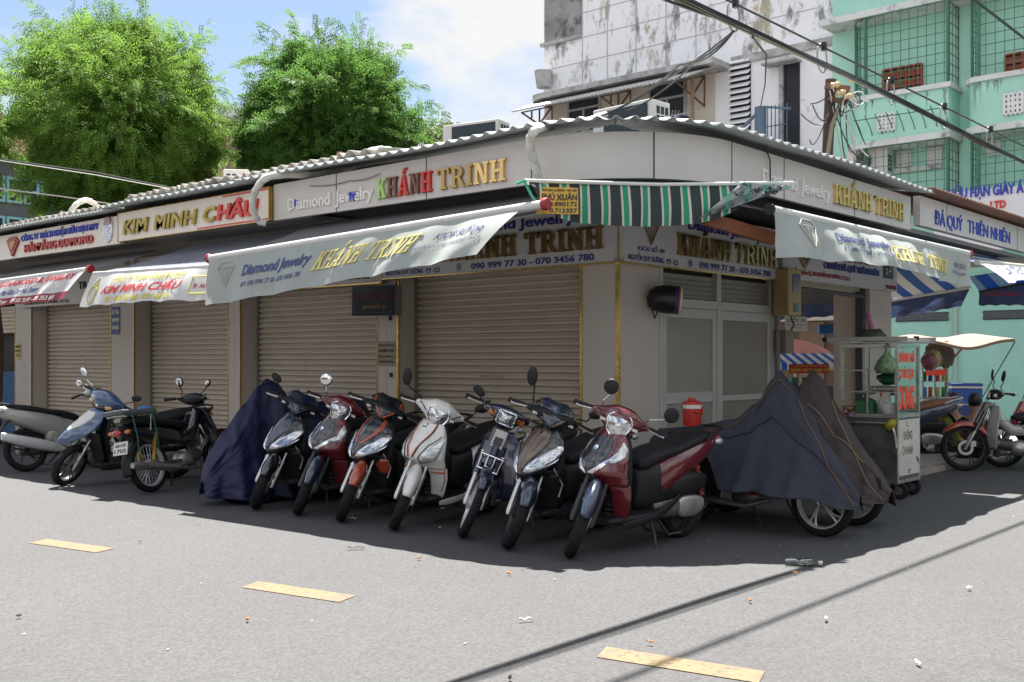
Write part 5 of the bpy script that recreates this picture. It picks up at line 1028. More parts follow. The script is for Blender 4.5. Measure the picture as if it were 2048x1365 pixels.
class Bike:
    def __init__(s, name, label, fc, yaw, steer, lean, cat='scooter', group='motorbikes parked round the kiosks', wb=.63, R_=.27):
        y = R(yaw); h = V((cos(y), sin(y), 0)); s.pos = V((fc[0], fc[1], 0)) - h * wb * SCL_
        s.o = thing(name, tuple(s.pos), label, cat, rot=(-R(lean), 0, y), group=group); s.o.scale = (SCL_,) * 3
        s.M = Matrix.Translation(SA) @ Matrix.Rotation(R(steer), 4, SD) @ Matrix.Translation(-SA); s.R = R_
    def part(s, name, g, m, steer=False, parent=None, **k):
        if steer: g.v = [s.M @ p for p in g.v]
        k.setdefault('smooth', 40); return g.build(name, m, parent or s.o, **k)
    def wheel(s, c, w, rim, steer, rimm, kind='cast', disc=None):
        c = V(c); R_ = s.R; g = MB(); N = 90; prof = [(R_ - .062, -.38), (R_ - .048, -.5), (R_ - .022, -.5), (R_ - .007, -.34), (R_ - .0008, -.17), (R_, 0), (R_ - .0008, .17), (R_ - .007, .34), (R_ - .022, .5), (R_ - .048, .5), (R_ - .062, .38)]
        rings = []
        for k in range(N):
            a = 2 * pi * k / N; q = []
            for j, (r, o) in enumerate(prof):
                if 3 <= j <= 7 and (k + abs(j - 5) * 2) % 6 < 2 and j != 5: r -= .006
                q.append(c + V((r * cos(a), o * w, r * sin(a))))
            rings.append(q)
        rings.append(rings[0]); g.loft(rings, False, False); t = s.part('wheel', g, RUB, steer, smooth=50)
        rr = R_ - .06; g = MB(); g.lathe([(rr + .004, -w * .38), (rr - .012, -w * .36), (rr - .02, -w * .2), (rr - .022, 0), (rr - .02, w * .2), (rr - .012, w * .36), (rr + .004, w * .38)], c, (0, 1, 0), 48); s.part('rim', g, rimm, steer, t)
        g = MB(); g.cyl(c + V((0, -w * .5, 0)), c + V((0, w * .5, 0)), .032, n=16)
        if kind == 'cast':
            for k in range(5):
                for sp in (-.16, .16):
                    a = 2 * pi * k / 5 + .3; b = a + sp
                    pts = [c + V((r * cos(a + (b - a) * t_ ** 1.5 + .25 * t_), 0, r * sin(a + (b - a) * t_ ** 1.5 + .25 * t_))) for r, t_ in [(.025 + (rr - .03) * i / 5, i / 5) for i in range(6)]]
                    g.tube(pts, [.011, .010, .009, .008, .008, .010], 6)
        else:
            for k in range(28):
                a = 2 * pi * k / 28; b = a + (.35 if k % 2 else -.35); g.tube([c + V((.03 * cos(b), w * .35 * (1 if k % 4 < 2 else -1), .03 * sin(b))), c + V((rr * cos(a), 0, rr * sin(a)))], .0025, 4)
            g.cyl(c + V((0, -.05, 0)), c + V((0, .05, 0)), .055, n=18)
        s.part('spokes', g, rimm, steer, t)
        if disc: g = MB(); g.lathe([(.06, 0), (.095, 0), (.095, .004), (.06, .004), (.06, 0)], c + V((0, disc, 0)), (0, 1, 0), 32); g.box(c.x - .12, c.x - .06, c.y + disc - .02, c.y + disc + .025, c.z + .02, c.z + .09); s.part('brake_disc', g, ENGS, steer, t)
        return t
    def fork(s, c, sp, ln, m, m2=None):
        for sg in (-1, 1):
            p = V(c) + V((0, sg * sp, 0)); q = p + SD * .24; e = p + SD * ln; g = MB()
            g.tube([p - SD * .03, p, q], [.016, .024, .023], 10); g.tube([q - SD * .01, q + SD * .005], [.028, .028], 10); g.cyl(q, e, .016, n=10); s.part('fork_leg', g, m, True)
    def fender(s, c, a0, a1, w, m, gap=.03, skirt=.05, name='front_fender', nose=.35, steer=True):
        c = V(c); g = MB()
        def f(u, v):
            a = R(a0 + (a1 - a0) * u); k = min(1, .62 + sin(pi * min(1, u * 1.15)) * .6); y = (v * 2 - 1); rr = s.R + gap - skirt * abs(y) ** 2.6 * k + .008 * (1 - y * y)
            return c + V((rr * cos(a), y * w * k, rr * sin(a)))
        g.grid(f, 26, 12); return s.part(name, g, m, steer, smooth=60, solid=.006, fixn=False)
    def shell(s, rows, p=2.0):
        """front facing shell; rows (z, x at the middle, half width, sweep back)"""
        def f(sy, z, off=0.0):
            _, xc, w, d = lerp_rows(rows, z); q = V((xc - d * abs(sy) ** p, sy * w, z))
            n = V((1, sy * p * d * abs(sy) ** (p - 2) / max(w, .02) if sy else 0, -.15)).normalized(); return q + n * off
        return f
    def shell_mesh(s, f, z0, z1, nu=22, nv=24, s0=-1, s1=1): g = MB(); g.grid(lambda u, v: f(s0 + (s1 - s0) * u, z0 + (z1 - z0) * v), nu, nv); return g
    def patch(s, f, rows, off=.007, nu=8, nv=None, both=True):
        """raised panel on a shell: rows (z, s_inner, s_outer)"""
        out_ = []
        for sg in ((1, -1) if both else (1,)):
            g = MB(); 
            def q(u, v):
                z = rows[0][0] + (rows[-1][0] - rows[0][0]) * v; _, a, b = lerp_rows(rows, z); e = min(u, 1 - u, v, 1 - v); return f(sg * (a + (b - a) * u), z, off * min(1, .3 + e * 8) + .008)
            g.grid(q, nu, nv or 10); out_.append(g)
        return out_
    def bodyloft(s, st, p=2.6, n=20):
        """loft along x: (x, z low, z high, half width)"""
        g = MB(); rings = []
        for x, z0, z1, w in st:
            q = []
            for k in range(n):
                a = 2 * pi * k / n; ca, sa = cos(a), sin(a); q.append(V((x, w * math.copysign(abs(ca) ** (2 / p), ca), (z0 + z1) / 2 + (z1 - z0) / 2 * math.copysign(abs(sa) ** (2 / p), sa))))
            rings.append(q)
        # smooth in-between rings
        R2 = []
        for i in range(len(rings) - 1):
            for t in (0, .33, .66):
                p0, p1, p2, p3 = rings[max(i - 1, 0)], rings[i], rings[i + 1], rings[min(i + 2, len(rings) - 1)]
                R2.append([.5 * (2 * b + (c - a) * t + (2 * a - 5 * b + 4 * c - d) * t * t + (3 * b - a - 3 * c + d) * t ** 3) for a, b, c, d in zip(p0, p1, p2, p3)])
        R2.append(rings[-1]); g.loft(R2); return g
    def ylofts(s, c, st, tilt=0.0, n=18, p=2.3):
        """loft along y about c: (y, rx, rz, dx, dz)"""
        rings = []
        for y, rx, rz, dx, dz in st:
            rings.append([V((c[0] + dx + rx * math.copysign(abs(cos(a)) ** (2 / p), cos(a)), c[1] + y, c[2] + dz + rz * math.copysign(abs(sin(a)) ** (2 / p), sin(a)))) for a in [2 * pi * k / n for k in range(n)]])
        R2 = []
        for i in range(len(rings) - 1):
            for t in (0, .33, .66):
                p0, p1, p2, p3 = rings[max(i - 1, 0)], rings[i], rings[i + 1], rings[min(i + 2, len(rings) - 1)]
                R2.append([.5 * (2 * b + (c_ - a) * t + (2 * a - 5 * b + 4 * c_ - d) * t * t + (3 * b - a - 3 * c_ + d) * t ** 3) for a, b, c_, d in zip(p0, p1, p2, p3)])
        R2.append(rings[-1]); g = MB(); g.loft(R2); return g
    def bars(s, c=(.21, 0, 1.0), w=.35, inner=.2, drop=.02, back=.05):
        for sg in (-1, 1):
            a = V((c[0], sg * inner * .6, c[2])); b = V((c[0] - back * .4, sg * inner, c[2] - drop * .3)); e = V((c[0] - back, sg * w, c[2] - drop)); g = MB()
            g.cyl(b + (e - b) * .15, e, .0175, n=12); g.cyl(e, e + (e - b).normalized() * .02, .02, n=12); g.tube([a, b], .014, 8); s.part('grip', g, BLACKP, True)
            g = MB(); l0 = b + V((.03, 0, .0)); g.tube([l0, l0 + V((.035, sg * .03, .0)), e + V((.055, -sg * .03, -.004)), e + V((.05, sg * .0, -.004))], [.008, .008, .0055, .009], 7); s.part('brake_lever', g, FORKS, True)
            g = MB(); g.tube([b + V((.03, 0, .0)), b + V((.11, -sg * .02, .04)), V((.36, sg * .05, .93)), V((.40, sg * .06, .80))], .0045, 6); s.part('brake_hose', g, BLACKP, True)
    def mirror(s, sg, base, h, out_, shape, m=BLACKP, stem=BLACKP, fwd=0.0, tw=0.0):
        b = V(base); t = b + V((.02 + fwd, sg * out_, h)); g = MB(); g.tube([b, b + V((.03, sg * .02, h * .3)), t - V((.02, sg * .02, .05)), t], .0065, 7); st_ = s.part('mirror', g, stem, True)
        n = V((1, .15 * sg + tw, .1)).normalized(); rot = n.to_track_quat('X', 'Z').to_matrix()
        if shape == 'round': g = MB(); g.ell(t, (.018, .058, .058), 20, 10, rot)
        else:
            g = MB(); g.ell(t + rot @ V((0, sg * .03, .03)), (.018, .062, .036) if shape == 'oval' else (.018, .043, .075), 18, 10, rot @ Matrix.Rotation((.35 if shape == 'oval' else -.3) * sg, 3, 'X'))
        hd = s.part('mirror_head', g, m, True, st_)
        gm = MB(); cc = t if shape == 'round' else t + rot @ V((0, sg * .03, .03)); 
        gm.ell(cc - n * .0125, (.008, .048, .048) if shape == 'round' else ((.008, .052, .028) if shape == 'oval' else (.008, .035, .063)), 18, 8, rot if shape == 'round' else rot @ Matrix.Rotation((.35 if shape == 'oval' else -.3) * sg, 3, 'X')); s.part('mirror_glass', gm, MIRR, True, st_)
    def plate(s, p, tilt, txt):
        p = V(p); ax = V((-cos(tilt), 0, sin(tilt))); up = V((sin(tilt), 0, cos(tilt))); g = MB(); fn = lambda u, v, d: p + V((0, -u, 0)) + up * v + ax * d
        g.prism([(-.095, -.07), (.095, -.07), (.095, .07), (-.095, .07)], fn, 0, .006); pl = s.part('number_plate', g, PLATE, smooth=0)
        g = MB(); put_text(g, txt[0], fn, -.07, .07, .012, .036, .02, 0, .0075); put_text(g, txt[1], fn, -.08, .08, -.05, .042, .02, 0, .0075); s.part('plate_digits', g, DARK, False, pl, smooth=0)
    def common_rear(s, col, dark, st=None, seat=None, brown=None, tall=0.0):
        st = st or [(.0, .30, .56, .10), (-.12, .31, .66, .145), (-.3, .40, .74, .165), (-.52, .50, .785, .16), (-.78, .62, .83, .125), (-.98, .73, .85, .06), (-1.02, .76, .835, .03)]
        s.part('body', s.bodyloft(st), col, smooth=60)
        s.part('underseat_panel', s.bodyloft([(.06, .32, .6, .07), (.0, .28, .64, .125), (-.14, .28, .69, .15), (-.34, .30, .66, .15), (-.4, .36, .6, .12)]), dark, smooth=60)
        seat = seat or [(.05, .62, .67, .08), (-.02, .60, .725, .125), (-.18, .66, .765, .145), (-.36, .70, .785, .155), (-.48, .72, .82, .15), (-.68, .76, .855, .135), (-.84, .79, .865, .09), (-.88, .81, .85, .05)]
        s.part('seat', s.bodyloft(seat, 2.9), brown or SEATM, smooth=60)
        g = MB(); g.tube([(-.72, .13, .80), (-.84, .125, .85), (-1.0, .09, .88), (-1.03, 0, .885), (-1.0, -.09, .88), (-.84, -.125, .85), (-.72, -.13, .80)], .013, 8); s.part('grab_rail', g, BLACKP if not brown else RIMS)
        g = MB(); g.ell((-1.0, 0, .79), (.03, .085, .035)); s.part('tail_light', g, TAILR)
        for sg in (-1, 1): g = MB(); g.ell((-.95, sg * .1, .775), (.05, .025, .028)); s.part('rear_indicator', g, CLEAR)
        g = MB(); g.grid(lambda u, v: V((-.82 - .26 * u, (v - .5) * .16 * (1 - .25 * u), .68 - .36 * u ** 1.3 - .03 * (2 * v - 1) ** 2)), 12, 8); s.part('rear_fender', g, BLACKP, smooth=60, solid=.008, fixn=False)
    def engine_scooter(s, silver=True):
        g = s.bodyloft([(-.1, .22, .36, .07), (-.3, .21, .38, .08), (-.55, .2, .36, .07), (-.7, .22, .33, .05)]); g.v = [p + V((0, .07, 0)) for p in g.v]; s.part('transmission_case', g, ENG, smooth=50)
        g = s.bodyloft([(-.38, .25, .35, .02), (-.44, .21, .38, .03), (-.62, .21, .37, .03), (-.7, .25, .34, .02)]); g.v = [p + V((0, .15, 0)) for p in g.v]; s.part('transmission_cover', g, ENGS if silver else ENG, smooth=50)
        g = s.bodyloft([(-.3, .40, .50, .03), (-.38, .37, .55, .055), (-.6, .38, .56, .055), (-.74, .42, .53, .03)]); g.v = [p + V((0, .12, 0)) for p in g.v]; s.part('air_filter_box', g, BLACKP, smooth=50)
        g = MB(); g.tube([(-.02, -.08, .22), (-.2, -.13, .2), (-.38, -.16, .25)], .022, 9); g.tube([(-.36, -.165, .26), (-.42, -.17, .28), (-.78, -.175, .38), (-.88, -.175, .41)], [.035, .058, .06, .04], 14); s.part('exhaust', g, ENG)
        g = MB(); sp_ = [(-.66, -.115, .3 + .4 * i / 60 * 1.0) for i in range(2)]
        for sg in (1,): g.tube([V((-.72 + .1 * t / 40 + .022 * cos(t * .95), .125 + .022 * sin(t * .95), .36 + .26 * t / 40)) for t in range(41)], .006, 5); g.cyl((-.73, .125, .32), (-.61, .125, .66), .01, n=8)
        s.part('rear_shock', g, mat('spring_red', (.3, .06, .04), .5))
        g = MB(); g.tube([(-.1, .09, .22), (-.1, .15, .12), (-.06, .21, .0)], .011, 8); g.box(-.085, -.035, .19, .24, -.003, .008); s.part('side_stand', g, FORKB)
        g = MB(); 
        for sg in (-1, 1): g.tube([(-.2, sg * .08, .22), (-.33, sg * .12, .075)], .011, 7)
        g.tube([(-.33, -.12, .075), (-.33, .12, .075)], .011, 7); g.tube([(-.33, .12, .08), (-.42, .17, .10)], .009, 7); s.part('centre_stand', g, FORKB)
    def floor(s, col, dark):
        s.part('floorboard', s.bodyloft([(.40, .22, .27, .10), (.30, .22, .30, .17), (.1, .235, .30, .185), (-.1, .25, .31, .175), (-.2, .3, .34, .12)], 4), dark, smooth=50)
        for sg in (-1, 1):
            g = s.bodyloft([(.33, .215, .25, .004), (.22, .205, .262, .010), (0, .225, .28, .010), (-.18, .275, .34, .010), (-.34, .36, .41, .004)]); g.v = [p + V((0, sg * .185, 0)) for p in g.v]; s.part('side_skirt', g, col, smooth=50)
    def headlight_shield(s, c, w, h, tiltz, m=LENS, rim=CHROME, pts=None, bulge=.035, name='headlight'):
        """lens: outline given in unit coordinates, bulging forwards from c"""
        pts = pts or [(0, -1), (.38, -.9), (.72, -.55), (.95, .05), (.92, .55), (.6, .82), (0, .92), (-.6, .82), (-.92, .55), (-.95, .05), (-.72, -.55), (-.38, -.9)]
        c = V(c); ax = V((cos(tiltz), 0, sin(tiltz))); up = V((-sin(tiltz), 0, cos(tiltz))); n = len(pts)
        P = lambda a, b, d: c + V((0, a * w, 0)) + up * (b * h) + ax * d
        g = MB(); rings = [[P(a * k, b * k, bulge * (1 - k * k)) for a, b in pts] for k in (1.0, .85, .6, .3)]; g.loft(rings, False); g.add(rings[-1], [tuple(range(n))]); hl = s.part(name, g, m, True, smooth=70)
        g = MB(); g.tube([P(a, b, .004) for a, b in pts] + [P(*pts[0], .004)], .0075, 6); s.part('bezel', g, rim, True, hl)
        g = MB(); g.ell(P(0, -.05, bulge * .8), (.012, .018, .018), 12, 8); s.part('bulb', g, CHROME, True, hl)
        return hl
def badge(b, f, txt, s0, s1, z, h, m):
    g = MB(); put_text(g, txt, lambda u, v, d: f(u, v, .012 + d), s0, s1, z, h, .01, 0, .001); return b.part('lettering', g, m, False, smooth=0)

def classic_scooter(label, fc, yaw, steer, lean, col, kind, dark=BLACKP, fen=None, mirrors=(), R_=.275, stripe=None):
    """kind 'sh': beak with chrome V; kind 'vi': slim apron with two slanted lamps"""
    b = Bike('motor_scooter', label, fc, yaw, steer, lean, R_=R_); c = (.63, 0, R_)
    b.wheel(c, .085, 0, True, RIMB, disc=.05); b.wheel((-.63, 0, R_), .1, 0, False, RIMB)
    b.fork(c, .072, .42, FORKS if kind == 'vi' else FORKB)
    b.fender(c, 22, 168, .062, fen or col, gap=.028, skirt=.085)
    rows = [(.24, .30, .10, .02), (.32, .325, .175, .04), (.45, .37, .21, .07), (.56, .48, .222, .13), (.62, .555, .222, .18), (.70, .54, .212, .18), (.78, .47, .185, .15), (.86, .40, .145, .10), (.92, .345, .095, .05)]
    f = b.shell(rows); b.part('front_apron', b.shell_mesh(f, .52, .92), col, smooth=60, solid=.014, fixn=False)
    lw = b.shell([(.22, .30, .13, .03), (.32, .34, .2, .05), (.45, .39, .228, .08), (.53, .445, .225, .12)], 2.0)
    for sg in (-1, 1): b.part('leg_shield', b.shell_mesh(lw, .22, .53, 10, 14, sg * .42, sg * 1), col, smooth=60, solid=.014, fixn=False)
    g = b.shell_mesh(lw, .25, .53, 10, 10, -.6, .6); g.v = [p + V((-.03, 0, 0)) for p in g.v]; b.part('inner_cowl', g, dark, smooth=60, solid=.01, fixn=False)
    for k in range(3):
        for sg in (-1, 1): MBg = MB(); a = f(sg * .0, .6); MBg.box(.335, .345, sg * .05 - .03 if sg > 0 else sg * .05 - .03, sg * .05 + .03, .29 + .035 * k, .305 + .035 * k); b.part('vent_slot', MBg, DARK, smooth=0)
    g = b.shell_mesh(b.shell([(.3, .26, .17, .02), (.6, .33, .19, .06), (.8, .30, .15, .06), (.92, .26, .09, .04)]), .3, .92, 10, 10); b.part('inner_panel', g, dark, smooth=60, solid=.02, fixn=False)
    # handlebar cowl
    hc = b.ylofts((.27, 0, 1.0), [(-.22, .02, .02, -.05, .0), (-.18, .036, .036, -.04, .0), (-.13, .060, .060, -.018, .0), (-.085, .080, .090, .0, -.002), (-.04, .09, .105, .006, -.004), (.04, .09, .105, .006, -.004), (.085, .080, .090, .0, -.002), (.13, .060, .060, -.018, .0), (.18, .036, .036, -.04, .0), (.22, .02, .02, -.05, .0)]); b.part('handlebar_cowl', hc, col, True, smooth=60)
    b.headlight_shield((.352, 0, .972), .098, .098, .16)
    g = MB(); g.tube([(.28, 0, .93), (.36, 0, .82)], .05, 12); b.part('steering_neck', g, dark, True)
    b.bars()
    if kind == 'sh':
        gs = b.patch(f, [(.60, 0, .05), (.66, 0, .40), (.78, 0, .62), (.9, 0, .5)], .005, both=True)
        for g in gs: b.part('crest_panel', g, paint('black_gloss', (.012, .014, .02)), smooth=60)
        for g in b.patch(f, [(.56, .0, .14), (.62, .03, .26), (.68, .34, .52), (.74, .62, .72), (.77, .72, .76)], .012): b.part('chrome_trim', g, CHROME, smooth=60)
        for g in b.patch(f, [(.70, .62, .74), (.74, .68, .93), (.80, .78, .97), (.84, .86, .92)], .012): b.part('front_indicator', g, CLEAR, smooth=60)
        g = MB(); p = f(0, .80, .02); g.lathe([(0, .004), (.02, .003), (.022, 0)], p, (1, 0, .5), 16); b.part('emblem', g, CHROME)
    else:
        for g in b.patch(f, [(.565, .30, .42), (.62, .32, .84), (.70, .52, .92), (.78, .86, .97), (.81, .93, .97)], .012): b.part('front_indicator', g, CLEAR, smooth=60)
        for g in b.patch(f, [(.56, .24, .28), (.62, .27, .31), (.72, .50, .54), (.8, .84, .88)], .010, 3): b.part('lamp_surround', g, DARK, smooth=60)
        if stripe:
            for m_, o in ((stripe, 0), (DARK, .05)):
                for g in b.patch(f, [(.62, .04 + o, .08 + o), (.74, .22 + o, .26 + o), (.84, .5 + o, .56 + o), (.91, .7 + o, .76 + o)], .010, 3): b.part('pinstripe', g, m_, smooth=60)
            for g in b.patch(lw, [(.33, .84, .88), (.42, .9, .93), (.52, .9, .93)], .012, 3): b.part('pinstripe', g, stripe, smooth=60)
            for g in b.patch(lw, [(.49, .5, .92), (.505, .5, .92)], .012, 8, 2): b.part('pinstripe', g, stripe, smooth=60)
        badge(b, f, 'HONDA', -.16, .16, .865, .012, DARK)
    for sg in (-1, 1):
        g = MB(); g.box(.335, .345, sg * .125 - .02, sg * .125 + .02, .965, .985); b.part('badge', g, PLATE, True, smooth=0)
    b.floor(dark if kind == 'sh' else col, dark); b.common_rear(col, dark); b.engine_scooter()
    b.wheel_hidden = 1
    for mi in mirrors: b.mirror(*mi)
    return b
def sharp_scooter(label, fc, yaw, steer, lean, col, accent, fen, mirrors=(), R_=.27, visor=None, low=None, forkm=FORKS, crest=True):
    """sporty scooter with the twin lamps in the pointed apron"""
    b = Bike('motor_scooter', label, fc, yaw, steer, lean, R_=R_); c = (.63, 0, R_); dark = BLACKP; low = low or dark
    b.wheel(c, .09, 0, True, RIMB, disc=.05); b.wheel((-.63, 0, R_), .105, 0, False, RIMB); b.fork(c, .075, .42, forkm)
    b.fender(c, 30, 150, .062, fen, gap=.026, skirt=.07)
    rows = [(.53, .575, .03, .02), (.57, .60, .10, .08), (.62, .595, .165, .15), (.68, .555, .20, .18), (.75, .50, .205, .17), (.82, .435, .18, .13), (.89, .36, .12, .07), (.93, .31, .06, .03)]
    f = b.shell(rows, 1.7); b.part('front_apron', b.shell_mesh(f, .53, .93), col, smooth=60, solid=.012, fixn=False)
    if crest == 'line':
        for g in b.patch(f, [(.70, .05, .2), (.78, .3, .5), (.86, .55, .78), (.91, .75, .95)], .012, 4): b.part('orange_flash', g, accent, smooth=60)
    elif crest:
        for g in b.patch(f, [(.575, 0, .10), (.64, 0, .15), (.72, 0, .34), (.8, 0, .52), (.90, 0, .6)], .012): b.part('crest_panel', g, accent, smooth=60)
    for g in b.patch(f, [(.575, .14, .34), (.61, .18, .60), (.655, .24, .82), (.70, .38, .93), (.75, .62, .98), (.79, .84, .98)], .016, 10, 14):
        hl = b.part('headlight', g, LENS, smooth=60)
    for g in b.patch(f, [(.575, .34, .42), (.61, .60, .66), (.655, .82, .88), (.70, .93, .985)], .012, 3): b.part('lamp_trim', g, CHROME if accent is not REDL else accent, smooth=60)
    lw = b.shell([(.24, .30, .09, .03), (.32, .34, .17, .05), (.45, .39, .2, .08), (.56, .46, .205, .12), (.62, .50, .20, .14)], 2.0)
    b.part('lower_cowl', b.shell_mesh(lw, .24, .6), dark, smooth=60, solid=.014, fixn=False)
    for g in b.patch(lw, [(.44, .62, .96), (.5, .5, .98), (.57, .72, .98)], .012): b.part('side_wing', g, low, smooth=60)
    g = b.shell_mesh(b.shell([(.3, .26, .17, .02), (.6, .33, .19, .06), (.8, .30, .15, .06), (.92, .26, .09, .04)]), .3, .92, 10, 10); b.part('inner_panel', g, dark, smooth=60, solid=.02, fixn=False)
    hc = b.ylofts((.25, 0, .995), [(-.22, .02, .02, -.04, .0), (-.17, .04, .03, -.02, .0), (-.1, .07, .05, .0, .0), (0, .09, .06, .01, .0), (.1, .07, .05, .0, .0), (.17, .04, .03, -.02, .0), (.22, .02, .02, -.04, .0)]); b.part('handlebar_cowl', hc, dark, True, smooth=60)
    vf = b.shell([(.93, .375, .02, .02), (.96, .38, .09, .06), (1.0, .36, .15, .12), (1.04, .315, .165, .13), (1.08, .255, .13, .09), (1.105, .2, .08, .05)], 1.6)
    b.part('visor', b.shell_mesh(vf, .93, 1.105, 18, 14), visor or col, True, smooth=60, solid=.01, fixn=False)
    for g in b.patch(vf, [(.94, 0, .3), (.99, .30, .5), (1.04, .62, .74), (1.08, .8, .95)], .010, 4): b.part('visor_trim', g, accent, True, smooth=60)
    for sg in (-1, 1): g = MB(); g.box(.30, .31, sg * .15 - .02, sg * .15 + .02, .975, .993); b.part('badge', g, PLATE, True, smooth=0)
    g = MB(); g.tube([(.27, 0, .95), (.36, 0, .82)], .05, 12); b.part('steering_neck', g, dark, True)
    b.bars(); b.floor(dark, dark); b.common_rear(col, dark); b.engine_scooter()
    for sg in (-1, 1):
        g = MB(); g.tube([(.40, sg * .17, .62), (.33, sg * .22, .50), (.34, sg * .2, .40)], .007, 6); b.part('guard_bar', g, FORKS)
    for mi in mirrors: b.mirror(*mi)
    return b
def underbone(label, fc, yaw, steer, lean, col, legs, front='rect', rack=False, R_=.285, rim=RIMS, kind='wire', fen=None, rearrack=False, mirrors=(), plate=None, cat='motorbike', basket=False, springs=None):
    b = Bike('motorbike', label, fc, yaw, steer, lean, cat=cat, R_=R_); c = (.63, 0, R_); dark = BLACKP
    b.wheel(c, .07, 0, True, rim, kind, disc=.05 if kind == 'cast' else None); b.wheel((-.60, 0, R_), .078, 0, False, rim, kind)
    b.fork(c, .068, .34, FORKS); b.fender(c, 40, 172, .05, fen or col, gap=.03, skirt=.05)
    for sg in (-1, 1):
        p = V(c) + V((0, sg * .068, 0)) + SD * .24; g = MB(); g.tube([p, p + SD * .28], [.034, .03], 12); b.part('fork_cover', g, col, True, smooth=50)
    g = MB(); P = [V(c) + SD * t + V((.045, 0, 0)) for t in (.36, .5, .66)]; g.loft([[p + V((0, w * a, 0)) + V((.03 * (1 - abs(a)), 0, 0)) for a in (-1, -.5, 0, .5, 1)] + [p + V((-.06, w * a, 0)) for a in (1, 0, -1)] for p, w in zip(P, (.085, .075, .07))]); b.part('front_cover', g, col, True, smooth=50)
    hc = b.ylofts((.255, 0, .985), [(-.2, .02, .02, -.03, 0), (-.14, .045, .042, -.01, 0), (-.07, .07, .065, .005, 0), (0, .078, .072, .01, 0), (.07, .07, .065, .005, 0), (.14, .045, .042, -.01, 0), (.2, .02, .02, -.03, 0)], p=3); b.part('handlebar_cowl', hc, col if front != 'dark' else dark, True, smooth=60)
    if front == 'rect': b.headlight_shield((.335, 0, .97), .075, .055, .1, pts=[(-1, -.8), (-.85, -1), (.85, -1), (1, -.8), (1, .8), (.85, 1), (-.85, 1), (-1, .8)], bulge=.015)
    else: b.headlight_shield((.33, 0, .975), .085, .06, .25, pts=[(0, -1), (.6, -.8), (1, .3), (.8, .9), (0, .7), (-.8, .9), (-1, .3), (-.6, -.8)], bulge=.03, rim=dark)
    for sg in (-1, 1):
        g = MB(); g.box(.275, .315, sg * .115 - .04 if sg > 0 else sg * .115 - .04, sg * .115 + .04, .955, .995); b.part('front_indicator', g, AMB if front == 'rect' else CLEAR, True, smooth=0, bevel=.006)
        if front == 'rect': g = MB(); g.box(.277, .318, sg * .085 - .012, sg * .085 + .012, .957, .993); b.part('position_lamp', g, CLEAR, True, smooth=0)
    b.bars((.2, 0, 1.0), .35, .2, .01, .06)
    lf = b.shell([(.30, .36, .21, .05), (.45, .40, .225, .08), (.6, .40, .22, .10), (.75, .36, .18, .10), (.85, .32, .12, .06)], 1.6)
    for sg in (-1, 1): b.part('leg_shield', b.shell_mesh(lf, .30, .85, 10, 14, sg * .32, sg * 1), legs, smooth=60, solid=.01, fixn=False)
    g = MB(); P = [(.30, .86), (.2, .66), (.06, .53), (-.1, .53), (-.3, .62)]; g.tube([V((x, 0, z)) for x, z in P], [.05, .06, .075, .08, .07], 14); b.part('frame_spine', g, legs if kind == 'cast' else col, smooth=60)
    b.part('body', b.bodyloft([(-.05, .50, .62, .07), (-.2, .46, .68, .11), (-.45, .50, .72, .12), (-.7, .56, .73, .10), (-.92, .64, .74, .06), (-1.0, .68, .73, .03)]), col, smooth=60)
    b.part('seat', b.bodyloft([(.04, .66, .71, .07), (-.06, .64, .75, .11), (-.3, .68, .775, .125), (-.45, .70, .80, .125), (-.75, .73, .83, .115), (-.86, .75, .82, .07)], 3), SEATM, smooth=60)
    g = MB(); g.ell((-.05, 0, .30), (.13, .11, .10)); b.part('engine_case', g, ENGS, smooth=60)
    g = MB()
    for k in range(7): g.cyl((.06 + k * .022, 0, .33 + k * .003), (.068 + k * .022, 0, .331 + k * .003), .075, n=16)
    g.cyl((.04, 0, .33), (.24, 0, .355), .055, n=14); b.part('cylinder', g, ENG)
    g = MB(); g.tube([(.22, -.04, .30), (.14, -.11, .2), (-.1, -.14, .2), (-.3, -.145, .23)], .02, 9); g.tube([(-.28, -.145, .23), (-.36, -.15, .235), (-.95, -.155, .30), (-1.0, -.155, .305)], [.028, .045, .046, .03], 12); b.part('exhaust', g, FORKS if rim is RIMS else ENG)
    g = MB(); g.tube([(-.1, .06, .3), (-.6, .075, R_)], .035, 10); g.tube([(-.1, -.06, .3), (-.6, -.075, R_)], .02, 8); b.part('swing_arm', g, ENG)
    for sg in (-1, 1):
        g = MB(); a, e = V((-.62, sg * .105, .34)), V((-.54, sg * .105, .64)); g.cyl(a, e, .011, n=8); g.cyl(a, a + (e - a) * .35, .02, n=10); dv = (e - a).normalized(); sv = dv.cross(V((0, 1, 0)))
        g.tube([a + (e - a) * (.3 + .65 * t / 60) + (V((0, 1, 0)) * cos(t * .9) + sv * sin(t * .9)) * .026 for t in range(61)], .005, 5); b.part('rear_shock', g, springs or FORKS)
    g = MB(); g.grid(lambda u, v: V((-.6, 0, R_)) + V(((R_ + .035) * cos(R(80 + 118 * u)), (v - .5) * .13, (R_ + .035 - .03 * (2 * v - 1) ** 2) * sin(R(80 + 118 * u)))), 20, 8); b.part('rear_fender', g, col if not springs else dark, smooth=60, solid=.006, fixn=False)
    g = MB(); g.ell((-1.0, 0, .66), (.04, .06, .04)); b.part('tail_light', g, TAILR)
    for sg in (-1, 1): g = MB(); g.ell((-.96, sg * .11, .665), (.035, .035, .025)); g.tube([(-.93, 0, .665), (-.95, sg * .09, .665)], .007, 6); b.part('rear_indicator', g, AMB)
    g = MB(); g.tube([(-.08, .09, .25), (-.07, .16, .12), (-.04, .23, .0)], .01, 7); b.part('side_stand', g, FORKB)
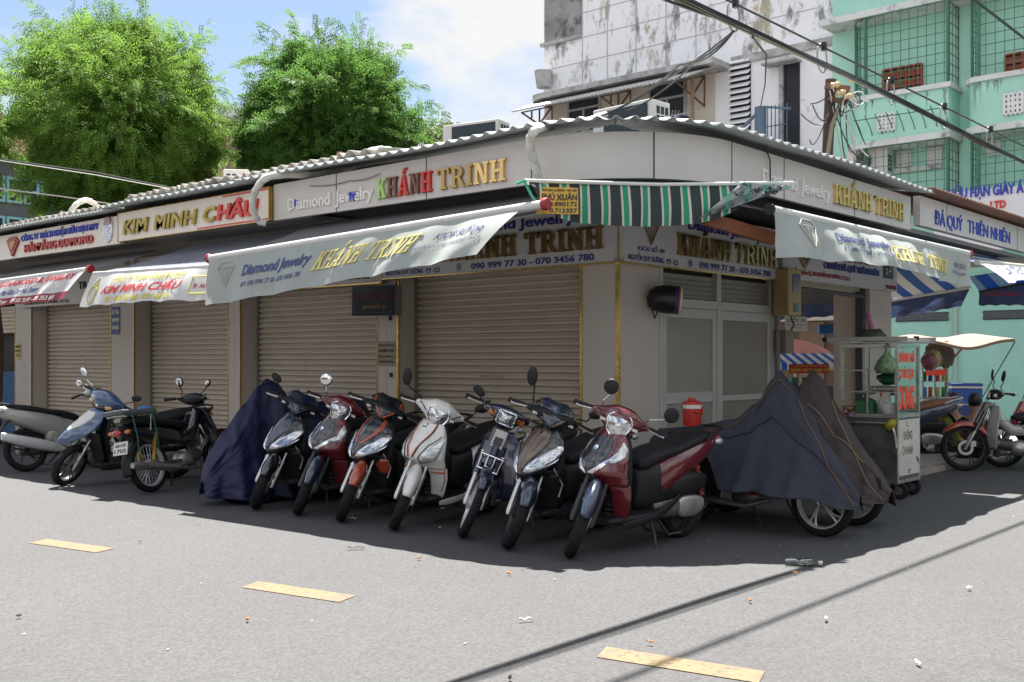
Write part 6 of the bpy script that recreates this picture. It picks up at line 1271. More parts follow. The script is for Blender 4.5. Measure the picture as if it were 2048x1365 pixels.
    g = MB(); g.tube([(-.08, -.2, .24), (-.08, .2, .24)], .012, 8); b.part('footrest', g, BLACKP)
    if plate: b.plate((-.97, 0, .50), .25, plate)
    if rearrack:
        g = MB(); g.tube([(-.5, .12, .84), (-.98, .12, .84), (-1.02, 0, .84), (-.98, -.12, .84), (-.5, -.12, .84), (-.5, .12, .84)], .01, 7)
        for k in range(5): g.tube([(-.55 - .1 * k, -.12, .842), (-.55 - .1 * k, .12, .842)], .006, 6)
        for sg in (-1, 1): g.tube([(-.6, sg * .12, .84), (-.62, sg * .11, .66)], .008, 6)
        b.part('rear_rack', g, FORKS)
    if basket:
        g = MB()
        for z, w, d in ((.56, .09, .05), (.68, .1, .075)): P = [V((.50 - (z - .56) * .3, -w, z)), V((.50 + d - (z - .56) * .3, -w, z)), V((.50 + d - (z - .56) * .3, w, z)), V((.50 - (z - .56) * .3, w, z))]; g.tube(P + [P[0]], .006, 6)
        for y in (-.09, -.03, .03, .09): g.tube([(.50, y * .9, .56), (.55, y * .9, .56), (.535, y, .68)], .005, 6)
        g.tube([(.46, 0, .56), (.5, 0, .56)], .008, 6); b.part('front_rack', g, CHROME, True)
        g = MB(); g.box(.455, .462, -.05, .05, .74, .89); b.part('tax_plate', g, PLATE, True, smooth=0); g = MB(); g.box(.463, .466, -.035, .035, .76, .83); b.part('sticker', g, mat('sticker_dark', (.08, .08, .09), .5, var=.5, vs=60), True, smooth=0)
    for mi in mirrors: b.mirror(*mi)
    return b
BLK = paint('black', (.010, .011, .015)); RED = paint('deep_red', (.12, .009, .014)); WHP = paint('pearl_white', (.66, .65, .61)); NAVY = paint('navy', (.012, .014, .045)); BLUB = paint('blue_black', (.012, .022, .05))
BRN = paint('brown', (.10, .058, .033)); ORG = paint('orange_red', (.34, .05, .015)); BLU = paint('slate_blue', (.05, .095, .19)); GRYP = paint('warm_grey', (.30, .30, .27)); ORL = mat('orange_line', (.5, .1, .03), .4)
MB_ = (.215, .18, 1.03); ML = lambda y: (.215, y, 1.03)
# the row along the left hand front, from left to right
sharp_scooter('black sporty scooter with blue sheen, next to the blue covered motorbike', (-2.13, 2.45), 186, 40, 7, BLK, BLUB, BLK, mirrors=[(-1, ML(-.18), .10, .10, 'oval')], visor=BLUB)
classic_scooter('dark red scooter with a round chrome mirror, between two black sporty scooters', (-2.11, 1.86), 186, 41, 7, RED, 'sh', fen=BLUB, mirrors=[(-1, ML(-.18), .15, .06, 'round', CHROME, FORKS)])
sharp_scooter('black and orange scooter with orange front fender', (-2.11, 1.29), 187, 40, 7, BLK, ORG, ORG, mirrors=[], low=ORG, visor=BLK, crest='line')
classic_scooter('white scooter with orange pinstripes and long black mirror', (-2.12, .63), 187, 40, 7, WHP, 'vi', mirrors=[(-1, ML(-.18), .11, .16, 'tall'), (1, ML(.18), .09, .12, 'oval')], stripe=ORL)
underbone('navy underbone motorbike with square headlamp and small chrome front rack', (-2.02, -.02), 187, 40, 7, NAVY, NAVY, 'rect', basket=True, mirrors=[(-1, ML(-.16), .02, .10, 'oval')])
sharp_scooter('brown and black sporty scooter, between the navy motorbike and the dark red scooter', (-2.15, -.59), 185, 41, 6, BLK, BRN, BLUB, mirrors=[(-1, ML(-.18), .17, .06, 'tall'), (1, ML(.18), .07, .10, 'oval')], visor=BLUB)
classic_scooter('dark red scooter at the corner, next to the grey blue sheet', (-2.13, -1.15), 176, 42, 5, RED, 'sh', fen=BLUB, R_=.285, mirrors=[(-1, ML(-.15), .17, .0, 'round', BLACKP, FORKS), (1, ML(.18), .13, .16, 'round', BLACKP, FORKS)])
# left group
def rear_scooter():
    b = Bike('motor_scooter', 'warm grey scooter cut off by the left picture edge, silver exhaust showing', (-.86, 7.15), -6, 5, 8, R_=.27); c = (.63, 0, .27)
    b.wheel(c, .085, 0, True, RIMB); b.wheel((-.63, 0, .27), .11, 0, False, RIMB); b.fork(c, .072, .42, FORKB); b.fender(c, 22, 168, .062, GRYP)
    f = b.shell([(.24, .30, .10, .02), (.32, .325, .175, .04), (.45, .37, .205, .07), (.56, .47, .205, .13), (.62, .535, .20, .17), (.70, .52, .19, .17), (.86, .385, .13, .09), (.92, .33, .085, .04)]); b.part('front_apron', b.shell_mesh(f, .24, .92), GRYP, smooth=60, solid=.014, fixn=False)
    b.floor(GRYP, BLACKP); b.common_rear(GRYP, GRYP); b.engine_scooter()
    g = b.bodyloft([(-.2, .22, .27, .02), (-.35, .22, .35, .045), (-.7, .30, .44, .05), (-.98, .40, .50, .035)]); g.v = [p + V((0, -.2, 0)) for p in g.v]; b.part('exhaust_guard', g, RIMS, smooth=60)
    hc = b.ylofts((.27, 0, 1.0), [(-.2, .03, .03, -.04, 0), (-.1, .07, .06, 0, 0), (0, .085, .08, 0, 0), (.1, .07, .06, 0, 0), (.2, .03, .03, -.04, 0)]); b.part('handlebar_cowl', hc, GRYP, True, smooth=60); b.bars(); b.mirror(1, ML(.18), .14, .12, 'round', CHROME, FORKS)
rear_scooter()
def blue_scooter():
    b = Bike('motor_scooter', 'slate blue scooter with amber indicators and a white panel on its beak', (-2.43, 5.48), 171, 34, 11, R_=.25); c = (.63, 0, .25); dark = BLACKP
    b.wheel(c, .09, 0, True, RIMB, disc=.05); b.wheel((-.60, 0, .25), .1, 0, False, RIMB); b.fork(c, .072, .42, FORKS)
    rows = [(.50, .76, .04, .03), (.55, .755, .11, .14), (.62, .70, .17, .2), (.70, .61, .195, .2), (.78, .52, .19, .17), (.86, .43, .155, .11), (.92, .35, .09, .05)]
    f = b.shell(rows, 1.6); b.part('front_apron', b.shell_mesh(f, .50, .92), BLU, smooth=60, solid=.014, fixn=False)
    for g in b.patch(f, [(.66, 0, .16), (.72, 0, .45), (.82, 0, .6), (.87, 0, .5)], .016): b.part('white_panel', g, mat('white_panel', (.62, .60, .58), .4), smooth=60)
    lw = b.shell([(.22, .32, .12, .03), (.35, .36, .2, .06), (.55, .45, .2, .1), (.66, .52, .19, .14)]); b.part('lower_cowl', b.shell_mesh(lw, .22, .64), dark, smooth=60, solid=.014, fixn=False)
    g = b.shell_mesh(b.shell([(.3, .26, .17, .02), (.6, .33, .19, .06), (.92, .26, .12, .04)]), .3, .92, 10, 10); b.part('inner_panel', g, dark, smooth=60, solid=.02, fixn=False)
    hc = b.ylofts((.29, 0, 1.0), [(-.24, .025, .022, -.06, 0), (-.18, .06, .05, -.03, .0), (-.09, .10, .085, .0, .01), (0, .115, .10, .015, .015), (.09, .10, .085, .0, .01), (.18, .06, .05, -.03, 0), (.24, .025, .022, -.06, 0)]); b.part('handlebar_cowl', hc, BLU, True, smooth=60)
    for sg in (-1, 1): g = MB(); g.ell((.345, sg * .105, .965), (.05, .055, .032), 14, 8, Matrix.Rotation(-.5 * sg, 3, 'Z')); b.part('front_indicator', g, mat('amber_pale', (.55, .36, .14), .15, coat=1, var=.15, vs=40), True, smooth=60)
    b.headlight_shield((.385, 0, .96), .085, .042, .1, pts=[(-1, 0), (-.7, .8), (.7, .8), (1, 0), (.5, -.9), (-.5, -.9)], rim=dark, m=mat('smoked_lens', (.08, .07, .05), .08, coat=1))
    g = MB(); g.tube([(.28, 0, .93), (.38, 0, .82)], .055, 12); b.part('steering_neck', g, dark, True)
    b.bars((.23, 0, 1.0), .37, .22); b.floor(dark, dark); b.common_rear(BLK, dark); b.engine_scooter()
    b.mirror(1, ML(.22), .11, .10, 'oval'); b.mirror(-1, ML(-.22), .10, .17, 'oval', CHROME, FORKS)
blue_scooter()
YSP = mat('spring_yellow', (.38, .24, .04), .45, metal=.4)
b = underbone('old black motorbike seen from behind, number plate and yellow springs showing', (-1.02, 4.66), 18, -14, 9, BLK, BLK, 'dark', R_=.29, rearrack=True, plate=('68-H9', '1705'), mirrors=[(-1, ML(-.16), .10, .12, 'oval'), (1, ML(.16), .16, .05, 'round')], springs=YSP)
g = MB(); g.box(-1.04, -.52, -.14, .13, .85, .90); b.part('rack_pad', g, mat('grey_pad', (.10, .11, .12), .9, var=.2, vs=8), smooth=0, bevel=.012)
for k, (x, m_) in enumerate(((-.9, mat('green_cord', (.03, .12, .09), .8)), (-.6, MATS['green_cord']))): g = MB(); g.tube([(x, -.14, .88), (x + .02, -.16, .6), (x + .05, -.13, .46)], .007, 6); b.part('luggage_strap', g, m_)
g = MB(); g.ell((-.6, -.05, .90), (.1, .07, .03)); b.part('folded_rag', g, mat('blue_rag', (.05, .16, .4), .9, var=.2, vs=10))

# ------------------------------------------------------------------ covered motorbikes: the bike below and the sheet over it
def cover(label, bike, ridge, hem, wide, m, seed, folds=.03, name='motorbike_cover', seam=None, group='motorbike covers'):
    """ridge: (x, z, half width at the top); hem: (x, z) lower edge; wide: (x, half width at hem)"""
    B = bike.o; o = thing(name, tuple(B.location), label, 'cover', rot=tuple(B.rotation_euler), group=group); o.scale = B.scale
    def itp(T, x, j=1):
        if x <= T[0][0]: return T[0][j]
        for a, b in zip(T, T[1:]):
            if x <= b[0]: t = (x - a[0]) / (b[0] - a[0]); return a[j] + (b[j] - a[j]) * (t * t * (3 - 2 * t) * .5 + t * .5)
        return T[-1][j]
    xs0, xs1 = ridge[0][0], ridge[-1][0]
    CR_ = 1.3 if 'navy' in label else .45
    def f(u, v):
        x = xs0 + (xs1 - xs0) * u; zr = itp(ridge, x); zh = min(itp(hem, x), zr - .001); wt = itp(ridge, x, 2); wb = itp(wide, x); y = 2 * v - 1; t = abs(y); sg = 1 if y >= 0 else -1
        k = t ** 1.15; yy = wt * min(1, t * 5) + (wb - wt) * (k - .10 * sin(pi * t)); z = zr - (zr - zh) * t
        an = x * 7 + seed; w = folds * t * (sin(an * 1.9 + t * 1.1 + sg) + .7 * sin(an * 3.7 + sg * 2 - t * .8) + .6 * noise.noise(V((x * 3, t * 3, seed + sg)))) + .012 * noise.noise(V((x * 9, y * 7, seed))) - CR_ * .016 * abs(noise.noise(V((x * 5 + y * 3, y * 5 - x * 2, seed + 9)))) - CR_ * .010 * abs(noise.noise(V((x * 13, y * 11, seed + 5))))
        return V((x + .03 * t * sin(seed + 5 * x + sg) + .01 * noise.noise(V((x * 8, y * 5, 3))), sg * (yy + w * (.3 if u < .02 or u > .98 else 1)), z + .01 * sin(x * 16 + sg * 2) * t + .012 * noise.noise(V((x * 5, y * 6, seed + 2)))))
    g = MB(); g.grid(f, 150, 110); g.build('sheet', m, o, smooth=80, solid=.004, fixn=False)
    if seam:
        for nm, pts in seam:
            P = []
            for (u0, v0), (u1, v1) in zip(pts, pts[1:]): P += [f(u0 + (u1 - u0) * i / 14, v0 + (v1 - v0) * i / 14) for i in range(14)]
            P = [p + V((.0, .008 if pts[0][1] > .5 else -.008, .006)) for p in P]; gg = MB(); gg.tube(P, .0042, 5); gg.build('seam', nm, o)
    return o
CLB = mat('cover_navy', (.013, .018, .058), .5, var=.15, vs=3, bump=.25, bs=12, spec=.4)
DEN = mat('cover_denim', (.030, .034, .048), .9, var=.16, vs=5, bump=.3, bs=150); BRD = mat('cover_brown', (.058, .046, .047), .9, var=.16, vs=5, bump=.3, bs=150)
STI = mat('stitch_orange', (.17, .085, .035), .8); STB = mat('stitch_yellow', (.25, .19, .09), .8); STN = mat('stitch_navy', (.01, .012, .04), .8)
def hidden_bike(label, fc, yaw, lean, col, steer=-6, R_=.285, rim=RIMS):
    b = Bike('motorbike', label, fc, yaw, steer, lean, cat='motorbike', R_=R_); c = (.63, 0, R_); b.wheel(c, .075, 0, True, rim, 'cast', disc=.05); b.wheel((-.62, 0, R_), .085, 0, False, rim, 'cast'); b.fork(c, .07, .30, FORKS)
    b.part('body', b.bodyloft([(.38, .3, .52, .08), (.2, .28, .5, .15), (0, .28, .5, .16), (-.3, .34, .62, .15), (-.7, .5, .75, .12), (-.98, .62, .75, .05)]), col, smooth=60)
    b.part('seat', b.bodyloft([(.04, .62, .68, .07), (-.06, .60, .72, .11), (-.3, .64, .745, .125), (-.75, .69, .79, .105), (-.86, .71, .78, .06)], 3), SEATM, smooth=60)
    g = MB(); g.ell((-.05, 0, .27), (.16, .1, .09)); b.part('engine_case', g, ENG, smooth=60)
    g = MB(); g.tube([(.2, -.06, .26), (0, -.13, .19), (-.4, -.14, .23), (-.95, -.15, .3)], [.02, .02, .04, .045], 10); b.part('exhaust', g, ENG)
    hc = b.ylofts((.21, 0, .93), [(-.09, .02, .02, -.03, 0), (0, .05, .05, .0, 0), (.09, .02, .02, -.03, 0)]); b.part('handlebar_cowl', hc, col, True, smooth=60)
    g = MB(); g.tube([(-.08, .09, .25), (-.07, .16, .12), (-.04, .23, .0)], .01, 7); b.part('side_stand', g, FORKB)
    return b
hb = hidden_bike('motorbike under the blue sheet, only a tyre edge showing', (-2.02, 2.98), 180, 3, BLK, 8, rim=RIMB)
cover('shiny navy blue sheet reaching the ground over a whole motorbike', hb, [(-1.1, .55, .05), (-1.02, .98, .12), (-.75, 1.02, .2), (-.3, .98, .14), (0, 1.05, .1), (.18, 1.2, .12), (.3, 1.235, .03), (.40, 1.17, .03), (.55, 1.0, .08), (.8, .72, .10), (.97, .48, .08), (1.02, .25, .04)], [(-1.1, .08), (.6, .05), (1.02, .10)], [(-1.1, .15), (-.8, .34), (0, .36), (.5, .33), (.9, .2), (1.02, .10)], CLB, 1.7, .04)
hb = hidden_bike('red motorbike under the grey blue sheet with silver front wheel', (-.22, -2.05), -92, 4, RED)
g = MB(); g.tube([(.32, -.16, .33), (.1, -.19, .3), (-.05, -.19, .33)], .012, 8); hb.part('guard_bar', g, paint('red_bar', (.25, .015, .02)))
SE = [(STI, [(.02, .47), (.45, .44), (.715, .47)]), (STN, [(.40, .36), (.6, .30), (.8, .31), (.9, .36)]), (STI, [(.72, .48), (.86, .40), (.96, .25), (.985, .05)])]
cover('faded grey blue sheet with orange seams over the nearer right hand motorbike', hb, [(-1.05, .45, .06), (-1.0, .80, .12), (-.6, .84, .12), (-.2, .92, .10), (.0, 1.06, .07), (.14, 1.27, .035), (.21, 1.35, .02), (.28, 1.28, .025), (.5, .99, .05), (.75, .65, .07), (.95, .36, .03)], [(-1.05, .30), (.2, .32), (.6, .30), (.97, .24)], [(-1.05, .16), (-.7, .33), (0, .37), (.5, .34), (.8, .22), (.95, .08)], DEN, 4.1, .02, seam=SE)
hb = hidden_bike('dark motorbike under the brown sheet, further of the right hand pair', (.48, -2.0), -91, 4, BLK)
cover('faded brown sheet with yellow seams over the further right hand motorbike', hb, [(-1.05, .45, .06), (-1.0, .80, .12), (-.6, .84, .12), (-.2, .92, .10), (.0, 1.06, .07), (.14, 1.27, .035), (.21, 1.35, .02), (.28, 1.28, .025), (.5, .97, .05), (.78, .60, .07), (.97, .33, .03)], [(-1.05, .30), (.2, .28), (.6, .24), (.97, .2)], [(-1.05, .16), (-.7, .33), (0, .37), (.5, .34), (.8, .22), (.97, .05)], BRD, 7.3, .022, seam=[(STB, [(.72, .48), (.86, .36), (.97, .15), (.99, .03)]), (STB, [(.5, .36), (.75, .34), (.9, .4)])])
# red flask standing on the tail of the grey blue sheet
p = at(1384, 852, 8.95); FLK = thing('water_jug', (p.x, p.y, p.z), 'red insulated jug with white band standing on the covered motorbike seat', 'jug')
REDJ = mat('jug_red', (.42, .025, .02), .4, var=.06, vs=5)
g = MB(); g.lathe([(0, 0), (.072, 0), (.078, .02), (.078, .145), (.0, .145)], (0, 0, 0), (0, 0, 1), 24); g.build('body', REDJ, FLK)
g = MB(); g.lathe([(.0, .146), (.079, .146), (.080, .165), (.079, .178), (0, .178)], (0, 0, 0), (0, 0, 1), 24); g.build('white_band', mat('jug_white', (.62, .6, .57), .5), FLK)
g = MB(); g.lathe([(0, .179), (.08, .179), (.078, .2), (.05, .21), (.03, .212), (.03, .235), (0, .236)], (0, 0, 0), (0, 0, 1), 24); g.build('lid', REDJ, FLK)
g = MB(); q = RT * .085 - FW * .01; g.tube([-q + V((0, 0, .16)), q * .2 - FW * .09 + V((0, 0, .12)), q + V((0, 0, .10)), q + V((0, 0, .165))], .009, 7); g.build('handle', REDJ, FLK)
p = at(1445, 868, 8.9); g = MB(); g.ell((0, 0, 0), (.16, .12, .05), 16, 8); o = g.build('seat_bag', mat('dark_bag', (.05, .045, .04), .9, var=.2, vs=8)); o.location = p; tag(o, 'flat dark bag lying beside the red jug', 'bag')
# bikes beyond the cart
b = classic_scooter('scooter with a brown seat and pale rail parked beyond the food cart', (6.25, .55), 134, 10, 4, paint('navy_grey', (.05, .06, .10)), 'vi', mirrors=[(1, ML(.18), .10, .12, 'oval')])
for ch in list(b.o.children):
    if ch.name.startswith('seat'): ch.data.materials.clear(); ch.data.materials.append(mat('seat_brown', (.26, .125, .065), .6, var=.1, vs=5))
    if ch.name.startswith('underseat'): ch.data.materials.clear(); ch.data.materials.append(mat('panel_brown', (.16, .085, .05), .5))
    if ch.name.startswith('grab_rail'): ch.data.materials.clear(); ch.data.materials.append(mat('rail_white', (.6, .6, .62), .35))
REDF = paint('red_fender', (.33, .035, .018)); WSH = paint('silver_white', (.34, .34, .335))
b = underbone('motorbike with red front fender and silver leg shield at the right picture edge', (5.48, -1.25), 128, -8, 3, BLK, WSH, 'curved', R_=.30, rim=RIMB, kind='cast', fen=REDF, mirrors=[(1, ML(.16), .16, .06, 'tall'), (-1, ML(-.16), .18, .08, 'tall')])
badge(b, lambda u, v, d: V((.34, .235 + d, v)) + V((u, 0, 0)), 'HONDA', -.12, -.03, .66, .018, DARK)
underbone('red and black motorbike just behind the one with the red fender', (6.25, -1.45), 127, -10, 4, paint('red_body', (.3, .02, .02)), BLK, 'curved', R_=.29, rim=RIMB, kind='cast', mirrors=[(1, ML(.16), .16, .06, 'tall')])
# ------------------------------------------------------------------ food cart
CX0, CX1, CY0, CY1 = 2.2, 2.78, -1.70, -1.12
CT = thing('food_cart', (2.44, -1.4, 0), 'steel and glass sandwich cart with red BÁNH MÌ lettering on its side', 'food cart')
ZB, ZM, ZT = .19, .79, 1.50
g = MB(); g.box(CX0 + .004, CX1 - .004, CY0 + .004, CY1 - .004, ZB, ZM); g.build('cabinet', mat('cabinet_dark', (.07, .07, .068), .35, var=.4, vs=5, stain=[((.16, .15, .14), 14, .68, .76)]), CT, world=True, smooth=0)
g = MB(); g.box(CX0 + .03, CX1 - .03, CY0 - .004, CY0 + .003, ZB + .04, ZM - .02); g.build('white_panel', mat('panel_scuffed', (.50, .48, .44), .6, var=.12, vs=7, stain=[((.06, .06, .06), 6, .6, .64), ((.34, .3, .24), 10, .58, .7)]), CT, world=True, smooth=0)
boxes('steel_frame', STEEL, CT, [(x, x + .03, y, y + .03, ZB, ZT) for x in (CX0, CX1 - .03) for y in (CY0, CY1 - .03)] + [(CX0 - .003, CX1 + .003, CY0 - .003, CY1 + .003, z, z + .03) for z in (ZB - .03,)] + [(CX0 - .002, CX1 + .002, CY0 - .002, CY1 + .002, ZM, ZM + .035)] + [(CX0 + .03, CX1 - .03, CY0, CY0 + .025, ZT - .03, ZT), (CX0, CX0 + .025, CY0 + .03, CY1 - .03, ZT - .03, ZT), (CX1 - .025, CX1, CY0 + .03, CY1 - .03, ZT - .03, ZT), (CX0 + .001, CX0 + .012, CY0 + .03, CY1 - .03, 1.24, 1.252), (CX0 + .001, CX0 + .012, CY0 + .03, CY1 - .03, 1.03, 1.042), (CX0 + .001, CX0 + .018, CY0 + .29, CY0 + .31, ZM, ZT)])
g = MB(); g.box(CX0 - .06, CX1 + .08, CY0 - .05, CY1 + .06, ZT + .012, ZT + .022)
g.build('top_tray', STEEL, CT, world=True, smooth=0)
for z, dx in ((ZT + .05, .0), (ZT + .03, .06)):
    for y in (CY0 - .06, CY1 + .06): g = MB(); g.tube([(CX0 - .08, y, z), (CX1 + .16 + dx, y, z)], .012, 8); g.build('top_rail', ALU, CT, world=True)
    for x in (CX0 - .07, CX1 + .1): g = MB(); g.tube([(x, CY0 - .12, z + .01), (x, CY1 + .12, z + .01)], .012, 8); g.build('top_rail', ALU, CT, world=True)
boxes('rail_cap', BLACKP, CT, [(CX1 + .15, CX1 + .19, CY0 - .08, CY0 - .04, ZT + .035, ZT + .07), (CX0 - .09, CX0 - .05, CY1 + .1, CY1 + .14, ZT + .03, ZT + .07), (CX0 + .3, CX0 + .34, CY0 - .08, CY0 - .04, ZT + .04, ZT + .08)])
CGL = bpy.data.materials.new('case_glass'); CGL.use_nodes = True; t_ = CGL.node_tree; b_ = t_.nodes['Principled BSDF']; b_.inputs['Roughness'].default_value = .03; b_.inputs['Base Color'].default_value = (.9, .95, .93, 1)
tr_ = t_.nodes.new('ShaderNodeBsdfTransparent'); tr_.inputs[0].default_value = (.86, .9, .88, 1); ms_ = t_.nodes.new('ShaderNodeMixShader'); fz = t_.nodes.new('ShaderNodeFresnel'); fz.inputs[0].default_value = 1.5; gl_ = t_.nodes.new('ShaderNodeBsdfGlossy'); gl_.inputs['Roughness'].default_value = .02
t_.links.new(fz.outputs[0], ms_.inputs[0]); t_.links.new(tr_.outputs[0], ms_.inputs[1]); t_.links.new(gl_.outputs[0], ms_.inputs[2]); t_.links.new(ms_.outputs[0], t_.nodes['Material Output'].inputs[0])
g = MB(); g.add([(CX0 + .03, CY0 + .012, ZM + .035), (CX1 - .03, CY0 + .012, ZM + .035), (CX1 - .03, CY0 + .012, ZT - .03), (CX0 + .03, CY0 + .012, ZT - .03)], [(0, 1, 2, 3)]); g.build('side_glass', CGL, CT, world=True, smooth=0)
g = MB(); g.add([(CX1 - .012, CY0 + .03, ZM + .035), (CX1 - .012, CY1 - .03, ZM + .035), (CX1 - .012, CY1 - .03, ZT - .03), (CX1 - .012, CY0 + .03, ZT - .03)], [(0, 1, 2, 3)]); g.build('back_glass', CGL, CT, world=True, smooth=0)
for z in (1.03, 1.24): g = MB(); g.box(CX0 + .2, CX1 - .02, CY0 + .04, CY1 - .03, z, z + .008); g.build('shelf', STEEL, CT, world=True, smooth=0)
fs = lambda u, v, d: V((CX0 + u, CY0 + .008 - d, v)); NEON = mat('red_sign_vinyl', (.75, .05, .02), .4)
g = MB(); put_text(g, 'BÁNH MÌ', fs, .05, .44, 1.33, .085, .05, 0, .004); put_text(g, 'CHẢ LỤA', fs, .05, .44, 1.175, .085, .05, 0, .004); put_text(g, 'DUNG', fs, .04, .44, .885, .21, .05, 0, .004); g.build('red_lettering', NEON, CT, world=True, smooth=0)
fp = lambda u, v, d: V((CX0 + u, CY0 - .0075 - d, v))
g = MB(); g.prism([(.1, .40), (.38, .40), (.38, .70), (.1, .70)], fp, -.003, 0); g.build('paper_sheet', mat('paper_dirty', (.52, .49, .44), .8, var=.1, vs=8), CT, world=True, smooth=0)
g = MB(); put_text(g, 'KHÔNG', fp, .13, .35, .575, .085, .012, 0, .001); put_text(g, 'CHI NHÁNH', fp, .105, .37, .43, .085, .008, 0, .001); g.build('black_lettering', DARK, CT, world=True, smooth=0)
g = MB(); g.tube([(CX0 - .05, CY1 + .03, ZM - .05), (CX0 - .05, CY0 + .1, ZM - .05), (CX0 - .05, CY0 + .03, ZM - .08), (CX0 - .045, CY0 + .01, ZM - .15), (CX0 - .02, CY0 + .01, ZM - .28)], .013, 9); g.build('handle_rail', STEEL, CT, world=True)
for x, y in ((CX0 + .12, CY0 + .06), (CX1 - .02, CY0 + .1), (CX0 + .12, CY1 - .08), (CX1 - .04, CY1 - .08)):
    g = MB(); g.cyl((x - .022, y - .03, .085), (x + .022, y - .03, .085), .085, n=22); w = g.build('wheel', RUB, CT, world=True, bevel=.01); BASE[w.name] = BASE[CT.name]
    g = MB(); g.cyl((x - .026, y - .03, .085), (x + .026, y - .03, .085), .04, n=16); g.build('hub', ENG, w, world=True); g = MB(); g.bar((x - .03, y - .03, .085), (x - .03, y, ZB - .03), .014, .03); g.bar((x + .03, y - .03, .085), (x + .03, y, ZB - .03), .014, .03); g.build('wheel_fork', ENG, CT, world=True, smooth=0)
# what stands in and hangs on the cart
def item(name, lab, cat, g, m, loc, grp=None, **k):
    o = g.build(name, m, **k); o.location = loc; tag(o, lab, cat, grp); return o
GRN = mat('green_bag', (.02, .16, .06), .35, var=.25, vs=18, transl=.3); GRM = mat('scale_green', (.02, .12, .05), .45)
SCL = thing('kitchen_scale', (CX0 + .13, CY0 + .36, ZM + .036), 'green kitchen scale with metal dish inside the cart', 'scale')
g = MB(); g.loft([[V((a * w, b * d, z)) for a, b in ((-1, -1), (1, -1), (1, 1), (-1, 1))] for z, w, d in ((0, .07, .09), (.12, .06, .08), (.15, .03, .03))]); g.build('body', GRM, SCL, smooth=0, bevel=.008)
g = MB(); g.cyl((0, 0, .15), (0, 0, .18), .02, n=10); g.build('stem', GRM, SCL); g = MB(); g.lathe([(0, .18), (.08, .185), (.11, .21), (.105, .21), (.078, .19), (0, .186)], (0, 0, 0), (0, 0, 1), 24); g.build('dish', STEEL, SCL)
g = MB(); g.lathe([(0, 0), (.05, .0), (.1, .06), (.115, .1), (.105, .1), (.09, .06), (.0, .03)], (0, 0, 0), (0, 0, 1), 28); item('bowl', 'white bowl of greens beside the scale in the cart', 'bowl', g, mat('bowl_white', (.6, .6, .57), .4), (CX0 + .14, CY0 + .14, ZM + .036))
BT = thing('bottle', (CX0 + .22, CY0 + .25, ZM + .036), 'clear bottle with red cap standing behind the bowl in the cart', 'bottle')
g = MB(); g.lathe([(0, 0), (.03, 0), (.032, .11), (.012, .15), (.012, .165), (0, .165)], (0, 0, 0), (0, 0, 1), 16); g.build('body', mat('bottle_pale', (.5, .5, .45), .15), BT); g = MB(); g.cyl((0, 0, .165), (0, 0, .2), .014, .008, 10); g.build('cap', REDL, BT)
def rolls():
    g = MB(); r_ = random.Random(6)
    for k in range(11): g.ell((r_.uniform(-.06, .06), r_.uniform(-.10, .10), -.075 + .045 * (k // 5)), (.028, .062, .026), 10, 7, Matrix.Rotation(r_.uniform(-.7, .7), 3, 'Z'))
    return g
def lump(r, sq=1.0, seed=0, n=18): 
    g = MB(); g.ell((0, 0, 0), (r, r, r * sq), n, 12); g.v = [p * (1 + .28 * noise.noise(p * (2.2 / r) + V((seed, 0, 0))) + .13 * noise.noise(p * (7 / r)) + .10 * abs(noise.noise(p * (13 / r)))) for p in g.v]; return g
item('bread_bag', 'clear bag of brown bread rolls in the left half of the cart', 'bag', rolls(), mat('bread_brown', (.26, .13, .05), .5, var=.4, vs=16, coat=.6), (CX0 + .16, CY0 + .47, ZM + .11), smooth=70)
item('sausage_tray', 'tray of foil and red wrapped rolls on the upper shelf of the cart', 'tray', (lambda g: g.box(-.1, .1, -.14, .14, 0, .05))(MB()), mat('foil_tray', (.45, .43, .42), .3, metal=.7, var=.4, vs=40, stain=[((.35, .03, .02), 9, .6, .65)]), (CX0 + .3, CY0 + .22, 1.04), smooth=0, bevel=.012)
item('green_bag', 'slack green plastic bag on the top shelf of the cart', 'bag', lump(.1, .6, 9), GRN, (CX0 + .28, CY0 + .2, 1.16), smooth=70)
gb = MB(); gb.lathe([(0, -.1), (.09, -.1), (.115, -.05), (.085, .02), (.03, .09), (.012, .12), (.02, .15), (0, .2)], (0, 0, 0), (0, 0, 1), 24); gb.v = [p * (1 + .12 * noise.noise(p * 22)) for p in gb.v]
HB = thing('green_bag', (CX0 - .02, CY0 + .1, 1.32), 'green bag of pale vegetables hanging from the cart top', 'bag'); gb.build('bag', mat('veg_bag', (.16, .26, .13), .35, var=.55, vs=34, transl=.2), HB, smooth=70); g = MB(); g.tube([(0, 0, .1), (.005, .0, .2)], .012, 7); g.build('tied_handles', GRN, HB)
item('pink_bag', 'pink plastic bag tied to the left end of the cart rail', 'bag', lump(.07, 1.1, 5), mat('bag_pink', (.45, .14, .28), .4, var=.2, vs=20, transl=.3), (CX0 - .08, CY1 - .03, ZM - .03), smooth=70)
item('yellow_bag', 'crumpled yellow plastic bag stuck on the cart corner', 'bag', (lambda g: (setattr(g, 'v', [V((p.x * 1.3, p.y, p.z * 1.1 - .35 * p.y)) for p in g.v]), g)[1])(lump(.05, .85, 12)), mat('bag_yellow', (.42, .36, .03), .4, var=.25, vs=20, transl=.3), (CX0 - .05, CY0 + .05, ZM - .06), smooth=70)
DB = thing('produce_bag', (CX0 + .2, CY0 + .33, ZT + .025), 'dark bundle with a pink tied top lying on the cart roof', 'bag')
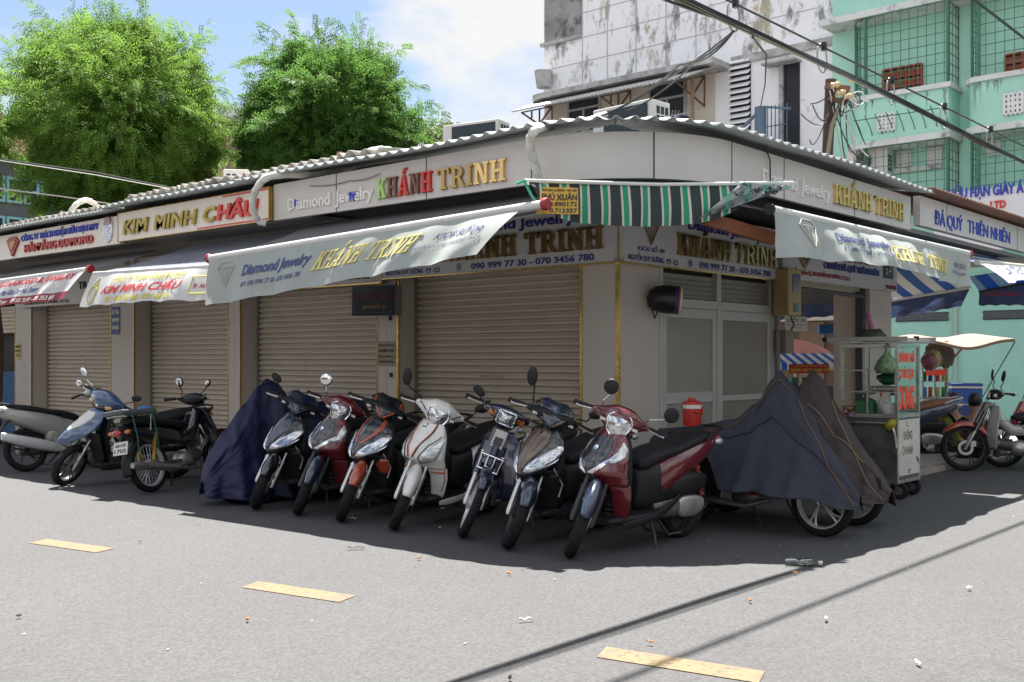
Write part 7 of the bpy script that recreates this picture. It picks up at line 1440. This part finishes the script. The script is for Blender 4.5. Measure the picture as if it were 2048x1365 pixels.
g = lump(.13, .55, 2); g.v = [p + V((0, 0, .06)) for p in g.v]; g.build('bundle', mat('bundle_dark', (.045, .05, .035), .6, var=.4, vs=16), DB, smooth=70); g = MB(); g.lathe([(.02, .0), (.03, .04), (.022, .1), (.03, .16), (.008, .2)], (0, 0, .1), RT * -.25 + UP, 12); g.build('tied_top', MATS['bag_pink'], DB)
ST = thing('stool', (CX0 + .24, CY0 + .32, 0), 'red plastic stool tucked under the cart', 'stool')
RDP = mat('red_plastic', (.42, .03, .02), .4)
g = MB(); g.box(-.14, .14, -.14, .14, .12, .15); g.build('seat', RDP, ST, smooth=0, bevel=.01)
for sx in (-1, 1):
    for sy in (-1, 1): g = MB(); g.bar((sx * .12, sy * .12, .12), (sx * .14, sy * .14, 0), .035, .035); g.build('leg', RDP, ST, smooth=0)

# ------------------------------------------------------------------ things across the alley, seen through the passage and beyond the cart
def far(name, lab, cat, grp=None, p=None): return thing(name, tuple(p), lab, cat, group=grp)
q = at(1640, 690, 21); WD = far('wooden_shop', 'wooden shop front with brown doors beyond the passage', 'shop front', p=(q.x, q.y, 0))
g = MB(); g.box(q.x, q.x + .6, q.y - .95, q.y + 1.0, 0, 2.35); g.build('wall', mat('wood_brown', (.055, .032, .02), .7, var=.25, vs=3, stretch=(1, 6, .5)), WD, world=True, smooth=0)
g = MB(); g.box(q.x - .03, q.x - .002, q.y - .1, q.y + .42, 0, 2.1); g.build('door', mat('wood_tan', (.10, .07, .045), .75, var=.2, vs=3, stretch=(1, 9, .4)), WD, world=True, smooth=0)
g = MB(); g.box(q.x - .35, q.x - .03, q.y - .95, q.y + 1.0, 2.12, 2.32); g.build('fascia', mat('fascia_pale', (.34, .31, .28), .7, var=.1, vs=4), WD, world=True, smooth=0)
g = MB(); shutter(g, 0, q.x - .4, q.y - .95, q.y + 1.2, 2.55, 3.3, .16, .03); g.build('metal_slats', mat('teal_slats', (.05, .075, .08), .5), WD, world=True, smooth=30)
q2 = at(1600, 622, 17); A9 = far('awning', 'dark blue awning valance glimpsed through the passage', 'awning', 'awnings in the alley', (q2.x, q2.y, 2.1))
a = onX(1560, 614, q2.x); b = onX(1720, 602, q2.x); c = Cloth(a, b, (-1, 0, 0), .22, .22, lambda s: .1, .02, 3.1); c.mesh(30, 6).build('valance', BLUV, A9, world=True, smooth=60, fixn=False); canopy(a, b, a + V((.8, 0, .35)), b + V((.8, 0, .35)), MATS['canopy_grey_stripe'], A9)
ps = at(1572, 664, 13.6); KS = far('notice_board', 'pale board with green KIỐT 39 lettering hanging at the passage', 'sign', p=ps)
fk2 = lambda u, v, d: ps + RT * u + UP * v - FW * d
g = MB(); g.prism([(.02, 0), (.27, .01), (.27, .19), (-.02, .2), (-.01, .04)], fk2, 0, .006); g.build('board', mat('board_pale', (.62, .60, .56), .6, var=.05, vs=5), KS, world=True, smooth=0)
g = MB(); put_text(g, 'KIỐT 39', fk2, .015, .25, .125, .04, .03, 0, .008); g.build('green_lettering', mat('green_letter', (.03, .25, .15), .5), KS, world=True, smooth=0)
g = MB(); put_text(g, 'CÔNG TRƯỜNG', fk2, .0, .25, .082, .02, .008, 0, .008); put_text(g, 'AN ĐÔNG', fk2, .04, .2, .045, .02, .008, 0, .008); g.build('olive_lettering', mat('olive_letter', (.2, .22, .12), .5), KS, world=True, smooth=0)
qt = at(1660, 659, 15.5); g = MB(); g.tube([qt - RT * .17 + V((0, 0, .0)), qt, qt + RT * .17], [.06, .072, .065], 14); g.v = [p + V((0, 0, .02 * noise.noise(p * 9))) for p in g.v]; o = g.build('tarpaulin_roll', mat('tarp_blue', (.02, .13, .38), .5, var=.25, vs=12), smooth=60); tag(o, 'rolled blue tarpaulin tied up beyond the passage', 'tarpaulin')
pu = at(1600, 716, 18); UM = far('parasol', 'faded pink and maroon parasol over the stall beyond the passage', 'parasol', p=(pu.x, pu.y, 0))
def parasol(T, c, r, h, drop, m, n=8):
    g = MB(); rings = []
    for j, k in enumerate((.02, .35, .7, 1.0)): rings.append([c + V((r * k * cos(2 * pi * i / 32), r * k * sin(2 * pi * i / 32), h * (1 - k ** 1.7) - .03 * k * (abs(sin(i * pi * n / 32)) ))) for i in range(32)])
    rings.append([p + V((0, 0, -drop)) for p in rings[-1]]); g.loft(rings, False); g.build('canopy', m, T, world=True, smooth=50, fixn=False); g = MB(); g.cyl((c.x, c.y, 0), c + V((0, 0, h)), .02, n=8); g.build('pole', ALU, T, world=True)
parasol(UM, at(1590, 712, 18), .72, .28, .10, mat('parasol_pink', (.42, .20, .19), .8, transl=.35, var=.25, vs=2))
pq = at(1612, 727, 16.5); SK = far('food_stall', 'stall with a red board of yellow letters under a blue and white striped awning', 'food stall', p=(pq.x, pq.y, 0))
SBW = mat('dummy', (1, 1, 1)) and stripes('stall_stripe', .16, [(0, (.62, .63, .65)), (.5, (.02, .12, .48))], 0, transl=.3)
g = MB(); B0 = pq - RT * .62; 
S_ = thing('stall_awning', tuple(B0), 'blue and white striped awning cloth over the red board stall', 'awning', rot=(0, 0, -TH + 0.0), group='awnings in the alley')
g = MB(); g.grid(lambda u, v: V((1.25 * u, .75 * v - .02, .0 + .16 * v)), 30, 4); g.build('canopy', SBW, S_, smooth=60, fixn=False); g = MB(); g.grid(lambda u, v: V((1.25 * u, -.02 - .01 * sin(u * 30), -.1 * v - .015 * v * abs(sin(u * 24)))), 60, 3); g.build('valance', SBW, S_, smooth=60, fixn=False)
pr = at(1578, 747, 16.4); f2 = lambda u, v, d: pr + RT * u + UP * v - FW * d
g = MB(); g.prism([(0, 0), (.62, 0), (.62, .14), (0, .14)], f2, -.01, 0); g.build('red_board', mat('board_red', (.42, .02, .01), .5), SK, world=True, smooth=0)
g = MB(); put_text(g, 'BÁNH MÌ THANH TÂM', f2, .03, .66, .025, .048, .03, 0, .003); put_text(g, 'ĐẶC SẢN NHA TRANG - VŨNG TÀU', f2, .1, .6, .1, .018, .012, 0, .003); g.build('yellow_lettering', mat('yellow_letter', (.62, .5, .04), .5), SK, world=True, smooth=0)
q = pr; g = MB(); g.box(-.05, .85, .0, .5, 0, .95); M_ = Matrix.Translation(V((pr.x, pr.y, 0))) @ Matrix.Rotation(-TH, 4, 'Z'); g.v = [M_ @ p for p in g.v]; g.build('counter', mat('counter_grey', (.12, .13, .14), .5, var=.3, vs=6), SK, world=True, smooth=0)
for k, (dx, c_) in enumerate(((.12, (.03, .16, .12)), (.3, (.03, .14, .10)), (.5, (.4, .38, .35)))): g = MB(); g.cyl((dx, .15, .951), (dx, .15, 1.08), .06, n=14); g.v = [M_ @ p for p in g.v]; o = g.build('jar', mat('jar_%d' % k, c_, .3), None, bevel=.006); tag(o, ['dark green jar at the left end of the red board stall', 'dark green jar at the middle of the red board stall', 'pale jar at the right end of the red board stall'][k], 'jar', 'jars on the stall counter')
for dx in (.0, 1.2): g = MB(); g.tube([B0 + RT * dx + FW * .3 + V((0, 0, .05)), V((*(B0 + RT * dx + FW * .3).xy, 0))], .015, 6); g.build('pole', ALU, SK, world=True)
# stall with a beige canopy beyond the brown seated scooter
ds = 17.5; ca = at(1842, 684, ds); cb = at(2030, 682, ds - 1.0)
BS = far('food_stall', 'glass cased stall under a sagging beige canopy by the mint wall', 'food stall', p=(*at(1880, 700, ds).xy, 0))
BEIG = mat('canopy_beige', (.30, .225, .18), .85, var=.1, vs=3, transl=.25)
g = MB(); dn = (FW * 1.0 + RT * .1)
g.grid(lambda u, v: ca + (cb - ca) * u + dn * (1.5 * v) + V((0, 0, .02 + .10 * v - .12 * abs(sin(u * pi * 1.0)) * (1 - v) * .8 + .03 * sin(u * 9))), 40, 8); g.build('canopy', BEIG, BS, world=True, smooth=70, fixn=False)
g = MB(); g.grid(lambda u, v: ca + (cb - ca) * u + V((0, 0, .02 - .10 * abs(sin(u * pi)) * .8 - .05 * v + .03 * sin(u * 9))), 40, 2); g.build('canopy_edge', BEIG, BS, world=True, smooth=70, fixn=False)
pp = at(1893, 700, ds + .3); g = MB(); g.cyl((pp.x, pp.y, 0), (pp.x, pp.y, 1.66), .03, n=8); g.build('post', RUST, BS, world=True)
g = MB(); g.tube([V((pp.x, pp.y, 1.25)), at(1925, 697, ds)], .015, 6); g.build('brace', RUST, BS, world=True); g = MB(); g.tube([cb + V((0, 0, -.02)), at(1962, 800, ds - .2)], .009, 5); g.build('guy_rope', CAB, BS, world=True)
for k in range(4): g = lump(.13, 1.4, 20 + k, 12); o_ = at(1866 + 9 * k, 708 + 5 * (k % 2), ds + .2); g.v = [p + o_ for p in g.v]; g.build('hanging_rag', mat('rag_dark', (.06, .05, .045), .9, var=.3, vs=9), BS, world=True, smooth=70)
c0 = at(1846, 832, ds + .2); c1 = at(1892, 832, ds + .2); f3 = lambda u, v, d: V((c0.x, c0.y, 0)) + RT * u + UP * v + FW * d
g = MB(); g.prism([(0, 0), (.42, 0), (.42, .7), (0, .7)], f3, 0, .5); g.build('cabinet', mat('stall_cabinet', (.25, .27, .28), .5, var=.3, vs=6), BS, world=True, smooth=0)
for u in (.0, .2, .4): g = MB(); g.bar(f3(u, .7, 0), f3(u, 1.35, 0), .02, .02); g.build('upright', STEEL, BS, world=True, smooth=0)
for v in (.72, .98, 1.2): g = MB(); g.prism([(0, v), (.42, v), (.42, v + .015), (0, v + .015)], f3, .0, .3); g.build('shelf', STEEL, BS, world=True, smooth=0)
g = MB(); g.prism([(.05, 1.09), (.38, 1.09), (.38, 1.19), (.05, 1.19)], f3, -.004, 0); g.build('red_label', NEON, BS, world=True, smooth=0)
rr = random.Random(3)
for k in range(9): g = MB(); p = f3(.05 + .11 * (k % 4), .735 + (.26 if k > 3 else 0), .06 + .04 * (k % 2)); g.cyl(p, p + V((0, 0, .16)), .035, n=10); o = g.build('packet', mat('packet_%d' % (k % 5), [(.03, .08, .3), (.4, .04, .03), (.4, .33, .1), (.04, .2, .08), (.5, .45, .4)][k % 5], .4)); tag(o, 'small bright packet on the shelves of the beige canopy stall', 'packet', 'packets on the stall shelves')
for nm, px, py, r, c_, lab in (('pink_bag', 1858, 724, .105, (.34, .12, .17), 'big pink plastic bag hanging beside the cart sign'), ('yellow_bag', 1866, 718, .11, (.42, .42, .15), 'pale yellow bag hanging behind the pink one')):
    p = at(px, py, 15.5 if nm[0] == 'p' else 15.8); item(nm, lab, 'bag', lump(r, 1.25, 31), mat('far_' + nm, c_, .4, transl=.35, var=.15, vs=9), p, smooth=70)
pc = at(1931, 808, 17.0); IC = thing('cool_box', (pc.x, pc.y, .0), 'blue cool box with white trimmed lid stacked on a smaller one', 'cool box', rot=(0, 0, -TH - .25))
BLC = mat('cool_blue', (.015, .07, .30), .4, var=.06, vs=4); zc_ = pc.z
g = MB(); g.box(-.23, .23, -.16, .16, zc_, zc_ + .25); g.build('body', BLC, IC, smooth=0, bevel=.02)
g = MB(); g.box(-.235, .235, -.165, .165, zc_ + .251, zc_ + .28); g.build('trim', mat('trim_white', (.6, .58, .55), .5), IC, smooth=0); g = MB(); g.box(-.235, .235, -.165, .165, zc_ + .281, zc_ + .33); g.build('lid', BLC, IC, smooth=0, bevel=.012); g = MB(); g.tube([(-.235, -.1, zc_ + .12), (-.26, -.1, zc_ + .18), (-.26, .1, zc_ + .18), (-.235, .1, zc_ + .12)], .012, 6); g.build('handle', BLC, IC)
IC2 = thing('cool_box', (pc.x + .05, pc.y, 0), 'small dark blue chest on legs beneath the blue cool box', 'cool box', rot=(0, 0, -TH - .25))
g = MB(); g.box(-.2, .2, -.15, .15, zc_ - .2, zc_ - .02); g.build('body', mat('chest_blue', (.012, .035, .14), .45), IC2, smooth=0, bevel=.01); g = MB(); g.box(-.22, .22, -.17, .17, zc_ - .018, zc_ - .001); g.build('board', ALU, IC2, smooth=0)
for sx in (-1, 1): 
    for sy in (-1, 1): g = MB(); g.bar((sx * .18, sy * .13, zc_ - .2), (sx * .18, sy * .13, 0), .03, .03); g.build('leg', ALU, IC2, smooth=0)

# ------------------------------------------------------------------ people sitting by the stall
SKIN = mat('skin', (.36, .19, .12), .6, var=.06, vs=10); HAIRB = mat('hair_black', (.012, .01, .009), .45, var=.3, vs=40); HAIRN = mat('hair_brown', (.07, .03, .018), .45, var=.3, vs=40)
def skin_mesh(name, verts, edges, rad, m, parent, root=0, lv=2):
    me = bpy.data.meshes.new(name); me.from_pydata(verts, edges, []); me.materials.append(m); o = bpy.data.objects.new(name, me); COL.objects.link(o); o.parent = parent
    md = o.modifiers.new('skin', 'SKIN'); md.use_smooth_shade = True
    if not me.skin_vertices: bpy.context.view_layer.objects.active = o
    lay = me.skin_vertices[0] if me.skin_vertices else me.attributes.new('skin', 'FLOAT', 'POINT')
    for i, r in enumerate(rad): me.skin_vertices[0].data[i].radius = r if isinstance(r, tuple) else (r, r)
    me.skin_vertices[0].data[root].use_root = True
    s_ = o.modifiers.new('sub', 'SUBSURF'); s_.levels = lv; s_.render_levels = lv; return o
def person(lab, px, py, d, yaw, hair, shirt, trouser, bun=False):
    p = at(px, py, d); P = thing('person', (p.x, p.y, 0), lab, 'person', rot=(0, 0, yaw)); h = p.z - .735
    vs = [(0, 0, .10), (.0, 0, .22), (.03, 0, .38), (.04, 0, .50), (.05, 0, .58), (.06, 0, .66), (.075, 0, .74), (.08, 0, .81)]; ed = [(i, i + 1) for i in range(7)]; rd = [(.14, .11), (.135, .10), (.14, .10), (.12, .085), (.05, .05), (.055, .06), (.08, .095), (.05, .06)]
    for sg in (-1, 1):
        n = len(vs); vs += [(.04, sg * .16, .50), (.08, sg * .2, .34), (.24, sg * .16, .24), (.33, sg * .10, .25)]; ed += [(3, n), (n, n + 1), (n + 1, n + 2), (n + 2, n + 3)]; rd += [.055, .042, .034, .03]
        for k in range(4): f0 = len(vs); vs += [(.36, sg * (.08 + .016 * k), .255 - .004 * k), (.40, sg * (.075 + .016 * k), .24)]; ed += [(n + 3, f0), (f0, f0 + 1)]; rd += [.010, .008]
        n = len(vs); vs += [(.06, sg * .10, .12), (.40, sg * .15, .30), (.38, sg * .15, .06), (.5, sg * .15, .03)]; ed += [(0, n), (n, n + 1), (n + 1, n + 2), (n + 2, n + 3)]; rd += [.085, .06, .045, .035]
    up = lambda L_: [(x, y, z + h) for x, y, z in L_]
    skin_mesh('body', up(vs), ed, rd, SKIN, P)
    sv = vs[:4] + [(.045, 0, .535)]; se = [(0, 1), (1, 2), (2, 3), (3, 4)]; sr = [(.155, .125), (.15, .115), (.155, .115), (.135, .1), (.075, .07)]
    for sg in (-1, 1): n = len(sv); sv += [(.04, sg * .165, .505), (.08, sg * .205, .38)]; se += [(3, n), (n, n + 1)]; sr += [.07, .06]
    skin_mesh('shirt', up(sv), se, sr, shirt, P)
    tv = [(0, 0, .12)]; te = []; tr = [(.15, .12)]
    for sg in (-1, 1): n = len(tv); tv += [(.06, sg * .10, .12), (.40, sg * .15, .30), (.385, sg * .15, .14)]; te += [(0, n), (n, n + 1), (n + 1, n + 2)]; tr += [.098, .072, .062]
    skin_mesh('trousers', up(tv), te, tr, trouser, P)
    g = MB(); g.ell((.062, 0, .775 + h), (.098, .085, .10), 18, 12); g.v = [V((p.x - .012, p.y, p.z + .01)) if p.x < .11 else V((.10, p.y, max(p.z, .80 + h))) for p in g.v]
    if bun: g.ell((-.03, 0, .74 + h), (.05, .055, .09), 12, 8)
    g.build('hair', hair, P, smooth=70)
    g = MB()
    for sg in (-1, 1): g.ell((.148, sg * .033, .752 + h), (.008, .012, .006), 8, 6)
    g.build('eyes', DARK, P); g = MB(); g.ell((.16, 0, .725 + h), (.016, .012, .022), 10, 8); g.build('nose', SKIN, P); g = MB(); g.ell((.145, 0, .69 + h), (.008, .022, .006), 10, 6); g.build('mouth', mat('lip', (.25, .09, .07), .5), P)
    for sg in (-1, 1): g = MB(); g.ell((.075, sg * .083, .735 + h), (.02, .012, .03), 10, 8); g.build('ear', SKIN, P)
    return P
person('person with black hair in a dark shirt sitting behind the red fendered motorbike', 1947, 808, 14.0, TH - .9, HAIRB, mat('shirt_black', (.02, .022, .03), .8), mat('trouser_dark', (.03, .03, .035), .85))
person('person with brown hair sitting low beside the blue cool box', 1910, 806, 15.0, TH - .3, HAIRN, mat('shirt_olive', (.20, .22, .03), .8), MATS['trouser_dark'], True)

# ------------------------------------------------------------------ houses across both streets, out of view: added to cut sky light and show in reflections
OPW = mat('added_house_render', (.42, .40, .37), .9, var=.2, vs=.6)
def opposite(x0, x1, y0, y1, h, ax):
    g = MB(); g.box(x0, x1, y0, y1, 0, h); o = struct(g.build('added_unseen_house', OPW, smooth=0))
    w = MB(); n = 9
    for i in range(n):
        for fl_ in range(int(h / 3)):
            z = .2 + fl_ * 3
            if ax == 0: yy = y0 + (y1 - y0) * (i + .2) / n; w.box(x1 + .001, x1 + .03, yy, yy + (y1 - y0) / n * .62, z, z + (2.4 if fl_ == 0 else 1.6))
            else: xx = x0 + (x1 - x0) * (i + .2) / n; w.box(xx, xx + (x1 - x0) / n * .62, y1 + .001, y1 + .03, z, z + (2.4 if fl_ == 0 else 1.6))
    o2 = w.build('opposite_shutters', mat('opposite_dark', (.045, .045, .05), .4), smooth=0); struct(o2)
    s = MB(); s.box(*((x1, x1 + 1.6, y0, y1) if ax == 0 else (x0, x1, y1, y1 + 1.6)), 2.7, 2.8); struct(s.build('opposite_awning', mat('opposite_awning', (.16, .05, .04), .7, var=.3, vs=.5), smooth=0))
opposite(-27, -20, -10, 30, 6.2, 0); opposite(-12, 30, -27, -20, 6.2, 1)

# ------------------------------------------------------------------ litter and small things on the road
WP = mat('litter_white', (.55, .54, .52), .7); OR_ = mat('litter_orange', (.42, .17, .04), .8); BRL = mat('litter_brown', (.16, .10, .05), .9); BLL = mat('litter_black', (.015, .015, .015), .8)
def scrap(nm, lab, px, py, w, l, m, seed, curl=.012, grp=None):
    rnd = random.Random(seed); p = onZ(px, py); a = rnd.uniform(0, 3.14); g = MB()
    g.grid(lambda u, v: V(((u - .5) * l * cos(a) - (v - .5) * w * sin(a), (u - .5) * l * sin(a) + (v - .5) * w * cos(a), .008 + curl * (abs(sin(u * 5 + seed)) + .5 * abs(sin(v * 4 + seed * 2))) + .004 * noise.noise(V((u * 5, v * 5, seed))))), 8, 5)
    o = g.build(nm, m, smooth=70, solid=.002, fixn=False); o.location = (p.x, p.y, 0); tag(o, lab, 'litter', grp or 'scraps on the road'); return o
for i, (px, py, w, l, m, lab) in enumerate([(1052, 1245, .015, .13, WP, 'white string like scrap on the sunlit road, left of the right hand ones'), (1652, 1244, .02, .09, WP, 'curled white scrap beyond the cable shadows'), (1938, 1182, .035, .06, WP, 'white scrap lying far right on the sunlit road'), (1836, 1333, .02, .09, WP, 'white torn scrap at the lower right'), (885, 1021, .06, .09, WP, 'crumpled white paper under the white scooter'), (706, 1041, .02, .12, WP, 'white paper strip beside the black and orange scooter wheel'), (712, 1100, .03, .2, BLL, 'black twig at the shadow edge'), (495, 1245, .02, .05, OR_, 'orange leaf below the middle road dash'), (1500, 1207, .02, .05, OR_, 'orange leaf near the cable shadow'), (1590, 1151, .015, .05, OR_, 'orange scrap beside the clear bottle'), (1300, 1292, .02, .05, OR_, 'orange leaf just above the right road dash'), (838, 1121, .02, .05, OR_, 'orange leaf at the shadow edge left of centre'), (1018, 1152, .02, .05, OR_, 'orange leaf below the shadow edge at centre'), (1475, 1120, .03, .05, BRL, 'brown leaf in the shade by the sheeted bikes'), (38, 1238, .02, .05, BLL, 'black scrap at the lower left edge'), (280, 1087, .015, .04, OR_, 'orange speck above the left road dash'), (1420, 1010, .03, .05, BRL, 'brown leaf under the corner scooter'), (880, 1060, .02, .04, WP, 'white speck between scooter wheels'), (1020, 1363, .02, .05, BLL, 'black scrap at the bottom edge')]):
    scrap('scrap', lab, px, py, w * .6, l * .6, m, i)
PBT = thing('plastic_bottle', tuple(onZ(1605, 1133)), 'crushed clear plastic bottle lying at the shadow edge', 'bottle')
g = MB(); ax_ = (RT * 1 + FW * -.15).normalized(); g.lathe([(0, -.11), (.03, -.108), (.033, -.05), (.025, -.01), (.033, .03), (.03, .06), (.012, .1), (.012, .115), (0, .115)], (0, 0, .03), ax_, 18); g.v = [V((p.x, p.y, max(.004, p.z * .8 + .008 * noise.noise(p * 40)))) for p in g.v]; g.build('body', CGL, PBT, smooth=60); g = MB(); g.cyl(ax_ * .1 + V((0, 0, .024)), ax_ * .125 + V((0, 0, .024)), .014, n=12); g.build('cap', WP, PBT)
rnd = random.Random(9)
g = MB()
for _ in range(90):
    x, y = rnd.uniform(-6.5, 3), rnd.uniform(-3.2, 6.5); a = rnd.uniform(0, 6.28); s_ = rnd.uniform(.004, .011)
    g.add([(x + s_ * cos(a + k) * (1 if k % 2 else .6), y + s_ * sin(a + k), .005 + .004 * (int(k) % 2)) for k in (0, 1.57, 3.14, 4.7)], [(0, 1, 2, 3)])
o = g.build('grit', mat('grit_pale', (.26, .24, .21), .9, var=.4, vs=60), smooth=0); o['kind'] = 'stuff'; o['label'] = 'pale grit and leaf crumbs scattered on the road'; o['category'] = 'grit'
